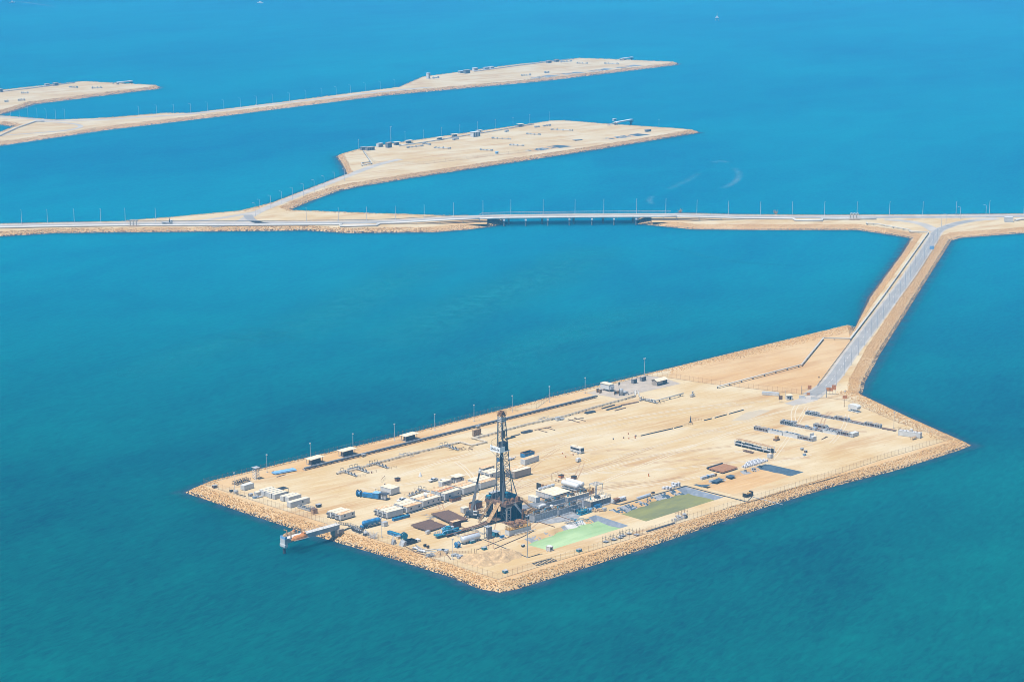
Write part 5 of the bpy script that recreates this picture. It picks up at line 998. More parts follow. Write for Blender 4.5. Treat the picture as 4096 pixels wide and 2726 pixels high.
t = thing('open_tray', 'black square tray with pale plates at its side', 'tray', at('B', 720, 1352), AL); q = MB(); [q.box(*b_, .2, 1.5) for b_ in ((0, 6, 0, .2), (0, 6, 3.6, 3.8), (0, .2, .2, 3.6), (5.8, 6, .2, 3.6), (2.9, 3.1, .2, 3.6))]; q.box(.2, 5.8, .2, 3.6, .2, .5); q.obj('tray', 'black', t); q = MB(); q.side([(-2.6, 0), (-.4, 0), (-.2, 2.2), (-1.2, 2.4)], .2, 3.2); q.obj('plate_stack', 'steel', t); q = MB(); q.box(6.4, 8.4, .2, 2.4, .1, 1.2); q.obj('white_box', 'white', t)
t = thing('light_stand', 'white tripod light stand with a grey panel base', 'light stand', at('B', 545, 1328), AL); q = MB(); [q.bar((x, y, 0), (0, 0, 4.2), .12) for x, y in ((-1.4, -.8), (1.4, -.8), (0, 1.6), (-.4, -1.2))]; q.obj('tripod', 'white', t); q = MB(); q.side([(-1.2, .1), (1.0, .1), (.6, 2), (-.6, 2)], -1, .4); q.obj('panel', 'steel', t)
q = MB(); R = random.Random(3)
for i in range(46): q.bar((R.uniform(-2.2, 2.2), R.uniform(-1.5, 1.5), .05), (R.uniform(-2.8, 2.8), R.uniform(-2, 2), R.uniform(1.4, 3.2)), .06)
o = q.obj('dry_bush', 'bags'); o.location = at('B', 285, 1255); tag(o, 'pale leafless tangle standing inside the fence near the pier', 'bush')
a, r, L = two('B', 22, 1165, 118, 1202); t = thing('steel_basket', 'dark grey steel basket where the pier walkway lands', 'basket', a, r); q = MB(); q.box(0, L, 0, 2.6, .2, .4); rails(q, [(0, 0, .4), (L, 0, .4), (L, 2.6, .4), (0, 2.6, .4), (0, 0, .4)], 1.6, 1, .16); q.box(0, L, .1, .2, .4, 1.4); q.obj('frame', 'darkgrey', t); q = MB(); q.box(.5, L - .5, .6, 2.1, .4, 1.2); q.obj('contents', 'steel', t)
t = thing('transfer_pump', 'white-topped pump on a dark base by the pier walkway', 'pump', at('B', 195, 1225), AL); q = MB(); q.box(-.9, 1.6, -.8, .8, 0, 1.2); q.obj('base', 'darkgrey', t); q = MB(); q.lathe([(.9, 1.2), (.9, 1.9), (.4, 2.2)], 'z', 10); q.lathe([(.3, 2.1), (.3, 2.9)], 'z', 8); q.obj('motor', 'white', t)
for pts, lb in (([(690, 1362), (830, 1440), (960, 1475)], 'dark pipe line along the near-left fence behind the tray'), ([(820, 1345), (900, 1395), (980, 1412), (1060, 1400), (1160, 1412)], 'curving grey hose running to the grey boxes'), ([(830, 1360), (940, 1430), (1030, 1425), (1120, 1440)], 'second curving grey hose below the first')): ground_pipe('B', pts, .17, lb, 'steel' if 'hose' in lb else 'brown', 'hose' if 'hose' in lb else 'pipe')
for i, (px, py) in enumerate(((790, 1395), (850, 1425), (880, 1432))): t = tank_h(at('B', px, py), AL - 1.25, 2.6, .45, ['short silver cylinder at the outer end of the fence pipes', 'short silver cylinder in the middle of the fence pipes', 'short silver cylinder at the inner end of the fence pipes'][i], 'silver', z=.75, legs=2, name='pressure_bottle', cat='cylinder', group='silver cylinders near the left fence')
q = MB(); R = random.Random(5); [q.bar((R.uniform(-3, 3), R.uniform(-2.4, 2.4), .1), (R.uniform(-3, 3), R.uniform(-2.4, 2.4), R.uniform(.2, 1.0)), R.uniform(.2, .6), 0, .1) for i in range(40)]; o = q.obj('scrap_heap', 'liner_pale'); o.location = at('B', 1035, 1480); tag(o, 'grey heap of torn plates inside the near-left fence', 'scrap')
for i, (px, lb, m_) in enumerate(((1095, 'blue-grey box at the right end of the hoses', 'grey'), (1142, 'pale grey box with a torn cover beside the blue-grey box', 'silver'))): skip_box(at('B', px, 1450), AL - 1.2, 2.6, 2.4, 1.6, lb, m_, 'equipment_box', 'box')
for i, (px, lb) in enumerate(((1108, 'black roller behind the blue-grey box'), (1160, 'black roller behind the pale grey box'))): t = tank_h(at('B', px, 1415), AL - 1.25, 2.4, .35, lb, 'black', z=.7, legs=2, name='roller', cat='roller')
t = thing('barrier_rail', 'rusty barrier rails near the lamp post by the front corner', 'railing', at('B', 1232, 1450), AL - 1.0); q = MB(); rails(q, [(0, 0, 0), (10, 3, 0)], 1.1, 1.2, .1); q.obj('rail', 'rust', t); q = MB(); [q.bar((10 + x, 3, 0), (10 + x, 3, 2.2), .16) for x in (0, 1.6, 2.6)]; q.obj('post', 'brown', t)
debris(at('B', 1330, 1495), 'broken grey boards at the foot of the near lamp post', 'steel', 12, 2.6, 1.6, cat='scrap'); ground_pipe('B', [(1200, 1455), (1235, 1490), (1262, 1525)], .2, 'dark bent pipe by the near-left fence', 'brown')
for px, py, lb in ((938, 1372, 'small black framed panel standing on bare sand'), (975, 1388, 'small brown stool-like frame on bare sand')): skip_box(at('B', px, py), AL, 1.0, .9, 1.1, lb, 'black' if px < 950 else 'brown', 'display_stand', 'stand', lid=False)
skip_box(at('a', 1640, 130), AL, 1.8, 1.5, 1.4, 'small white compressor at the corner of the pipe racks', 'white', 'compressor', 'compressor')
# ---- silver tank, silo, blue machine
a, r, L = two('X', 1040, 935, 1640, 778); tank_h(AX(a, .8, 1.5), r, L - 1.6, 1.5, 'long silver horizontal tank with a rusty top walkway', 'silver', z=2.1, walk=True, legs=6)
skip_box(at('X', 1290, 893), AL, 2.6, 1.3, 1.3, 'small teal box under the silver tank', 'teal', 'pump_box', 'box'); drum_reel(at('X', 905, 985), AL + pi / 2, 1.25, 1.7, 'small bright blue hose reel at the end of the silver tank', 'blue')
t = thing('silo', 'steel blue caged vertical silo standing beside the silver tank', 'silo', at('X', 1815, 755), AL); q = MB(); q.lathe([(.3, .3), (.95, 1.2), (.95, 5), (.5, 5.5)], 'z', 14, c=(1.2, 1.25, 0)); q.obj('vessel', 'steel', t); q = MB()
for x in (0, 2.4):
    for y in (0, 2.5): q.box(x - .12, x + .12, y - .12, y + .12, 0, 5.7)
for z in (.2, 2.6, 5.6): [q.bar(p_, q_, .2) for p_, q_ in (((0, 0, z), (2.4, 0, z)), ((2.4, 0, z), (2.4, 2.5, z)), ((2.4, 2.5, z), (0, 2.5, z)), ((0, 2.5, z), (0, 0, z)))]
q.box(0, 2.4, -.04, .04, .4, 5.5); q.obj('cage', 'grey', t); q = MB(); q.box(-.1, 2.5, -.1, 2.6, 5.7, 5.85); q.lathe([(.4, 5.85), (.3, 6.2)], 'z', 10, c=(1.2, 1.2, 0)); q.obj('roof', 'steel', t)
t = thing('pump_container', 'teal open-ended machine container behind the silo', 'container', at('X', 2085, 692), AL); q = MB(); q.box(0, 2.4, 1.2, 4, .2, 2.2); [q.box(x, x + .15, y, y + .15, 0, 2.3) for x in (0, 2.3) for y in (0, 3.9)]; q.box(0, 2.4, 0, .1, .2, .4); q.obj('frame', 'teal', t); q = MB(); q.box(-.1, 2.6, -.1, 4.1, 2.3, 2.42); q.obj('roof', 'steel', t); q = MB(); q.box(.4, 2, .2, 1, .3, 1.4); q.obj('engine', 'darkgrey', t)
t = thing('pump_skid', 'low blue pump on a frame between silo and railed tank', 'pump skid', at('X', 2230, 735), AL, 'blue pump skids below the mud tanks'); q = MB(); q.box(0, 3.2, 0, 1.6, 0, .25); q.obj('frame', 'steel', t); q = MB(); q.lathe([(.45, .4), (.5, 1.6), (.3, 2.8)], 'x', 10, c=(0, .8, .8)); q.box(.3, 1.2, .3, 1.3, .25, 1.2); q.obj('pump', 'blue', t)
a, r, L = two('X', 430, 700, 1000, 548); t = thing('cementing_unit', 'large teal blue trailer-mounted cementing machine by the catwalk', 'machine trailer', a, r)
q = MB(); q.box(-.5, L, .3, 2.9, .9, 1.25); q.box(-3.2, 0, .4, 3.2, 1.1, 1.5); q.box(-3.4, -3.2, .3, 3.3, 1.0, 1.9); q.obj('bed', 'teal', t); q = MB(); rails(q, [(-3.2, .4, 1.5), (0, .4, 1.5)], 1, 1, .1); rails(q, [(-3.2, 3.2, 1.5), (0, 3.2, 1.5)], 1, 1, .1); q.obj('handrail', 'paleblue', t)
q = MB(); q.box(3, 5.6, .5, 3, 1.25, 3.6); q.lathe([(.8, 1.25), (.8, 3.4), (.4, 3.9)], 'z', 12, c=(1.6, 1.8, 0)); q.box(6, 8.4, .8, 2.8, 1.25, 2.6); q.lathe([(.6, 8.2), (.7, 9), (.5, 10.4)], 'x', 12, c=(0, 1.8, 2)); q.box(3.6, 5, .9, 2.5, 3.6, 4.4); q.obj('pump_unit', 'teal', t)
q = MB(); q.tube([(0, 1, 1.8), (.8, .6, 2.8), (3, .4, 3.0), (5.8, .4, 2.6), (8, .5, 1.8)], .16, 6); q.tube([(.2, 2.6, 1.8), (1.2, 3, 3.6), (4, 3.1, 4.0), (6.2, 2.6, 3.0)], .16, 6); q.obj('piping', 'paleblue', t); q = MB(); q.box(5.5, 7.2, 1.2, 2.4, 2.7, 3.8); q.obj('cabin', 'silver', t)
for x in (6.5, 7.9, 9.3):
    for y in (.4, 2.8): wheel(t, x, y, .5, .4)
a, r, L = two('X', 760, 470, 905, 430); t = container(AX(a, .5, 1.5), r, 5, 2.4, 3.4, 'rusty brown container half hidden behind the teal cementing machine', 'brown', roof='rust_roof')
debris(at('X', 1100, 430), 'orange-brown beams and hoses between racks and catwalk', 'tanrust', 12, 3, 2.4, kind='bar'); debris(at('B', 1130, 1000), 'loose grey rods on the sand behind the pipe racks', 'steel', 14, 3.5, 6, kind='bar', cat='rods', name='loose_rods')
# ---- front strip by the pale pond
for v, px, py, lb in (('X', 1690, 1100, 'small teal skip beside the sand mound'), ('D', 1098, 768, 'teal skip in the front corner of the fence'), ('D', 1872, 545, 'teal skip by the front fence right of the white cube')): skip_box(at(v, px, py), AL, 2.0, 1.6, 1.2, lb, 'teal', group='teal skips along the near fence')
t = thing('pump_cabin', 'white framed cube pump cabin at the corner of the pale pond', 'cabin', at('D', 1568, 535), AL); q = MB(); q.box(0, 2, 0, 2.2, .1, 2.0); q.obj('wall', 'silver', t); q = MB(); [q.box(x - .1, x + .1, y - .1, y + .1, 0, 2.2) for x in (0, 2) for y in (0, 2.2)]; q.box(-.15, 2.15, -.15, 2.35, 2.0, 2.2); q.obj('frame', 'white', t); q = MB(); q.box(.4, 1.6, -.05, -.01, .5, 1.6); q.obj('door', 'darkgrey', t); q = MB(); q.lathe([(.25, 0), (.25, .6)], 'z', 8, c=(-1.2, .5, 0)); q.obj('drum', 'white', t)
skip_box(at('D', 1285, 492), AL, 1.3, .9, 1, 'small dark pump with a white cap at the pond edge', 'black', 'small_pump', 'pump')
lamp_post(at('D', 1333, 600), 19.5, AL, 'very tall thin lamp mast between the mound and the pale pond', 'tall mast', head='twin', m='steel', r=.22)
def mound(v, px, py, rx, ry, h, label, seed):
    R = random.Random(seed); q = MB(); n, k = 40, 14; ph = [R.uniform(0, 6.28) for _ in range(8)]; vs = [(0, 0, h * 1.0)]
    for j in range(1, k + 1):
        f = j / k
        for i in range(n):
            a = 2 * pi * i / n; w_ = 1 + .12 * sin(3 * a + ph[0]) + .08 * sin(7 * a + ph[1]); z = h * (1 - f * f) ** 1.3 + (.35 * sin(5 * a + ph[2] + 5 * f) + .25 * sin(11 * a + ph[3] + 9 * f) + R.uniform(-.15, .15)) * (1 - f) * f * 3
            vs.append((rx * f * w_ * cos(a), ry * f * w_ * sin(a), max(-.05, z) if j < k else -.1))
    fs = [(0, 1 + i, 1 + (i + 1) % n) for i in range(n)]
    for j in range(k - 1): fs += [(1 + j * n + i, 1 + (j + 1) * n + i, 1 + (j + 1) * n + (i + 1) % n, 1 + j * n + (i + 1) % n) for i in range(n)]
    q.add(vs, fs); o = q.obj('sand_mound', 'sandpile'); o.location = at(v, px, py); o.rotation_euler = (0, 0, AL); return tag(o, label, 'mound', None, 'thing')
mound('D', 850, 620, 10, 9, 2.6, 'left lobe of the excavated sand mounds in the front corner', 4); mound('D', 1060, 590, 10, 8, 3.0, 'right lobe of the excavated sand mounds in the front corner', 9); mound('B', 1130, 1465, 4.5, 3, 1.6, 'small sand mound beside the grey plate heap', 12)
sheet('trench', quad('D', (900, 572), (975, 598), (950, 606), (915, 590)), 'black', 'dark trench sheet between the sand mounds', 'trench', .08)
a, r, L = two('D', 1440, 685, 1640, 632); t = thing('ladder_frame', 'dark ladder-shaped frame lying by the front fence', 'frame', a, r); q = MB(); q.bar((0, 0, .2), (L, 0, .2), .25); q.bar((0, 3.6, .2), (L, 3.6, .2), .25); [q.bar((L * i / 8, 0, .2), (L * i / 8, 3.6, .2), .2) for i in range(9)]; q.obj('frame', 'darkgrey', t)
def scaffold(v, px, py, label, nx, nz=1, rot=None, m='darkgrey', s=2.2):
    t = thing('scaffold', label, 'scaffold', at(v, px, py), AL if rot is None else rot); q = MB()
    for i in range(nx + 1):
        for y in (0, s): q.bar((i * s, y, 0), (i * s, y, nz * 2 + .9), .08)
    for k in range(nz + 1):
        z = .4 + 1.6 * k
        for i in range(nx):
            if (i + k) % 3 == 2: continue
            for y in (0, s): q.bar((i * s, y, z), ((i + 1) * s, y, z), .08)
        for i in range(nx + 1): q.bar((i * s, 0, z), (i * s, s, z), .08)
    q.obj('poles', m, t); q = MB(); [q.box(i * s + .1, (i + 1) * s - .1, .1, s - .1, .5 + 1.6 * (i % (nz + 1)), .62 + 1.6 * (i % (nz + 1))) for i in range(nx) if i % 2 == 0]; q.obj('board', 'steel', t); return t
scaffold('U', 110, 1280, 'dark scaffold bay left of the scaffold cluster by the front fence', 2); scaffold('U', 260, 1240, 'low tangled scaffold in the middle by the front fence', 3); scaffold('U', 430, 1165, 'raised scaffold platform right of the low one by the front fence', 3)
scaffold('U', 690, 1150, 'thin open frame standing by the front fence beside the long pipes', 2, m='rust'); a, r, L = two('U', 900, 1070, 1430, 905); mat_bundle(a, r, L, 1.2, 'long dark pipes with fittings lying along the front fence', 'darkgrey', n=3, layers=1, r=.18, rack=False, h0=.1)
t = thing('wire_baskets', 'pile of pale wire baskets by the front fence', 'baskets', at('U', 1400, 890), AL); q = MB(); [rails(q, [(i * 2.1, 0, 0), (i * 2.1 + 1.8, 0, 0), (i * 2.1 + 1.8, 1.8, 0), (i * 2.1, 1.8, 0), (i * 2.1, 0, 0)], 1.4, .6, .1) for i in range(4)]; q.obj('basket', 'bags', t); q = MB(); q.box(8.6, 10, .3, 1.6, 0, 1.2); q.obj('box', 'darkgrey', t)
scaffold('U', 1480, 800, 'thin frame with rails behind the pale wire baskets', 3, m='rust')
t = thing('sea_pump', 'dark open skid pump with a plank by the front fence', 'pump', at('E', 1432, 708), AL); q = MB(); q.box(0, 5.5, 0, 2.6, 0, .3); q.box(0, .12, 0, 2.6, .3, 2.0); q.box(0, 3, -.06, .06, .3, 1.7); q.obj('skid', 'black', t); q = MB(); q.box(2.6, 4.4, .5, 2, .3, 1.8); q.obj('engine', 'yellow', t); q = MB(); q.box(4.6, 5.4, .2, 2.4, .3, 2.2); q.obj('radiator', 'black', t)
ground_pipe('E', [(1510, 700), (1640, 735), (1760, 765), (1860, 792)], .14, 'pale hose from the fence pump over the rocks to the sea', 'steel', 'hose')
# ================================================================ right half of the yard
def seg(v, x0, y0, x1, y1, style, label, w=2.4, h=2.0):
    a, r, L = two(v, x0, y0, x1, y1); return module(a, r, L - .4, label, style, w, h)
seg('V', 1040, 268, 1288, 312, 'truss', 'white braced rig section at the left end of the back row'); seg('V', 1300, 312, 1578, 362, 'low', 'low white-framed section, second in the back row'); seg('V', 1590, 362, 1850, 415, 'posts', 'brown-filled post-framed section in the middle of the back row'); seg('V', 1862, 417, 2145, 476, 'low', 'low pale section, fourth in the back row'); seg('V', 2155, 476, 2455, 535, 'posts', 'post-framed section at the right end of the back row')
a, r, L = two('F', 1470, 505, 1600, 530); mat_bundle(a, r, L, 2.4, 'brown pipes lying beyond the right end of the back row', 'brown', n=8, layers=1, r=.14, h0=.2)
seg('V', 565, 448, 832, 502, 'truss', 'dark braced rig section at the left end of the middle row', h=2.4); seg('V', 660, 412, 860, 440, 'low', 'low pale section behind the dark braced one', h=1.6); seg('V', 845, 500, 1080, 545, 'low', 'white section with a pale blue box in the middle row', h=2.2); skip_box(at('V', 1040, 520), AL - 1.5, 1.6, 1.2, 1.4, 'pale blue box set in the middle row sections', 'paleblue', 'small_crate', 'crate')
seg('V', 1085, 545, 1368, 604, 'low', 'low white deck section, middle of the middle row'); seg('V', 1195, 505, 1430, 556, 'posts', 'brown-filled section behind the low white deck'); seg('V', 1440, 552, 1690, 602, 'low', 'low section behind the plain white beam'); seg('V', 1372, 606, 1638, 658, 'solid', 'plain white solid beam section of the middle row', h=1.4); seg('V', 1648, 645, 1925, 702, 'posts', 'dark-filled section at the right end of the middle row', h=2.2)
a, r, L = two('V', 1930, 702, 2035, 670); container(a, r, 5.5, 2.4, 2.2, 'white end box closing the middle row of rig sections', name='end_box', cat='box'); t = thing('hydraulic_unit', 'small steel blue unit beside the low white deck section', 'unit', at('V', 1225, 575), AL); q = MB(); q.box(0, 2.4, 0, 2, .2, 1.5); q.obj('body', 'steel', t); q = MB(); q.lathe([(.3, 1.5), (.3, 2.1)], 'z', 8, c=(.7, .8, 0)); q.obj('filler', 'paleblue', t)
seg('V', 72, 558, 338, 612, 'posts', 'black-topped post section at the left end of the front row'); seg('V', 345, 612, 610, 668, 'solid', 'white section with dark triangular holes in the front row', h=1.8); seg('V', 618, 668, 898, 728, 'solid', 'plain white wall-like section of the front row', h=2.2); seg('V', 905, 726, 1175, 785, 'posts', 'post section at the right end of the front row', h=1.8)
a, r, L = two('V', 1180, 778, 1230, 768); t = container(a, r, 2.6, 2.2, 2.6, 'white end box with a raised bracket on the front row', name='end_box', cat='box'); q = MB(); q.box(-.6, 2.4, 1.6, 1.9, 2.6, 4.2); q.obj('bracket', 'white', t)
ground_pipe('V', [(1345, 745), (1470, 688)], .14, 'thin brown pole on the sand between rows, lower one', 'brown', 'pole'); ground_pipe('V', [(1350, 740), (1440, 685)], .12, 'thin brown pole on the sand between rows, upper one', 'brown', 'pole')
t = thing('loader', 'small yellow tracked machine on the sand', 'machine', at('V', 500, 755), AL); q = MB(); q.box(-1.6, -.6, -1, 1, 0, .9); q.box(.8, 1.6, -1, 1, 0, .9); q.obj('track', 'brown', t); q = MB(); q.box(-.7, .9, -.8, .8, .6, 2.4); q.bar((.8, 0, 1.4), (2.2, 0, .5), .4); q.obj('body', 'yellow', t)
a, r, L = two('E', 1290, 92, 1715, 192); t = thing('storage_rack', 'long rack of dark machinery under an orange-tan canopy', 'rack', a, r); q = MB(); [q.box(L * i / 5 - .1, L * i / 5 + .1, y, y + .2, 0, 3.2) for i in range(6) for y in (0, 3.4)]; [q.bar((0, y, z), (L, y, z), .16) for y in (.1, 3.5) for z in (1.4, 3.1)]; q.obj('post', 'white', t); q = MB(); [q.side([(L * i / 3 - .4, 3.1), (L * (i + 1) / 3 - .5, 3.1 - .1 * i), (L * (i + 1) / 3 - .5, 3.25 - .1 * i), (L * i / 3 - .4, 3.25)], 1.6, 4.4) for i in range(3)]; q.obj('canopy', 'tanrust', t); q = MB(); [q.box(L * i / 9 + .2, L * (i + 1) / 9 - .2, .4, 3, .1, random.uniform(1.0, 2.4)) for i in range(9)]; q.obj('machinery', 'black', t); q = MB(); [q.cyl((L * i / 4 + .4, .3, 1.6), (L * (i + 1) / 4 - .4, .3, 1.6), .3, 8) for i in range(4)]; q.obj('pipes', 'steel', t)
t = thing('rack_tray', 'low brown tray pulled out from the canopy rack', 'tray', at('E', 1420, 150), r); q = MB(); q.box(0, 6, -2.4, -.3, .2, .5); rails(q, [(0, -2.4, .5), (6, -2.4, .5)], .8, 1.2, .12); q.obj('tray', 'brown', t); q = MB(); [q.box(x, x + .2, -2.3, -.4, 0, .2) for x in (.3, 5.4)]; q.obj('foot', 'darkgrey', t)
a, r, L = two('E', 1712, 245, 1755, 232); container(a, r, 2.3, 2.2, 2.3, 'small white container at the end of the canopy rack', roof='rust_roof')
a, r, L = two('E', 1150, 426, 1330, 370); mat_bundle(a, r, L, 9.5, 'rack of orange rusty casing pipes by the empty pit', 'orangepipe', n=24, layers=2, r=.2); t = thing('liner_roll', 'long black rolled liner along the orange pipe rack', 'roll', AX(a, 0, 10.4), r); q = MB(); q.lathe([(.3, 0), (.55, .02), (.55, L - .02), (.3, L)], 'x', 12, c=(0, 0, .9)); q.obj('roll', 'black', t); q = MB(); [q.box(L * f, L * f + .3, -.8, .8, 0, .36) for f in (.1, .85)]; q.obj('bearer', 'brown', t)
a, r, L = two('E', 905, 497, 1085, 448)
for i in range(8): t = thing('tote_tank', ['grey tote at the left end of the row by the pit', 'second grey tote in the row by the pit', 'grey tote just left of the blue one', 'bright blue tote in the row by the pit', 'grey tote just right of the blue one', 'sixth pale tote in the row by the pit', 'pale tote next to the yellow one', 'dirty yellow tote at the right end of the row'][i], 'tote', a + (Vector((cos(r), sin(r), 0)) * L * i / 8), r, 'row of totes by the empty pit'); q = MB(); q.box(0, 1.3, 0, 1.3, .15, 1.35); q.obj('bottle', 'blue' if i == 3 else 'yellow' if i == 7 else 'silver', t); q = MB(); q.box(0, 1.3, -.04, 1.34, 0, .15); [q.box(x, x + .06, -.06, 0, .15, 1.4) for x in (0, .6, 1.24)]; q.obj('cage', 'grey', t)
P0 = at('E', 1400, 345); k = 0
for i in range(14):
    for j in range(4):
        if (j == 3 and i < 5) or (j == 2 and i < 3) or (j > 1 and i > 12): continue
        q = MB(); q.prism([(-.45, -.38), (-.38, -.45), (.38, -.45), (.45, -.38), (.45, .38), (.38, .45), (-.38, .45), (-.45, .38)], 0, 1.0); q.lathe([(.44, .98), (.3, 1.12), (.1, 1.2)], 'z', 8)
        if k == 0: B0 = tag(q.obj('bulk_bag', 'bags'), 'white bulk bag in the block of bags by the empty pit', 'bag', 'block of white bulk bags'); o = B0
        else: o = B0.copy(); COL.objects.link(o)
        k += 1; o.location = AX(P0, i * 1.35 + random.uniform(-.14, .14) - 1, j * 1.5 - 1.6 + random.uniform(-.1, .1)); o.rotation_euler = (0, 0, AL + random.uniform(-.15, .15))
for nm, p, lb in (('one', [(800, 552), (840, 545), (900, 555), (1015, 548), (960, 578), (900, 580)], 'dark torn liner piece at the left end of the empty pit'), ('two', [(1000, 515), (1100, 472), (1190, 492), (1130, 500), (1080, 525), (1040, 518)], 'dark torn liner piece beside the row of totes'), ('three', [(1180, 455), (1240, 432), (1310, 445), (1250, 470), (1215, 465)], 'scattered grey liner scraps by the orange pipes')): sheet('torn_liner', quad('E', *p), 'liner_dark', lb, 'liner', .06 if nm != 'two' else .05)
for px, py, lb in ((1415, 385, 'small dark lump on the sand by the white bags'), (1505, 375, 'small dark tyre-like lump near the empty pit'), (1597, 335, 'small dark bits at the right end of the white bags')): debris(at('E', px, py), lb, 'darkgrey', 4, .8, .7)
a, r, L = two('F', 1632, 567, 1835, 596); t = container(a, r, L, 3, 2.9, 'long white module with rusty roof rails near the right corner', name='plant_module', cat='module'); q = MB(); rails(q, [(0, 0, 2.95), (L, 0, 2.95), (L, 3, 2.95), (0, 3, 2.95), (0, 0, 2.95)], 1, 1.4, .1); q.obj('railing', 'tanrust', t); q = MB(); q.box(L * .5, L * .62, .6, 2.2, 2.95, 4.1); q.obj('roof_unit', 'white', t); q = MB(); [q.box(L * f, L * f + .7, .8, 2, 2.95, 3.3) for f in (.15, .3, .8)]; q.obj('vent', 'silver', t)
t = thing('work_platform', 'rusty work platform beside the long white module', 'platform', at('F', 1770, 612), AL); q = MB(); q.box(0, 4, 0, 1.6, 1.2, 1.35); q.obj('deck', 'tanrust', t); q = MB(); [q.box(x, x + .15, y, y + .15, 0, 1.2) for x in (.1, 3.8) for y in (.1, 1.4)]; q.obj('leg', 'brown', t)
a, r, L = two('F', 1158, 335, 1245, 356); t = thing('bulk_tank', 'white boat-shaped bulk tank on legs near the gate fence', 'bulk tank', a, r); q = MB(); q.side([(0, 2.4), (.4, 1.6), (L - .4, 1.6), (L, 2.4), (L, 3.4), (L - 1, 4.2), (1, 4.2), (0, 3.4)], 0, 3.2); q.obj('shell', 'white', t); q = MB(); [q.box(L * i / 5 + .2, L * i / 5 + .45, y, y + .25, .4, 1.7) for i in range(5) for y in (.1, 2.8)]; q.box(-.3, L + .3, 0, 3.2, .25, .5); q.obj('leg', 'white', t); q = MB(); q.box(-.2, L + .2, .4, 2.8, 0, .25); q.obj('skid', 'black', t)
for px, py, lb, m_ in ((725, 708, 'small grey and brown box alone on the sand, right yard', 'steel'), (748, 760, 'small pale blue box alone on the sand, right yard', 'paleblue'), (760, 730, 'tiny brown frame between two small boxes, right yard', 'brown')): skip_box(at('F', px, py), AL, 1.4, 1.1, 1, lb, m_, 'small_crate', 'crate')
# ---- bus and open middle of the yard
t = thing('bus', 'white bus with a dark window band parked in the open yard', 'bus', at('C', 1085, 722), 0); a, r, L = two('C', 1085, 722, 1205, 756); t.rotation_euler = (0, 0, r); W_ = 2.6
q = MB(); q.side([(0, .4), (L - .1, .4), (L, 1.2), (L - .25, 3.1), (.1, 3.1), (0, 2.9)], 0, W_); q.obj('body', 'white', t); q = MB(); q.box(.3, L - .9, -.02, 0, 1.55, 2.6); q.box(.3, L - .9, W_, W_ + .02, 1.55, 2.6); q.side([(L - .01, 1.25), (L + .02, 1.25), (L - .18, 2.75), (L - .21, 2.75)], .15, W_ - .15); q.obj('window', 'glass', t); q = MB(); q.box(.2, L - .4, .1, W_ - .1, 3.1, 3.22); q.box(L * .3, L * .5, .7, 1.9, 3.22, 3.45); q.obj('roof', 'cream_roof', t)
for x in (1.7, L - 2):
    for y in (.15, W_ - .15): wheel(t, x, y, .45, .32)
for y in (.4, W_ - .4): q = MB(); q.box(L - .05, L + .04, y - .18, y + .18, .75, 1.0); q.obj('headlight', 'silver', t)
q = MB(); q.bar((L, -.05, 2.6), (L + .3, -.35, 2.5), .06); q.box(L + .2, L + .3, -.5, -.2, 2.1, 2.5); q.obj('mirror', 'black', t)
L_ = ['upper', 'left', 'lower']
barrels(at('C', 1000, 775), [(0, 3.5), (1.5, -3.2), (5.5, 1.2)], ['orange barrel highest in the trio left of the bus', 'orange barrel lowest in the trio left of the bus', 'orange barrel rightmost in the trio left of the bus'])
barrels(at('G', 745, 1200), [(0, 0)], ['lone dark barrel at the left end of the barrel line'], 'black'); barrels(at('G', 868, 1186), [(0, 0)], ['dark banded barrel next along from the lone one'], 'rust'); barrels(at('G', 928, 1190), [(0, 0), (3.5, 1), (.2, 9), (3.6, 4)], ['nearest barrel of the orange barrel cluster of four', 'right barrel of the orange barrel cluster of four', 'far barrel of the orange barrel cluster of four', 'inner barrel of the orange barrel cluster of four']); barrels(at('G', 1012, 1163), [(0, 0)], ['dark barrel at the start of the black pipe line'], 'black')
barrels(at('E', 278, 455), [(0, 0)], ['lone tall orange-topped post barrel in the empty yard'], h=1.8)
t = thing('light_tower', 'white cube generator with a light mast below the bus', 'light tower', at('C', 1172, 852), AL); q = MB(); q.box(0, 2.4, 0, 1.7, .4, 1.9); q.obj('body', 'white', t); q = MB(); q.bar((1, .8, 1.9), (1, .8, 4.4), .14); q.box(.5, 1.5, .6, 1, 4.2, 4.6); q.obj('mast', 'steel', t); wheel(t, .6, 0, .35, .2); wheel(t, .6, 1.7, .35, .2)
for px, py, lb, m_ in ((980, 1035, 'orange crate on the sand behind the generator building', 'orange'), (1088, 1085, 'brown trestle box behind the twin white tanks', 'rust'), (1125, 1048, 'dark crate with an open side on the sand behind the tanks', 'brown'), (590, 550, 'small orange-brown wedge left of the pickups', 'rust')): skip_box(at('C' if px != 590 else 'B', px, py), AL, 2.2, 1.8, 1.5, lb, m_, 'crate', 'crate', lid=False)
t = thing('barrier_rail', 'thin rust handrail arch in the yard behind the rig', 'railing', at('C', 875, 1052), AL); q = MB(); rails(q, [(0, 0, 0), (4, 4, 0), (9, 4.5, 0)], 1.8, 3, .12, mid=False); q.obj('rail', 'rust', t)
for i in range(4): t = thing('saw_horse', ['first', 'second', 'third', 'last'][i] + ' small brown trestle from the left in the trestle row', 'trestle', at('C', 920 + i * 32, 1065 + i * 8), AL - 1.4, 'row of small trestles'); q = MB(); q.bar((0, 0, 1.1), (2, 0, 1.1), .15); q.obj('top_bar', 'brown', t); q = MB(); [q.bar((x, s * .5, 0), (x, 0, 1.1), .12) for x in (.1, 1.9) for s in (-1, 1)]; q.obj('leg', 'brown', t)
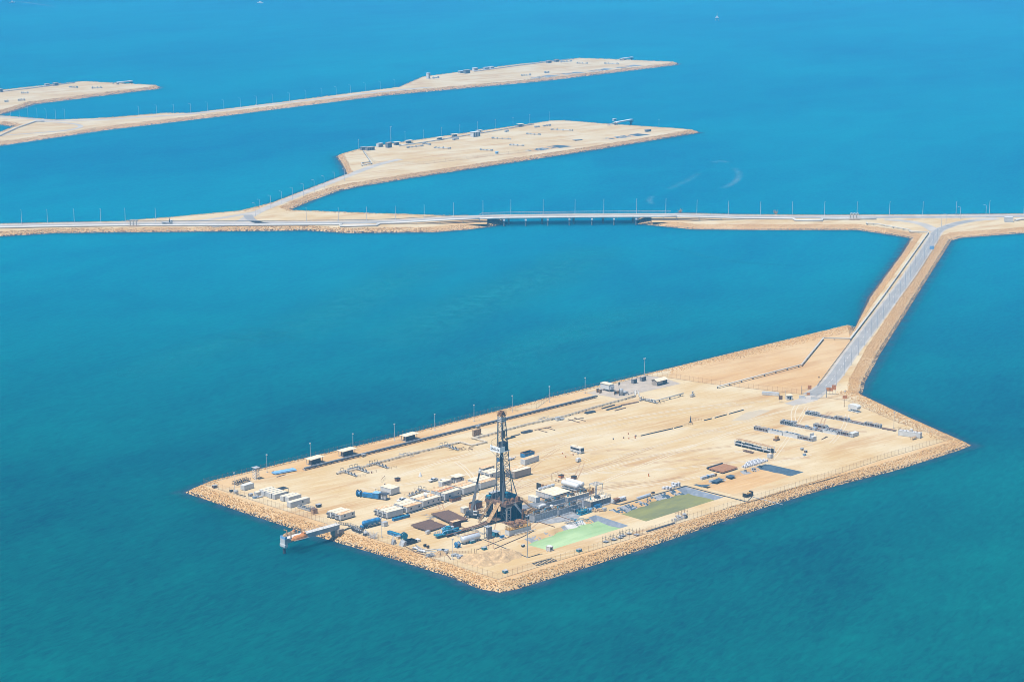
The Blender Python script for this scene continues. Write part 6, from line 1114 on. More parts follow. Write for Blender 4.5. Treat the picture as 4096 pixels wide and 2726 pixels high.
t = thing('barrier_rail', 'thin brown handrail beside the small open frame left of the cabin', 'railing', at('B', 390, 560), AL); q = MB(); rails(q, [(0, 0, 0), (6, 4, 0)], 1.5, 3, .12, mid=False); q.obj('rail', 'rust', t); barrels(at('B', 437, 592), [(0, 0)], ['small dark barrel between railing and crosswise cabin'], 'brown'); barrels(at('B', 272, 442), [(0, 0)], ['small brown barrel beside the left manifold valves'], 'rust')
t = thing('marker_cone', 'white cone-shaped marker left of the pickups', 'cone', at('B', 882, 485), AL); q = MB(); q.lathe([(1.0, 0), (.5, 1.4), (.1, 2.4)], 'z', 10); q.obj('body', 'white', t); q = MB(); q.box(-1.1, 1.1, -.3, .3, 0, .12); q.obj('base', 'brown', t)
manifold(at('B', 860, 660), AL - 1.5, 'dense dark pipework manifold beside the third cabin row', 'pipe manifolds near the cabins', 2)
skip_box(at('B', 1282, 810), AL, 6.0, 2.2, 1.8, 'rusty brown open bin in front of the two-window tall cabin', 'rust', 'open_bin', 'bin', lid=False); ground_pipe('B', [(760, 950), (930, 895), (1150, 825), (1400, 745), (1620, 680)], .18, 'dark pipe running along the front of the cabin rows')
t = thing('scrap_heap', 'white-blue crumpled bundle behind the mast', 'scrap', at('C', 405, 820), AL); t['category'] = 'scrap'; q = MB(); R = random.Random(8); [q.bar((R.uniform(-1.5, 3), R.uniform(-1, 1), .3), (R.uniform(-1.5, 3), R.uniform(-1, 1), 1), .5) for i in range(9)]; q.obj('bundle', 'bags', t)
for p in (((1070, 1158), (1265, 1113), (1447, 1072)), ((1465, 1067), (1560, 1043)), ((1815, 977), (1905, 955)), ((1940, 947), (2080, 908)), ((2110, 900), (2280, 853))): ground_pipe('G', p, .24, {1070: 'longest black pipe of the broken line across the yard', 1465: 'short black pipe next to the longest one', 1815: 'shortest black pipe beyond the railed wellhead', 1940: 'black pipe second from the gate end of the line', 2110: 'black pipe nearest the gate in the broken line'}[p[0][0]], 'black')
t = thing('wellhead', 'small green-stemmed wellhead inside slanting yellow rails', 'wellhead', at('G', 1655, 995), AL); q = MB(); q.box(-.6, .6, -.6, .6, 0, .5); q.lathe([(.25, .5), (.25, 2.2), (.4, 2.3), (.4, 2.5), (.15, 2.6), (.15, 3.6)], 'z', 8); q.obj('tree', 'darkgrey', t); q = MB(); rails(q, [(-9, -3, 0), (-3, -4, 0), (3, 3, 0), (7, -2, 0)], 1.3, 1.5, .09); q.obj('railing', 'tanrust', t)
t = thing('valve_tree', 'single grey well valve tree standing beyond the pipe end', 'valve', at('G', 1680, 695), AL); q = MB(); q.box(-1.4, 1.4, -.8, .8, 0, .5); q.obj('base', 'concrete', t); q = MB(); q.lathe([(.5, .5), (.7, 1.2), (.7, 1.8), (.3, 2), (.3, 3)], 'z', 10); q.lathe([(.8, 3), (.8, 3.2)], 'z', 10); q.tube([(-2.6, 0, 1.2), (2, 0, 1.2)], .25, 8); q.obj('valve', 'steel', t)
# ================================================================ rear of the yard
a, r, L = two('H', 198, 1056, 2320, 530); a2 = at('C', 1400, 112); L = (a2 - a).length; r = atan2(a2.y - a.y, a2.x - a.x); t = thing('pipe_rack', 'very long dark pipe trough along the rear of the yard', 'pipe rack', a, r)
q = MB(); q.box(0, L, 0, 1.0, .7, 1.25); q.obj('trough', 'darkgrey', t); q = MB(); q.tube([(0, 1.4, 1.2), (L, 1.4, 1.2)], .2, 8); q.obj('pipe', 'steel', t); g = MB(); g.box(-.25, .25, -.1, 2.2, 0, .7); s0 = g.obj('support', 'concrete', t); n = 60
for i in range(1, n): c = s0.copy(); COL.objects.link(c); c.parent = t; c.location = (L * i / n, 0, 0)
for f in (.17, .55): g = MB(); g.box(L * f, L * f + 2.4, -1.6, -.1, 1.2, 1.4); [g.bar((L * f + x, -1.6, 0), (L * f + x, -1.6, 2.2), .12) for x in (0, 1.2, 2.4)]; g.obj('step_over', 'steel', t)
G5 = 'white-roofed shelters along the rear fence'
for v, x0, y0, x1, y1, lb in (('H', 262, 1000, 390, 962, 'white-roofed shelter nearest the left end of the rear fence'), ('H', 615, 908, 748, 872, 'middle white-roofed shelter of the three by the rear fence'), ('H', 1312, 738, 1435, 703, 'white-roofed shelter farthest right along the rear fence')):
    a, r, L = two(v, x0, y0, x1, y1); shelter(a, r, L, 3.2, 3.2, lb, G5)
a, r, L = two('H', 2068, 678, 2145, 658); t = container(a, r, L, 1.2, 3.4, 'brown louvred panel box behind the rear pipelines', 'tanrust', name='louvred_cabinet', cat='cabinet')
rp = [('H', 545, 1095), ('H', 760, 1045), ('H', 1000, 975), ('H', 1400, 868), ('H', 1700, 800), ('H', 1900, 745)]
pp = [at(v, x, y) + Vector((0, 0, .75)) for v, x, y in rp]; loop = [at('H', x, y) + Vector((0, 0, .75)) for x, y in ((1950, 755), (2040, 782), (2195, 748), (2110, 722), (2040, 708))]; rest = [at(v, x, y) + Vector((0, 0, .75)) for v, x, y in (('H', 2200, 672), ('H', 2330, 636), ('C', 600, 420), ('C', 1000, 335), ('G', 500, 830), ('G', 850, 735), ('G', 990, 695))]
pipe_line('rear_pipeline', pp + loop + rest, .24, 'pair of cream pipelines with a square bend along the rear yard', m='creampipe', sup=7, twin=-1.1)
for px, py, lb, n_ in ((590, 1085, 'pipe manifold at the far left end of the rear pipelines', 1), (690, 1052, 'double-arched pipe manifold second from the left on the rear pipelines', 2), (910, 1003, 'arched pipe manifold left of centre on the rear pipelines', 2), (1690, 805, 'arched pipe manifold nearest the square pipe bend', 2)): manifold(at('H', px, py), AL - .03, lb, 'wellhead manifolds on the rear pipelines', n_)
debris(at('H', 1345, 880), 'tangle of dry pale scrap on the rear pipelines', 'steel', 34, 4, 3, kind='bar', cat='scrap'); debris(at('C', 830, 352), 'tangle of pale scrap beside the rear pipelines right of the mast', 'steel', 30, 4, 3, kind='bar', cat='scrap'); debris(at('H', 1945, 815), 'low brown scatter of rods below the square pipe bend', 'brown', 16, 5, 2.2, kind='bar', cat='scrap')
skip_box(at('C', 938, 380), AL, 2.4, 1.6, 2.0, 'pale grey cabinet beside the scrap right of the mast', 'silver', 'cabinet', 'cabinet'); skip_box(at('C', 985, 372), AL, 2.4, 1.4, .8, 'low white and black unit beside the pale grey cabinet', 'white', 'pump_box', 'box')
for v, x0, y0, x1, y1, lb in (('C', 555, 527, 660, 502, 'bundle of black pipes right of the mast'), ('C', 1280, 302, 1378, 280, 'bundle of black pipes below the rear pipeline at right')): a, r, L = two(v, x0, y0, x1, y1); mat_bundle(a, r, L, 2.6, lb, 'darkgrey', n=6, layers=2, r=.24, rack=False, h0=.05)
for v, x0, y0, x1, y1, w_, m_, lb in (('C', 360, 592, 465, 565, 1.6, 'black', 'black pipes just right of the mast'), ('C', 420, 560, 520, 535, .9, 'darkgrey', 'thin dark lattice pipes behind the black ones'), ('C', 1455, 243, 1600, 200, 1.2, 'black', 'black pipe layer at the left of the four far layers'), ('C', 1510, 260, 1680, 215, 1.6, 'darkgrey', 'dark pipe layer in the middle of the far layers'), ('C', 1595, 266, 1720, 233, .6, 'brown', 'thin brown pipes nearest in the far layers'), ('C', 1680, 205, 1870, 167, 1.4, 'brown', 'long brown pipes at the right of the far layers')): a, r, L = two(v, x0, y0, x1, y1); mat_bundle(a, r, L, w_, lb, m_, n=max(2, int(w_ / .4)), layers=1, r=.2, rack=False, h0=.05)
for p, lb in (([(1057, 378), (1240, 345)], 'dark rod in the crossed rod group below the rear pipes'), ([(1060, 362), (1198, 400)], 'left crossing rod with a knobbed end'), ([(1130, 345), (1260, 382)], 'right crossing rod with a knobbed end'), ([(725, 483), (825, 512)], 'short brown rod beyond the black pipe bundle'), ([(808, 455), (915, 488)], 'longer brown rod beyond the black pipe bundle'), ([(680, 485), (870, 450)], 'thin pale pipe leading from the black pipe bundle')): ground_pipe('C', p, .16, lb, 'brown', 'rod')
# ---- electrical corner
t = thing('control_building', 'white flat-roofed control building raised on stilts', 'building', at('c', 335, 512), AL); Y_, X_ = 7.2, 3.8; q = MB(); q.box(0, X_, 0, Y_, 1.2, 4.2); q.obj('wall', 'white', t); q = MB(); q.box(-.25, X_ + .25, -.25, Y_ + .25, 4.2, 4.4); q.obj('roof', 'cream_roof', t); q = MB(); [q.box(x - .15, x + .15, y - .15, y + .15, 0, 1.2) for x in (.2, X_ - .2) for y in (.2, Y_ / 2, Y_ - .2)]; q.obj('stilt', 'concrete', t)
for x in (.6, 2.3): q = MB(); q.box(x, x + 1.2, -.8, -.02, 1.4, 3.4); q.obj('air_conditioner', 'silver', t)
q = MB(); q.box(0, 5, -3.4, -3.2, .3, 2.0); q.box(.2, 2.2, -3.5, -3.4, .4, 1.8); q.box(2.8, 4.8, -3.5, -3.4, .4, 1.8); q.box(.3, .5, -3.4, -3.2, 0, .3); q.box(4.5, 4.7, -3.4, -3.2, 0, .3); o = q.obj('louvred_screen', 'tanrust'); o.location = at('c', 350, 560); o.location.z = ZD; o.rotation_euler = (0, 0, AL); tag(o, 'brown louvred screen in front of the raised control building', 'screen')
for px, py, lb in ((50, 528, 'brown upright panel left of the control building'), (110, 545, 'wider brown upright panel by the control building')): skip_box(at('c', px, py), AL, 1.8, .8, 2.3, lb, 'tanrust', 'junction_panel', 'panel')
t = thing('storage_tank', 'grey upright cylindrical tank on the paved pad', 'tank', at('c', 615, 590), AL); q = MB(); q.lathe([(1.35, 0), (1.35, 3.6), (1.2, 3.8), (.2, 4.0)], 'z', 18); q.obj('shell', 'steel', t, True); q = MB(); [q.bar((-1.5, y, 0), (-1.5, y, 4.6), .1) for y in (-.3, .3)]; [q.bar((-1.5, -.3, .4 * i), (-1.5, .3, .4 * i), .07) for i in range(11)]; q.obj('ladder', 'darkgrey', t); q = MB(); rails(q, [(2, -.5, 0), (6, -.5, 0), (6, 3, 0)], 1.4, 1, .09); q.box(2.2, 5.6, 0, 2.4, .2, 1.3); q.obj('pump_pen', 'steel', t)
for v, px, py, X_, lb in (('c', 910, 322, 3.0, 'left grey transformer cabinet on the paved pad'), ('c', 1110, 270, 3.6, 'right grey transformer cabinet on the paved pad')):
    t = thing('transformer_cabinet', lb, 'cabinet', at(v, px, py), AL, 'two grey cabinets on the pad'); q = MB(); q.box(0, X_, 0, 2, .15, 2.7); q.obj('body', 'grey', t); q = MB(); q.box(-.15, X_ + .15, -.15, 2.15, 2.7, 2.85); q.obj('roof', 'concrete', t); [(lambda g: (g.box(X_ * f, X_ * f + .6, -.06, -.01, .5, 2.3), g.obj('door', 'darkgrey', t)))(MB()) for f in (.08, .4, .72)]; q = MB(); q.box(-.3, X_ + .3, -.3, 2.3, 0, .15); q.obj('plinth', 'concrete', t)
t = thing('substation_shed', 'dark-walled gabled shed with vertical louvres on the pad', 'shed', at('c', 1467, 372), AL); X_, Y_ = 8.8, 4.4; q = MB(); q.box(0, X_, 0, .15, .1, 2.8); q.box(0, X_, Y_ - .15, Y_, .1, 2.8); q.obj('wall', 'darkgrey', t); q = MB(); [q.add([(x, 0, .1), (x, Y_, .1), (x, Y_, 2.8), (x, Y_ / 2, 3.7), (x, 0, 2.8), (x + .12, 0, .1), (x + .12, Y_, .1), (x + .12, Y_, 2.8), (x + .12, Y_ / 2, 3.7), (x + .12, 0, 2.8)], [(0, 1, 2, 3, 4), (9, 8, 7, 6, 5), (0, 5, 6, 1), (1, 6, 7, 2), (2, 7, 8, 3), (3, 8, 9, 4), (4, 9, 5, 0)]) for x in (-.12, X_)]; q.obj('gable', 'concrete', t)
q = MB(); q.add([(-.5, -.5, 2.65), (X_ + .5, -.5, 2.65), (X_ + .5, Y_ / 2, 3.85), (-.5, Y_ / 2, 3.85), (-.5, -.5, 2.8), (X_ + .5, -.5, 2.8), (X_ + .5, Y_ / 2, 4.0), (-.5, Y_ / 2, 4.0)], [(0, 3, 2, 1), (4, 5, 6, 7), (0, 1, 5, 4), (1, 2, 6, 5), (3, 7, 6, 2), (0, 4, 7, 3)]); q.add([(-.5, Y_ + .5, 2.65), (X_ + .5, Y_ + .5, 2.65), (X_ + .5, Y_ / 2, 3.84), (-.5, Y_ / 2, 3.84), (-.5, Y_ + .5, 2.8), (X_ + .5, Y_ + .5, 2.8), (X_ + .5, Y_ / 2, 3.99), (-.5, Y_ / 2, 3.99)], [(0, 1, 2, 3), (4, 7, 6, 5), (0, 4, 5, 1)]); q.obj('roof', 'cream_roof', t)
for i in range(5): q = MB(); q.box(.7 + i * 1.0, 1.0 + i * 1.0, -.06, -.01, .9, 2.4); q.obj('louvre', 'silver', t)
for px, py, lb in ((570, 385, 'tall notice board on posts beside the control building'), (482, 600, 'small dark box on a post at the edge of the pad')): t = thing('notice_board', lb, 'sign', at('c', px, py), AL); q = MB(); [q.bar((x, 0, 0), (x, 0, 2.8), .1) for x in (-.6, .6)]; q.obj('post', 'steel', t); q = MB(); q.box(-.8, .8, -.08, -.02, 1.0, 1.9); q.box(-.8, .8, -.08, -.02, 2.0, 2.8); q.obj('panel', 'darkgrey', t)
pipe_line('feed_pipe', [at('c', x, y, ZD) + Vector((0, 0, z)) for x, y, z in ((790, 580, .8), (930, 545, .8), (945, 620, .8), (945, 540, 1.6), (1010, 545, 1.6), (1050, 660, .8), (1100, 672, .8))], .25, 'bent white pipe with black valves crossing from pad to manifold', sup=5); manifold(at('c', 1090, 725), AL, 'railed pipe manifold in front of the paved pad', 'wellhead manifolds on the rear pipelines', 1)
pipe_line('gate_pipeline', [at('c', x, y, ZD + 1.4) + Vector((0, 0, 0)) for x, y in ((1200, 672), (1330, 690), (1440, 705), (1520, 690), (2080, 545))], .4, 'thick cream pipe on posts in front of the paved pad', sup=9)
# long pipeline over the bare triangle and along the causeway
pts = [('G', 1975, 575), ('O', 0, 1222), ('O', 222, 1165), ('O', 405, 942), ('O', 630, 948), ('O', 905, 590), ('O', 1283, 62), ('b', 845, 305), ('b', 600, 298), ('b', 545, 290), ('b', 555, 270), ('b', 370, 238), ('b', 50, 178), ('b', -80, 170), ('b', -120, 175), ('b', -140, 150)]
pipe_line('export_pipeline', [at(v, x, y, ZD + 1.2) for v, x, y in pts], .42, 'long cream pipeline from the yard along the causeway to the main road', sup=11)
# ================================================================ gate
GS = 'orange signs at the gate'
def signboard(v, px, py, w, h, z, label, m, cat='sign', group=None, rot=0, name='sign'):
    t = thing(name, label, cat, at(v, px, py), rot, group); q = MB(); [q.bar((x, 0, 0), (x, 0, z + h), .1) for x in ((-w * .35, w * .35) if w > 1.2 else (0,))]; q.obj('post', 'steel', t); q = MB(); q.box(-w / 2, w / 2, -.1, -.05, z, z + h); q.obj('panel', m, t); return t
for px, py, w, h, z, lb in ((795, 178, 2.2, 2.4, 3, 'orange sign on the left gate post'), (785, 192, 2.0, 1.4, .4, 'low orange sign by the left barrier'), (972, 180, 2.4, 2.2, 2, 'leftmost of three orange signs right of the gate'), (1000, 180, 2.0, 2.0, 2, 'small middle one of three orange signs right of the gate'), (1025, 178, 2.6, 3, 2.6, 'tallest and rightmost of three orange signs by the gate'), (1128, 240, 2.6, 2.0, 1.2, 'tilted orange flag-like sign on the right gate fence')): signboard('F', px, py, w, h, z, lb, 'orange', group=GS)
for p, lb in (((722, 178), 'left tall gate post with an open mesh leaf'), ((955, 212), 'right tall gate post with an open mesh leaf')):
    t = thing('yard_gate', lb, 'gate', at('F', *p), 0); q = MB(); q.cyl((0, 0, 0), (0, 0, 5), .16, 8); q.obj('post', 'grey', t); q = MB(); e = at('F', *((792, 168) if p[0] < 800 else (862, 218))) - at('F', *p); q.bar((0, 0, 2.6), e + Vector((0, 0, 2.6)), .12); q.bar((0, 0, .3), e + Vector((0, 0, .3)), .12); [q.bar(e * (i / 8) + Vector((0, 0, .3)), e * (i / 8) + Vector((0, 0, 2.6)), .07) for i in range(9)]; q.obj('leaf', 'steel', t)
for px, py, lb in ((727, 215, 'white concrete barrier block left of the gate road'), (836, 228, 'white concrete barrier block right of the gate road')): t = thing('barrier_block', lb, 'barrier', at('F', px, py), 0, 'white barrier blocks at the gate'); q = MB(); q.side([(-2, 0), (2, 0), (1.8, .6), (1.7, 1.6), (-1.7, 1.6), (-1.8, .6)], -.5, .5); q.obj('block', 'white', t); q = MB(); q.box(-1.7, 1.7, -.4, .4, 1.6, 1.7); q.obj('cap', 'concrete', t)
t = thing('guard_hut', 'small white guard hut with a dark doorway inside the gate', 'hut', at('F', 582, 235), AL - .6); q = MB(); q.box(0, 3.4, 0, 3, .1, 2.6); q.obj('wall', 'white', t); q = MB(); q.box(-.2, 3.6, -.2, 3.2, 2.6, 2.8); q.obj('roof', 'cream_roof', t); q = MB(); q.box(1.6, 2.6, -.06, -.01, .2, 2.2); q.obj('door', 'black', t); q = MB(); q.box(.4, 1.2, -.06, -.01, 1.1, 2); q.obj('window', 'glass', t); q = MB(); q.bar((0, 2.8, 2.8), (0, 2.8, 5.4), .12); q.obj('aerial', 'steel', t)
a, r, L = two('F', 347, 185, 503, 197); t = container(a, r, L, 2.4, 1.7, 'long low white trough with a dark ribbed top near the gate', name='water_trough', cat='trough', roof='steel')
signboard('F', 523, 252, 2.2, 2.4, 1.4, 'small brown notice board on two posts inside the gate', 'brown'); signboard('F', 885, 55, 1.0, 1.0, 2, 'small thin sign on a post beside the road above the gate', 'tanrust')
lamp_post(at('F', 1125, 296), 9, AL, 'thin lamp post beside the white bulk tank', 'yard lamp posts', head='box', m='tanrust', r=.12); lamp_post(at('F', 1590, 500), 9, AL, 'thin lamp post near the right fence behind the rig sections', 'yard lamp posts', head='box', m='steel', r=.12)
t = thing('guard_rail', 'dark crash barrier along the left edge of the gate road', 'guard rail', at('O', 355, 1345)); o = t.location.copy(); q = MB(); pr = [at('O', x, y) - o for x, y in ((355, 1345), (500, 1150), (640, 965))]; [q.bar(a + Vector((0, 0, .75)), b + Vector((0, 0, .75)), .12, 0, .35) for a, b in zip(pr, pr[1:])]; q.obj('rail', 'grey', t); q = MB(); [q.bar(a.lerp(b, i / 22), a.lerp(b, i / 22) + Vector((0, 0, .75)), .14) for a, b in zip(pr, pr[1:]) for i in range(22)]; tag(q.obj('posts', 'darkgrey', t), 'short dark barrier posts', None); t.children[-1]['kind'] = 'stuff'
# ---- fences and lamps round the yard
fence([at(*p) for p in (('A', 322, 528), ('A', 540, 600), ('A', 1100, 782), ('A', 1745, 985))], 2.7, 'chain-link fence along the left side up to the pier'); fence([at(*p) for p in (('B', 60, 1192), ('B', 250, 1252), ('D', 330, 600), ('D', 650, 705), ('D', 1025, 828))], 2.7, 'chain-link fence from the pier to the front corner')
fence([at(*p) for p in (('D', 1025, 828), ('D', 1280, 750), ('D', 1630, 640), ('D', 2356, 420), ('E', 900, 920))], 2.7, 'chain-link fence along the front side past the ponds'); fence([at(*p) for p in (('E', 900, 920), ('E', 1700, 682), ('E', 2350, 475), ('F', 1500, 785), ('F', 2118, 607))], 2.7, 'chain-link fence along the front side up to the right corner')
fence([at(*p) for p in (('F', 2118, 607), ('F', 1600, 432), ('F', 1150, 238), ('F', 960, 212))], 2.7, 'chain-link fence from the right corner to the gate'); fence([at(*p) for p in (('F', 720, 178), ('F', 0, 98), ('G', 1900, 545), ('G', 1385, 470), ('G', 1150, 452))], 2.7, 'chain-link fence from the gate to the rear lamp')
fence([at(*p) for p in (('G', 1150, 452), ('G', 800, 530), ('G', 0, 712), ('C', 700, 235))], 2.7, 'chain-link fence along the rear side right of the mast'); fence([at(*p) for p in (('C', 700, 235), ('H', 2300, 405), ('H', 1600, 592), ('H', 700, 810), ('A', 322, 528))], 2.7, 'chain-link fence along the rear side left of the mast')
RP = [('A', 1050, 395), ('H', 255, 945), ('H', 727, 838), ('H', 1187, 727), ('H', 1633, 614), ('H', 2068, 510), ('C', 425, 275), ('C', 848, 165), ('G', 413, 655)]
pole_row([at(*p) for p in RP], 9.2, AL, lambda i: ORD[i] + ' lamp post from the left along the rear fence', 'lamp posts along the rear fence', head='box')
lamp_post(at('G', 1112, 445), 10.5, AL, 'twin-headed lamp post behind the electrical huts', 'lamp posts along the rear fence', head='twin')
lamp_post(at('A', 680, 602), 9, AL, 'thin lamp post inside the left fence near the corner', 'yard lamp posts', head='box', r=.1); lamp_post(at('B', 397, 1248), 9.6, AL, 'thin lamp post by the fence near the blue tanker', 'yard lamp posts', head='box', r=.1); lamp_post(at('X', 712, 1385), 9.4, AL, 'lamp post with a dark head by the near-left fence', 'yard lamp posts', head='box', r=.12)
# ================================================================ lifeboat pier
PZ = 7.2; a, r, L = two('Z', 325, 905, 2030, 440, PZ); a.z = 0; t = thing('lifeboat_pier', 'long grey box-girder pier reaching out from the left shore', 'pier', a, r)
q = MB(); q.box(0, L, .15, 2.95, 4.9, PZ - .35); q.obj('girder', 'steel', t); q = MB(); q.box(-.3, L + .2, -.1, 3.2, PZ - .35, PZ); q.obj('deck', 'palecon', t); q = MB(); rails(q, [(9, -.05, PZ), (L, -.05, PZ)], 1.1, 3, .06); rails(q, [(9, 3.15, PZ), (L, 3.15, PZ)], 1.1, 3, .06); q.obj('handrail', 'whitepipe', t)
q = MB(); q.box(-.5, -.1, -.1, 3.2, 4.6, PZ); q.prism([(-.7, -.3), (1.2, -.3), (1.2, 3.4), (-.7, 3.4)], 3.4, 4.6); q.add([(-.7, -.3, 3.4), (1.2, -.3, 3.4), (1.2, 3.4, 3.4), (-.7, 3.4, 3.4), (-.2, .5, 2.5), (1, .5, 2.5), (1, 2.6, 2.5), (-.2, 2.6, 2.5)], [(4, 5, 6, 7), (0, 1, 5, 4), (1, 2, 6, 5), (2, 3, 7, 6), (3, 0, 4, 7)]); q.obj('pile_cap', 'white', t)
q = MB(); q.cyl((.4, 1.55, -3), (.4, 1.55, 2.6), .7, 14); q.obj('pile', 'darkgrey', t); q = MB(); q.box(L - 3, L - .3, -.3, 3.4, 2.0, 4.9); q.box(L - 1.8, L + 1.2, -1.4, -.4, 3.4, 5.2); q.obj('abutment', 'concrete', t)
q = MB(); [q.box(*b_, PZ, PZ + 1.2) for b_ in ((-.4, .9, -.2, -.1), (-.5, -.4, -.2, 3.1), (-.4, .9, 3.1, 3.2))]; q.obj('wind_break', 'paleblue', t)
for x in (3.2, 9.5):
    for s, y in ((-1, 0), (1, 3.0)): g = MB(); g.bar((x, y, PZ), (x, y, PZ + 2.8), .4); g.bar((x, y, PZ + 2.8), (x, y + s * 2.2, PZ + 2.6), .35); g.obj('davit', 'tanrust', t)
q = MB(); g0 = at('A', 1880, 985, ZD) ; 
def local(p): d = p - t.location; return Vector((d.x * cos(r) + d.y * sin(r), -d.x * sin(r) + d.y * cos(r), p.z))
w0 = Vector((L, 1.5, PZ - .2)); w1 = local(at('A', 1985, 1005, ZD + .9)); w1.z = ZD + 1.2; w2 = local(at('A', 2125, 1062, ZD + .5)); w2.z = ZD + .7
for p_, q_ in ((w0, w1), (w1, w2)): q.bar(p_, q_, 1.6, 0, .25); d = Vector((-(q_ - p_).y, (q_ - p_).x, 0)).normalized() * .8; rails(q, [p_ + d, q_ + d], 1.1, 1.5, .09); rails(q, [p_ - d, q_ - d], 1.1, 1.5, .09)
[q.bar((p_.x, p_.y, ZD), p_, .25) for p_ in (w1, w2)]; q.obj('gangway', 'grey', t)
def lifeboat(loc, rot, label, sc=1.15, cm='orange'):
    b = thing('lifeboat', label, 'lifeboat', loc, rot, 'lifeboats hung on the pier'); n = 13; q = MB(); rings = []
    prof = lambda s, a: None; vs = []; H = 8.6
    for i in range(n):
        f = i / (n - 1); x = H * f; wd = max(.06, 1.45 * (1 - abs(2 * f - 1) ** 3.2)); bt = -.95 + .6 * abs(2 * f - 1) ** 3; tp = .0
        vs += [(x, 0, bt), (x, -wd * .75, bt * .55), (x, -wd, 0), (x, wd, 0), (x, wd * .75, bt * .55)]
    fs = []
    for i in range(n - 1):
        for j in range(5): a_ = i * 5; fs.append((a_ + j, a_ + (j + 1) % 5, a_ + 5 + (j + 1) % 5, a_ + 5 + j))
    fs += [(4, 3, 2, 1, 0), tuple(range((n - 1) * 5, n * 5))]; q.add(vs, fs); q.obj('hull', 'tanrust', b)
    q = MB(); vs = []
    for i in range(n):
        f = i / (n - 1); x = .3 + (H - .6) * f; k = max(.05, 1 - abs(2 * f - 1) ** 3.4); wd = 1.35 * k; hh = .25 + 1.15 * k ** .6 + (.25 if .65 < f < .9 else 0)
        vs += [(x, -wd, .02), (x, -wd * .85, hh * .6), (x, -wd * .45, hh), (x, wd * .45, hh), (x, wd * .85, hh * .6), (x, wd, .02)]
    fs = []
    for i in range(n - 1):
        for j in range(6): a_ = i * 6; fs.append((a_ + j, a_ + (j + 1) % 6, a_ + 6 + (j + 1) % 6, a_ + 6 + j))
    fs += [(5, 4, 3, 2, 1, 0), tuple(range((n - 1) * 6, n * 6))]; q.add(vs, fs); q.obj('canopy', cm, b); b.scale = (sc, sc, sc)
    q = MB(); q.box(.5, H - .5, -1.52, -1.4, -.12, .06); q.box(.5, H - .5, 1.4, 1.52, -.12, .06); q.obj('fender', 'white', b); q = MB(); q.box(6.2, 7.2, -.5, .5, 1.5, 2.0); q.obj('wheelhouse', 'orange', b); return b
p = Vector((1.2, -2.5, 0)); c_, s_ = cos(r), sin(r); lifeboat(t.location + Vector((p.x * c_ - p.y * s_, p.x * s_ + p.y * c_, 6.9)), r, 'orange enclosed lifeboat on the near side of the pier')
p = Vector((1.4, 5.0, 0)); lifeboat(t.location + Vector((p.x * c_ - p.y * s_, p.x * s_ + p.y * c_, 6.3)), r, 'second brownish lifeboat half hidden behind the pier', 1.1, 'tanrust')
# ================================================================ bridge on the main causeway
BX0, BX1 = 1900, 2680
t = thing('road_bridge', 'low grey road bridge crossing the channel in the main causeway', 'bridge', road_at(2290, 8)); t.location.z = 0; o = t.location.copy()
xs = list(range(BX0, BX1 + 1, 30)); q = MB()
for a_, b_ in zip(xs, xs[1:]):
    p, s, u, v = [road_at(x, f, -.04) - o for x, f in ((a_, -.6), (b_, -.6), (b_, RW + .4), (a_, RW + .4))]
    q.add([p, s, u, v] + [k - Vector((0, 0, .9)) for k in (p, s, u, v)], [(0, 1, 2, 3), (7, 6, 5, 4), (0, 4, 5, 1), (2, 6, 7, 3)])
q.obj('deck', 'concrete', t); q = MB()
for a_, b_ in zip(xs, xs[1:]):
    p, s = road_at(a_, RW + .3) - o, road_at(b_, RW + .3) - o; q.bar(p + Vector((0, 0, .35)), s + Vector((0, 0, .35)), .3, 0, .7)
q.obj('parapet', 'concrete', t); q = MB(); R1 = list(range(1915, 2691, 8))
for a_, b_ in zip(R1, R1[1:]):
    h1, h2 = [2.0 * min(1, max(0, (x - 1912) / 18), 1) * min(1, max(0, (2708 - x) / 22)) for x in (a_, b_)]
    p, s = road_at(a_, -.3) - o, road_at(b_, -.3) - o; q.bar(p + Vector((0, 0, h1)), s + Vector((0, 0, h2)), .35); q.bar(p, p + Vector((0, 0, h1)), .12); q.bar(p + Vector((0, 0, h1 * .5)), s + Vector((0, 0, h2 * .5)), .12)
q.obj('railing', 'steel', t)
for x in (2035, 2168, 2293, 2410, 2530):
    c = road_at(x, RW / 2) - o; q = MB(); q.box(c.x - .9, c.x + .9, c.y - RW / 2, c.y + RW / 2, c.z - 2.2, c.z - .92); pr = q.obj('pier', 'concrete', t)
    for y in (-RW * .34, 0, RW * .34): g = MB(); g.cyl((c.x, c.y + y, -3), (c.x, c.y + y, c.z - 2.4), .75, 10); g.obj('column', 'grey', pr)
for x in (2017, 2102, 2189, 2275, 2364, 2451, 2539):
    c = road_at(x, RW + 5.5) - o; q = MB(); q.box(c.x - .8, c.x + .8, c.y - 3, c.y + 2.6, c.z - 1.6, c.z - .7); pr = q.obj('pipe_bent', 'silver', t); g = MB(); g.cyl((c.x, c.y, -3), (c.x, c.y, c.z - 1.6), .65, 10); g.obj('column', 'grey', pr)
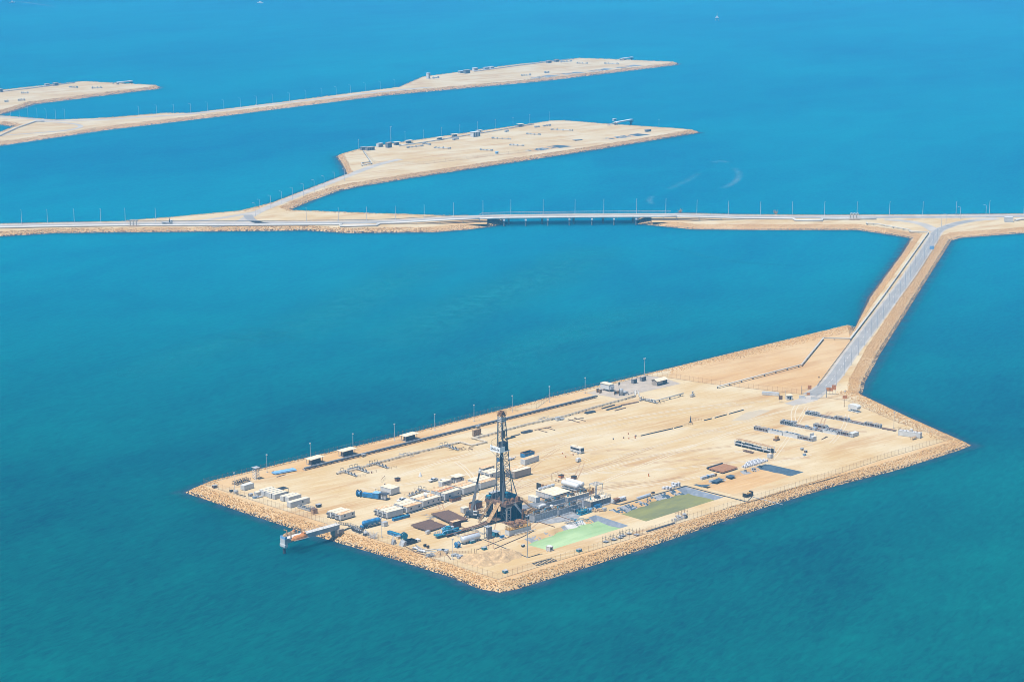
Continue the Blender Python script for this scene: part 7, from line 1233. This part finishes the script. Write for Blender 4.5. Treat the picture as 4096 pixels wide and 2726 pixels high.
# ---- main pipeline
def po(x):
    o_ = RW + 5.6
    for c, w_, d in ((1445, 75, 9), (3215, 55, 9)):
        if abs(x - c) < w_: o_ += d
    return o_
PX = list(range(-400, 1366, 60)) + [1368, 1372, 1516, 1524] + list(range(1560, 3150, 60)) + [3158, 3162, 3268, 3276, 3330, 3400, 3488]
pts = []
for x in PX: p = road_at(x, po(x)); p.z = zroad(x) + .75; pts.append(p)
L0 = [p for p in pts]
def run(pp, label): return pipe_line('trunk_pipeline', pp, .7, label, twin=2.0, sup=20, supm='steel', n=8)
i0 = [i for i, x in enumerate(PX) if x >= 1900][0]; i1 = [i for i, x in enumerate(PX) if x >= 2680][0]
run(L0[:i0 + 1], 'twin white trunk pipelines beside the left main causeway road'); t = run(L0[i0:i1 + 1], 'twin white trunk pipelines carried across the channel beside the bridge'); run(L0[i1:], 'twin white trunk pipelines beside the right main causeway road')
for ch in t.children:
    if ch.name.startswith('support'): ch.scale = (1, 1, .25); ch.location.z = 2.4
run([at('S', x, y, ZD + 1) for x, y in ((4066, 880), (4085, 876), (4180, 876), (4500, 872))], 'twin white pipes entering at the right edge beyond the white box')
for x, lb in ((540, 'cluster of pipe valves on the left trunk pipelines'), (3385, 'pair of tall goose-neck vents on the right trunk pipelines')):
    p = road_at(x, RW + 6); p.z = ZD; t = thing('valve_station', lb, 'valves', p); q = MB(); [q.tube([(k * 2.6, 0, .5), (k * 2.6, 0, 5.0), (k * 2.6 + .4, 0, 5.8), (k * 2.6 + 1.2, 0, 5.8), (k * 2.6 + 1.5, 0, 5)], .5, 8) for k in range(3)]; q.obj('vent_pipe', 'whitepipe', t); q = MB(); rails(q, [(-1.5, -1.8, 0), (9, -1.8, 0)], 2.2, 1.6, .12); q.box(-1, 8, -1.5, 1.5, .1, .5); q.obj('platform', 'tanrust', t)
# ---- crash barriers, lamps, truck, signs
for x0, x1, o_, lb in ((-400, 1890, .5, 'crash barrier along the far edge of the left main road'), (2700, 4600, .5, 'crash barrier along the far edge of the right main road')):
    base = road_at(x0, o_); t = thing('guard_rail', lb, 'guard rail', base); xs = list(range(x0, x1 + 1, 35)); q = MB(); g = MB(); g.box(-.1, .1, -.1, .1, 0, .8); pst = g.obj('post', 'steel', t)
    for k, (a_, b_) in enumerate(zip(xs, xs[1:])):
        p, s = road_at(a_, o_) - base, road_at(b_, o_) - base; q.bar(p + Vector((0, 0, .75)), s + Vector((0, 0, .75)), .12, 0, .4)
        if k and k < 95: c = pst.copy(); COL.objects.link(c); c.parent = t; c.location = p
    q.obj('rail', 'grey', t)
ML = [88, 191, 298, 404.5, 502, 623.5, 1226, 1354, 1467, 1582, 1697, 1815]
BL = [1932, 2043.5, 2172.6, 2300, 2415, 2546, 2663]
MR = [2787, 2913, 3041, 3168, 3297, 3427, 3557, 3690, 3823, 3956, 4094]
pole_row([road_at(x, .9) for x in ML], 11.8, -pi / 2, lambda i: ORD[i] + ' lamp post from the left along the left main road', 'lamp posts along the main causeway road')
pole_row([road_at(x, .3) for x in BL], 12.6, -pi / 2, lambda i: ORD[i] + ' lamp post from the left on the bridge railing', 'lamp posts along the main causeway road')
pole_row([road_at(x, .9) for x in MR], 12, -pi / 2, lambda i: ORD[i] + ' lamp post from the left along the road right of the bridge', 'lamp posts along the main causeway road')
for v, x, y, lb in (('N', 1925, 163, 'shorter lamp post at the far side of the near island junction'), ('N', 2098, 150, 'lamp post beside the curved slip road near the right edge'), ('b', 1048, 255, 'lamp post in the middle of the near island junction'), ('b', 1120, 215, 'lamp post at the junction island tip')): lamp_post(at(v, x, y), 10.5, pi, lb, 'lamp posts at the near island junction')
OB = [(513, 1343), (577, 1258), (636, 1172), (695, 1088), (750, 1005), (803, 930), (855, 860), (905, 785), (952, 713), (1000, 655), (1045, 598), (1088, 520), (1130, 455), (1170, 385), (1210, 340), (1248, 285), (1285, 235), (1320, 200), (1355, 150)]
pole_row([at('O', x, y) for x, y in OB], 12, pi, lambda i: ORD[i] + ' lamp post from the gate along the near island road', 'lamp posts along the near island road')
LT = [(30, 370), (70, 338), (162, 302), (257, 265), (350, 232), (443, 197), (535, 163), (620, 130), (712, 97), (795, 67)]
pole_row([at('L', x + 16, y + 113) for x, y in LT], 11.5, pi, lambda i: ORD[i] + ' lamp post from the junction up the middle island branch', 'lamp posts up the middle island branch', r=.16)
FL = [at('I', x, y) for x, y in ((90, 562), (165, 566), (240, 573), (318, 578), (397, 586), (477, 589), (556, 588), (1190, 562), (1343, 552), (1490, 545), (1634, 538), (1777, 526), (1918, 506), (2060, 490), (2198, 472), (2338, 455))] + [at('S', x, y) for x, y in ((1158, 405), (1224, 396), (1288, 388), (1345, 381), (1402, 374), (1461, 366), (1521, 359), (1580, 351))]
pole_row(FL, 11, pi, lambda i: ORD[i] + ' faint lamp post from the left on the hazy far causeway', 'lamp posts on the hazy far causeway', r=.13)
t = thing('flatbed_truck', 'white flatbed lorry with a loading crane driving on the left main road', 'truck', road_at(655, 10), 0); q = MB(); q.box(0, 9, -1.2, 1.2, .8, 1.1); q.box(0, 6.2, -1.25, 1.25, 1.1, 1.4); q.box(0, .15, -1.25, 1.25, 1.4, 2.2); q.obj('flatbed', 'steel', t); q = MB(); q.side([(7.2, .7), (9.4, .7), (9.4, 2), (9.1, 3.2), (7.2, 3.2)], -1.2, 1.2); c = q.obj('cab', 'white', t); q = MB(); q.side([(9.42, 2), (9.45, 2), (9.17, 3), (9.13, 3)], -1, 1); q.box(7.9, 9, -1.22, -1.2, 2, 2.9); q.obj('window', 'glass', c); q = MB(); q.box(6.4, 7, -.6, .6, 1.2, 3.6); q.bar((6.7, 0, 3.4), (6.9, 0, 5.2), .3); q.obj('crane', 'black', t)
for x in (1.4, 2.6, 8): [wheel(t, x, y, .5, .35) for y in (-1.05, 1.05)]
t = container(at('b', 2056, 152), 0, 7, 3.5, 4.2, 'large white box unit at the right end of the main road', name='equipment_box', cat='box')
signboard('b', 895, 640, 3.6, 2.6, 3.2, 'blue road sign on two posts beside the near island road', 'paleblue', rot=0)
for v, x, y, lb in (('M', 2155, 180, 'dry bush at the right end of the bridge railing'), ('N', 680, 130, 'small dry bush on the far edge of the right main road')):
    q = MB(); R = random.Random(int(x)); [q.bar((R.uniform(-.6, .6), R.uniform(-.4, .4), 0), (R.uniform(-2.6, 2.6), R.uniform(-2, 2), R.uniform(1, 4.5)), .1) for i in range(40)]; o_ = q.obj('dry_bush', 'sandpile'); o_.location = at(v, x, y); tag(o_, lb, 'bush')
# ================================================================ the other islands
def simple_shelter(v, x0, y0, x1, lb, group, w=3.2, h=3.4, sh=None):
    a = at(v, x0, y0); L = (at(v, x1, y0) - a).x / cos(AL); 
    return shelter(a, AL, L, w, h, lb, group, 2)
G6 = 'white-roofed shelters on the middle-distance island'
for x0, y0, x1, lb in ((427, 215, 455, 'first'), (500, 205, 530, 'second'), (688, 185, 716, 'third'), (780, 166, 808, 'fourth'), (930, 143, 956, 'fifth'), (1178, 104, 1206, 'sixth')): simple_shelter('J', x0, y0, x1, lb + ' white-roofed shelter from the left on the middle island', G6)
def hut(v, x0, y0, x1, h, lb, m='grey', w=4.5, roof='concrete'):
    a = at(v, x0, y0); L = max(2.5, (at(v, x1, y0) - a).x / cos(AL)); t = thing('utility_hut', lb, 'hut', a, AL); q = MB(); q.box(0, L, 0, w, .1, h); q.obj('wall', m, t); q = MB(); q.box(-.3, L + .3, -.3, w + .3, h, h + .25); q.obj('roof', roof, t); q = MB(); [q.box(L * f, L * f + L * .12, -.06, -.01, .5, h - .5) for f in (.1, .35, .6, .8)]; q.obj('door', 'darkgrey', t); return t
hut('J', 258, 248, 300, 3.4, 'dark hut with a grey roof at the left tip of the middle island', 'grey'); hut('J', 224, 245, 246, 3, 'small grey cabinet hut left of the dark hut', 'grey', 3); hut('J', 325, 228, 352, 4, 'white tank-like hut behind the shelters, middle island', 'white', 4, 'white'); hut('J', 382, 231, 406, 5.5, 'tall dark open frame hut beside the mast, middle island', 'grey', 4); hut('J', 902, 166, 944, 5.5, 'white raised control building on the middle island', 'white', 5, 'white')
lamp_post(at('J', 401, 205), 19, 0, 'tall mast above the huts of the middle island', 'tall masts', head='twin', r=.25)
pole_row([at('J', x, y) for x, y in ((205, 240), (487, 192), (598, 181), (710, 165), (820, 149), (928, 130), (1035, 114), (1143, 101), (1245, 84), (1363, 67), (2030, 113))], 10.5, AL, lambda i: ORD[i] + ' lamp post from the left along the middle island rear edge', 'lamp posts on the middle island', head='box', r=.11)
def far_manifold(v, x0, y0, x1, y1, lb, group, h=2.2):
    a, r, L = two(v, x0, y0, x1, y1); t = thing('pipe_manifold', lb, 'manifold', a, r, group); q = MB(); q.tube([(0, 0, .8), (L, 0, .8)], .3, 6); q.tube([(0, 1.5, .8), (L * .8, 1.5, .8)], .25, 6); q.obj('pipe', 'steel', t); q = MB(); R = random.Random(int(x0)); [q.box(L * f - .4, L * f + .4, -.6, 1.6, .3, R.uniform(.6, 1) * h) for f in (.05, .12, .3, .55, .85, .95)]; q.obj('valve', 'steel', t); return t
G7 = 'pipe manifolds on the middle island'
for i, (x0, y0, x1, y1, lb) in enumerate(((498, 232, 600, 220, 'manifold nearest the tall mast, middle island'), (660, 232, 765, 238, 'manifold left of centre in open sand, middle island'), (940, 244, 1020, 250, 'lower left manifold in open sand, middle island'), (1118, 216, 1212, 220, 'manifold above the nearer pit, middle island'), (1010, 174, 1132, 180, 'long manifold in the centre of the middle island'), (1222, 148, 1312, 154, 'manifold right of centre, middle island'), (1278, 108, 1304, 104, 'small manifold below the rear corner, middle island'), (1328, 101, 1372, 96, 'manifold nearest the rear corner, middle island'), (1368, 122, 1510, 128, 'rightmost long manifold, middle island'), (780, 184, 812, 178, 'small manifold under the fourth shelter, middle island'), (590, 205, 640, 214, 'manifold under the rear pipes at left, middle island'), (1098, 135, 1116, 131, 'small manifold on the rear pipes, middle island'))): far_manifold('J', x0, y0, x1, y1, lb, G7)
pipe_line('rear_pipeline', [at('J', x, y) + Vector((0, 0, .9)) for x, y in ((450, 222), (640, 195), (860, 158), (1060, 126), (1170, 106), (1270, 90))], .5, 'pale pipeline along the rear of the middle island', sup=0, m='steel')
pipe_line('gate_pipeline', [at('J', x, y) + Vector((0, 0, 1.2)) for x, y in ((232, 252), (285, 330), (226, 342), (222, 328), (276, 322))], .5, 'bent cream pipeline by the middle island gate', sup=9)
fence([at('J', x, y) for x, y in ((232, 250), (300, 322), (330, 330), (600, 330), (1300, 245))], 2.6, 'faint fence round the near side of the middle island', step=14)
hut('J', 1526, 188, 1566, .5, 'flat dark sheet-like slab on the middle island sand', 'grey', 5, 'grey'); hut('J', 1955, 134, 1985, 2.2, 'small dark unit near the far right of the middle island', 'grey', 3, 'grey'); hut('J', 1042, 267, 1054, 2, 'tiny blue box in open sand, middle island', 'paleblue', 2, 'paleblue')
def far_pier(v, foot, knee, end, lb, z=6.5):
    a = at(v, *knee, z); b = at(v, *end, z); f = at(v, *foot, ZD); r = atan2(b.y - a.y, b.x - a.x); L = (b - a).length; t = thing('lifeboat_pier', lb, 'pier', (a.x, a.y, 0), r, 'lifeboat piers on the farther islands'); q = MB(); q.box(0, L, -2, 2, z - 1.4, z); q.obj('girder', 'white', t); q = MB(); q.cyl((L - 2, 0, -2), (L - 2, 0, z - 2), 1.1, 10); q.box(L - 3.6, L, -2.4, 2.4, z - 3, z - 2); q.obj('pile', 'darkgrey', t); d = f - Vector((a.x, a.y, ZD)); dl = Vector((d.x * cos(r) + d.y * sin(r), -d.x * sin(r) + d.y * cos(r), ZD + .5)); q = MB(); q.bar((0, 0, z - .5), dl, 2, 0, .5); q.obj('gangway', 'concrete', t); q = MB(); q.box(.5, 2.5, -1.8, 1.8, .5, z - 2); q.obj('support', 'concrete', t)
far_pier('J', (1718, 95), (1765, 73), (1866, 55), 'lifeboat pier behind the middle-distance island'); far_pier('Q', (1745, 110), (1782, 97), (1866, 86), 'lifeboat pier behind the right far island'); far_pier('I', (965, 292), (1002, 275), (1130, 262), 'lifeboat pier behind the farthest left island')
hut('J', 1755, 68, 1772, 2.5, 'small white box at the root of the middle island pier', 'white', 2, 'white').location.z = ZD
for i, (x0, y0, x1, h, lb, m_) in enumerate(((656, 209, 690, 5, 'dark-fronted hut on the right far island', 'grey'), (720, 193, 745, 5, 'white building on the right far island', 'white'), (798, 182, 830, 3.5, 'low hut right of the white building, right far island', 'steel'), (838, 176, 864, 3.5, 'second low hut right of the white building, right far island', 'white'), (618, 206, 642, 3, 'small hut left of the dark-fronted hut, right far island', 'steel'), (1255, 132, 1280, 3.5, 'left hut of the rear pair, right far island', 'grey'), (1312, 124, 1336, 3.5, 'right hut of the rear pair, right far island', 'grey'), (388, 246, 400, 8, 'white upright tank at the left tip of the right far island', 'white'))): hut('Q', x0, y0, x1, h, lb, m_, 5, 'white' if m_ != 'grey' else 'concrete')
G8 = 'faint pipe manifolds on the far islands'
for v, x0, y0, x1, y1, lb in (('Q', 1060, 225, 1132, 222, 'faint manifold left of the pits, right far island'), ('Q', 1230, 205, 1262, 203, 'faint manifold above the first pit, right far island'), ('Q', 1460, 136, 1542, 138, 'faint manifold near the rear edge, right far island'), ('Q', 1660, 138, 1770, 143, 'faint manifold below the pier, right far island'), ('Q', 420, 245, 465, 240, 'faint pipe cluster by the white tank, right far island'), ('Q', 1345, 128, 1430, 120, 'faint manifold right of the rear huts, right far island'), ('I', 180, 374, 245, 373, 'faint manifold at left on the farthest island'), ('I', 590, 322, 665, 326, 'faint manifold in the middle of the farthest island'), ('I', 785, 332, 878, 328, 'faint manifold at right on the farthest island'), ('I', 40, 447, 72, 446, 'faint pipe heap near the left edge, farthest island'), ('I', 155, 437, 216, 434, 'faint pipe heap by the near shore, farthest island')): far_manifold(v, x0, y0, x1, y1, lb, G8, 3)
for v, p, lb in (('Q', ((720, 196), (1000, 158), (1260, 125), (1440, 105)), 'faint rear pipeline on the right far island'), ('I', ((0, 362), (250, 335), (480, 304), (640, 285)), 'faint rear pipeline on the farthest left island'), ('I', ((0, 740), (150, 672), (310, 615), (380, 618)), 'faint pipeline on the far left triangle')): pipe_line('rear_pipeline', [at(v, x, y) + Vector((0, 0, 1)) for x, y in p], .6, lb, sup=0, m='steel')
hut('I', 470, 308, 496, 4, 'grey hut near the rear edge of the farthest island', 'grey', 5); hut('I', 392, 314, 420, 3.5, 'second grey hut left along the farthest island rear', 'steel', 4); hut('I', 3, 362, 20, 4, 'dark hut at the left edge of the farthest island', 'grey', 5)
# ---- far boats
def boat(v, x, y, L, rot, lb): t = thing('boat', lb, 'boat', at(v, x, y, 0), rot); q = MB(); q.add([(0, -1.6, -.4), (L * .8, -1.6, -.4), (L, 0, .2), (L * .8, 1.6, -.4), (0, 1.6, -.4), (0, -2, 1.6), (L * .8, -2, 1.8), (L * 1.05, 0, 2.4), (L * .8, 2, 1.8), (0, 2, 1.6)], [(4, 3, 2, 1, 0), (5, 6, 7, 8, 9), (0, 1, 6, 5), (1, 2, 7, 6), (2, 3, 8, 7), (3, 4, 9, 8), (4, 0, 5, 9)]); q.obj('hull', 'white', t); q = MB(); q.box(L * .3, L * .65, -1.4, 1.4, 1.8, 4.2); q.obj('cabin', 'white', t); q = MB(); q.bar((L * .5, 0, 4), (L * .5, 0, 7), .25); q.obj('mast', 'steel', t); return t
boat('S', 38, 12, 12, .3, 'tiny white boat trailing a wake at the top left corner'); boat('S', 1052, 14, 16, 2.6, 'faint grey vessel at the top edge of the sea')
t = thing('channel_marker', 'tiny pale marker platform far out on the right sea', 'marker', at('S', 2868, 82, 0)); q = MB(); [q.bar((x, y, -1), (x * .6, y * .6, 5), .7) for x in (-3, 3) for y in (-3, 3)]; q.obj('leg', 'steel', t); q = MB(); q.box(-3.5, 3.5, -3.5, 3.5, 5, 6.2); q.box(-1.5, 1.5, -1.5, 1.5, 6.2, 8.6); q.obj('platform', 'white', t); q = MB(); q.bar((0, 0, 8), (0, 0, 15), .6); q.obj('beacon', 'steel', t)
# ================================================================ the air
mb = MB(); mb.box(-14200, 14200, -6200, 22200, -3, 340)
hz = mb.obj('haze', 'white'); tag(hz, 'pale blue sea haze over the whole bay', 'haze', None, 'stuff')
m = bpy.data.materials.new('haze_air'); m.use_nodes = True; t = m.node_tree; t.nodes.remove(t.nodes['Principled BSDF'])
pv = t.nodes.new('ShaderNodeVolumePrincipled'); pv.inputs['Color'].default_value = (.12, .55, .95, 1); pv.inputs['Density'].default_value = .00012
pv.inputs['Anisotropy'].default_value = -.25
t.links.new(pv.outputs[0], t.nodes['Material Output'].inputs['Volume']); hz.data.materials[0] = m
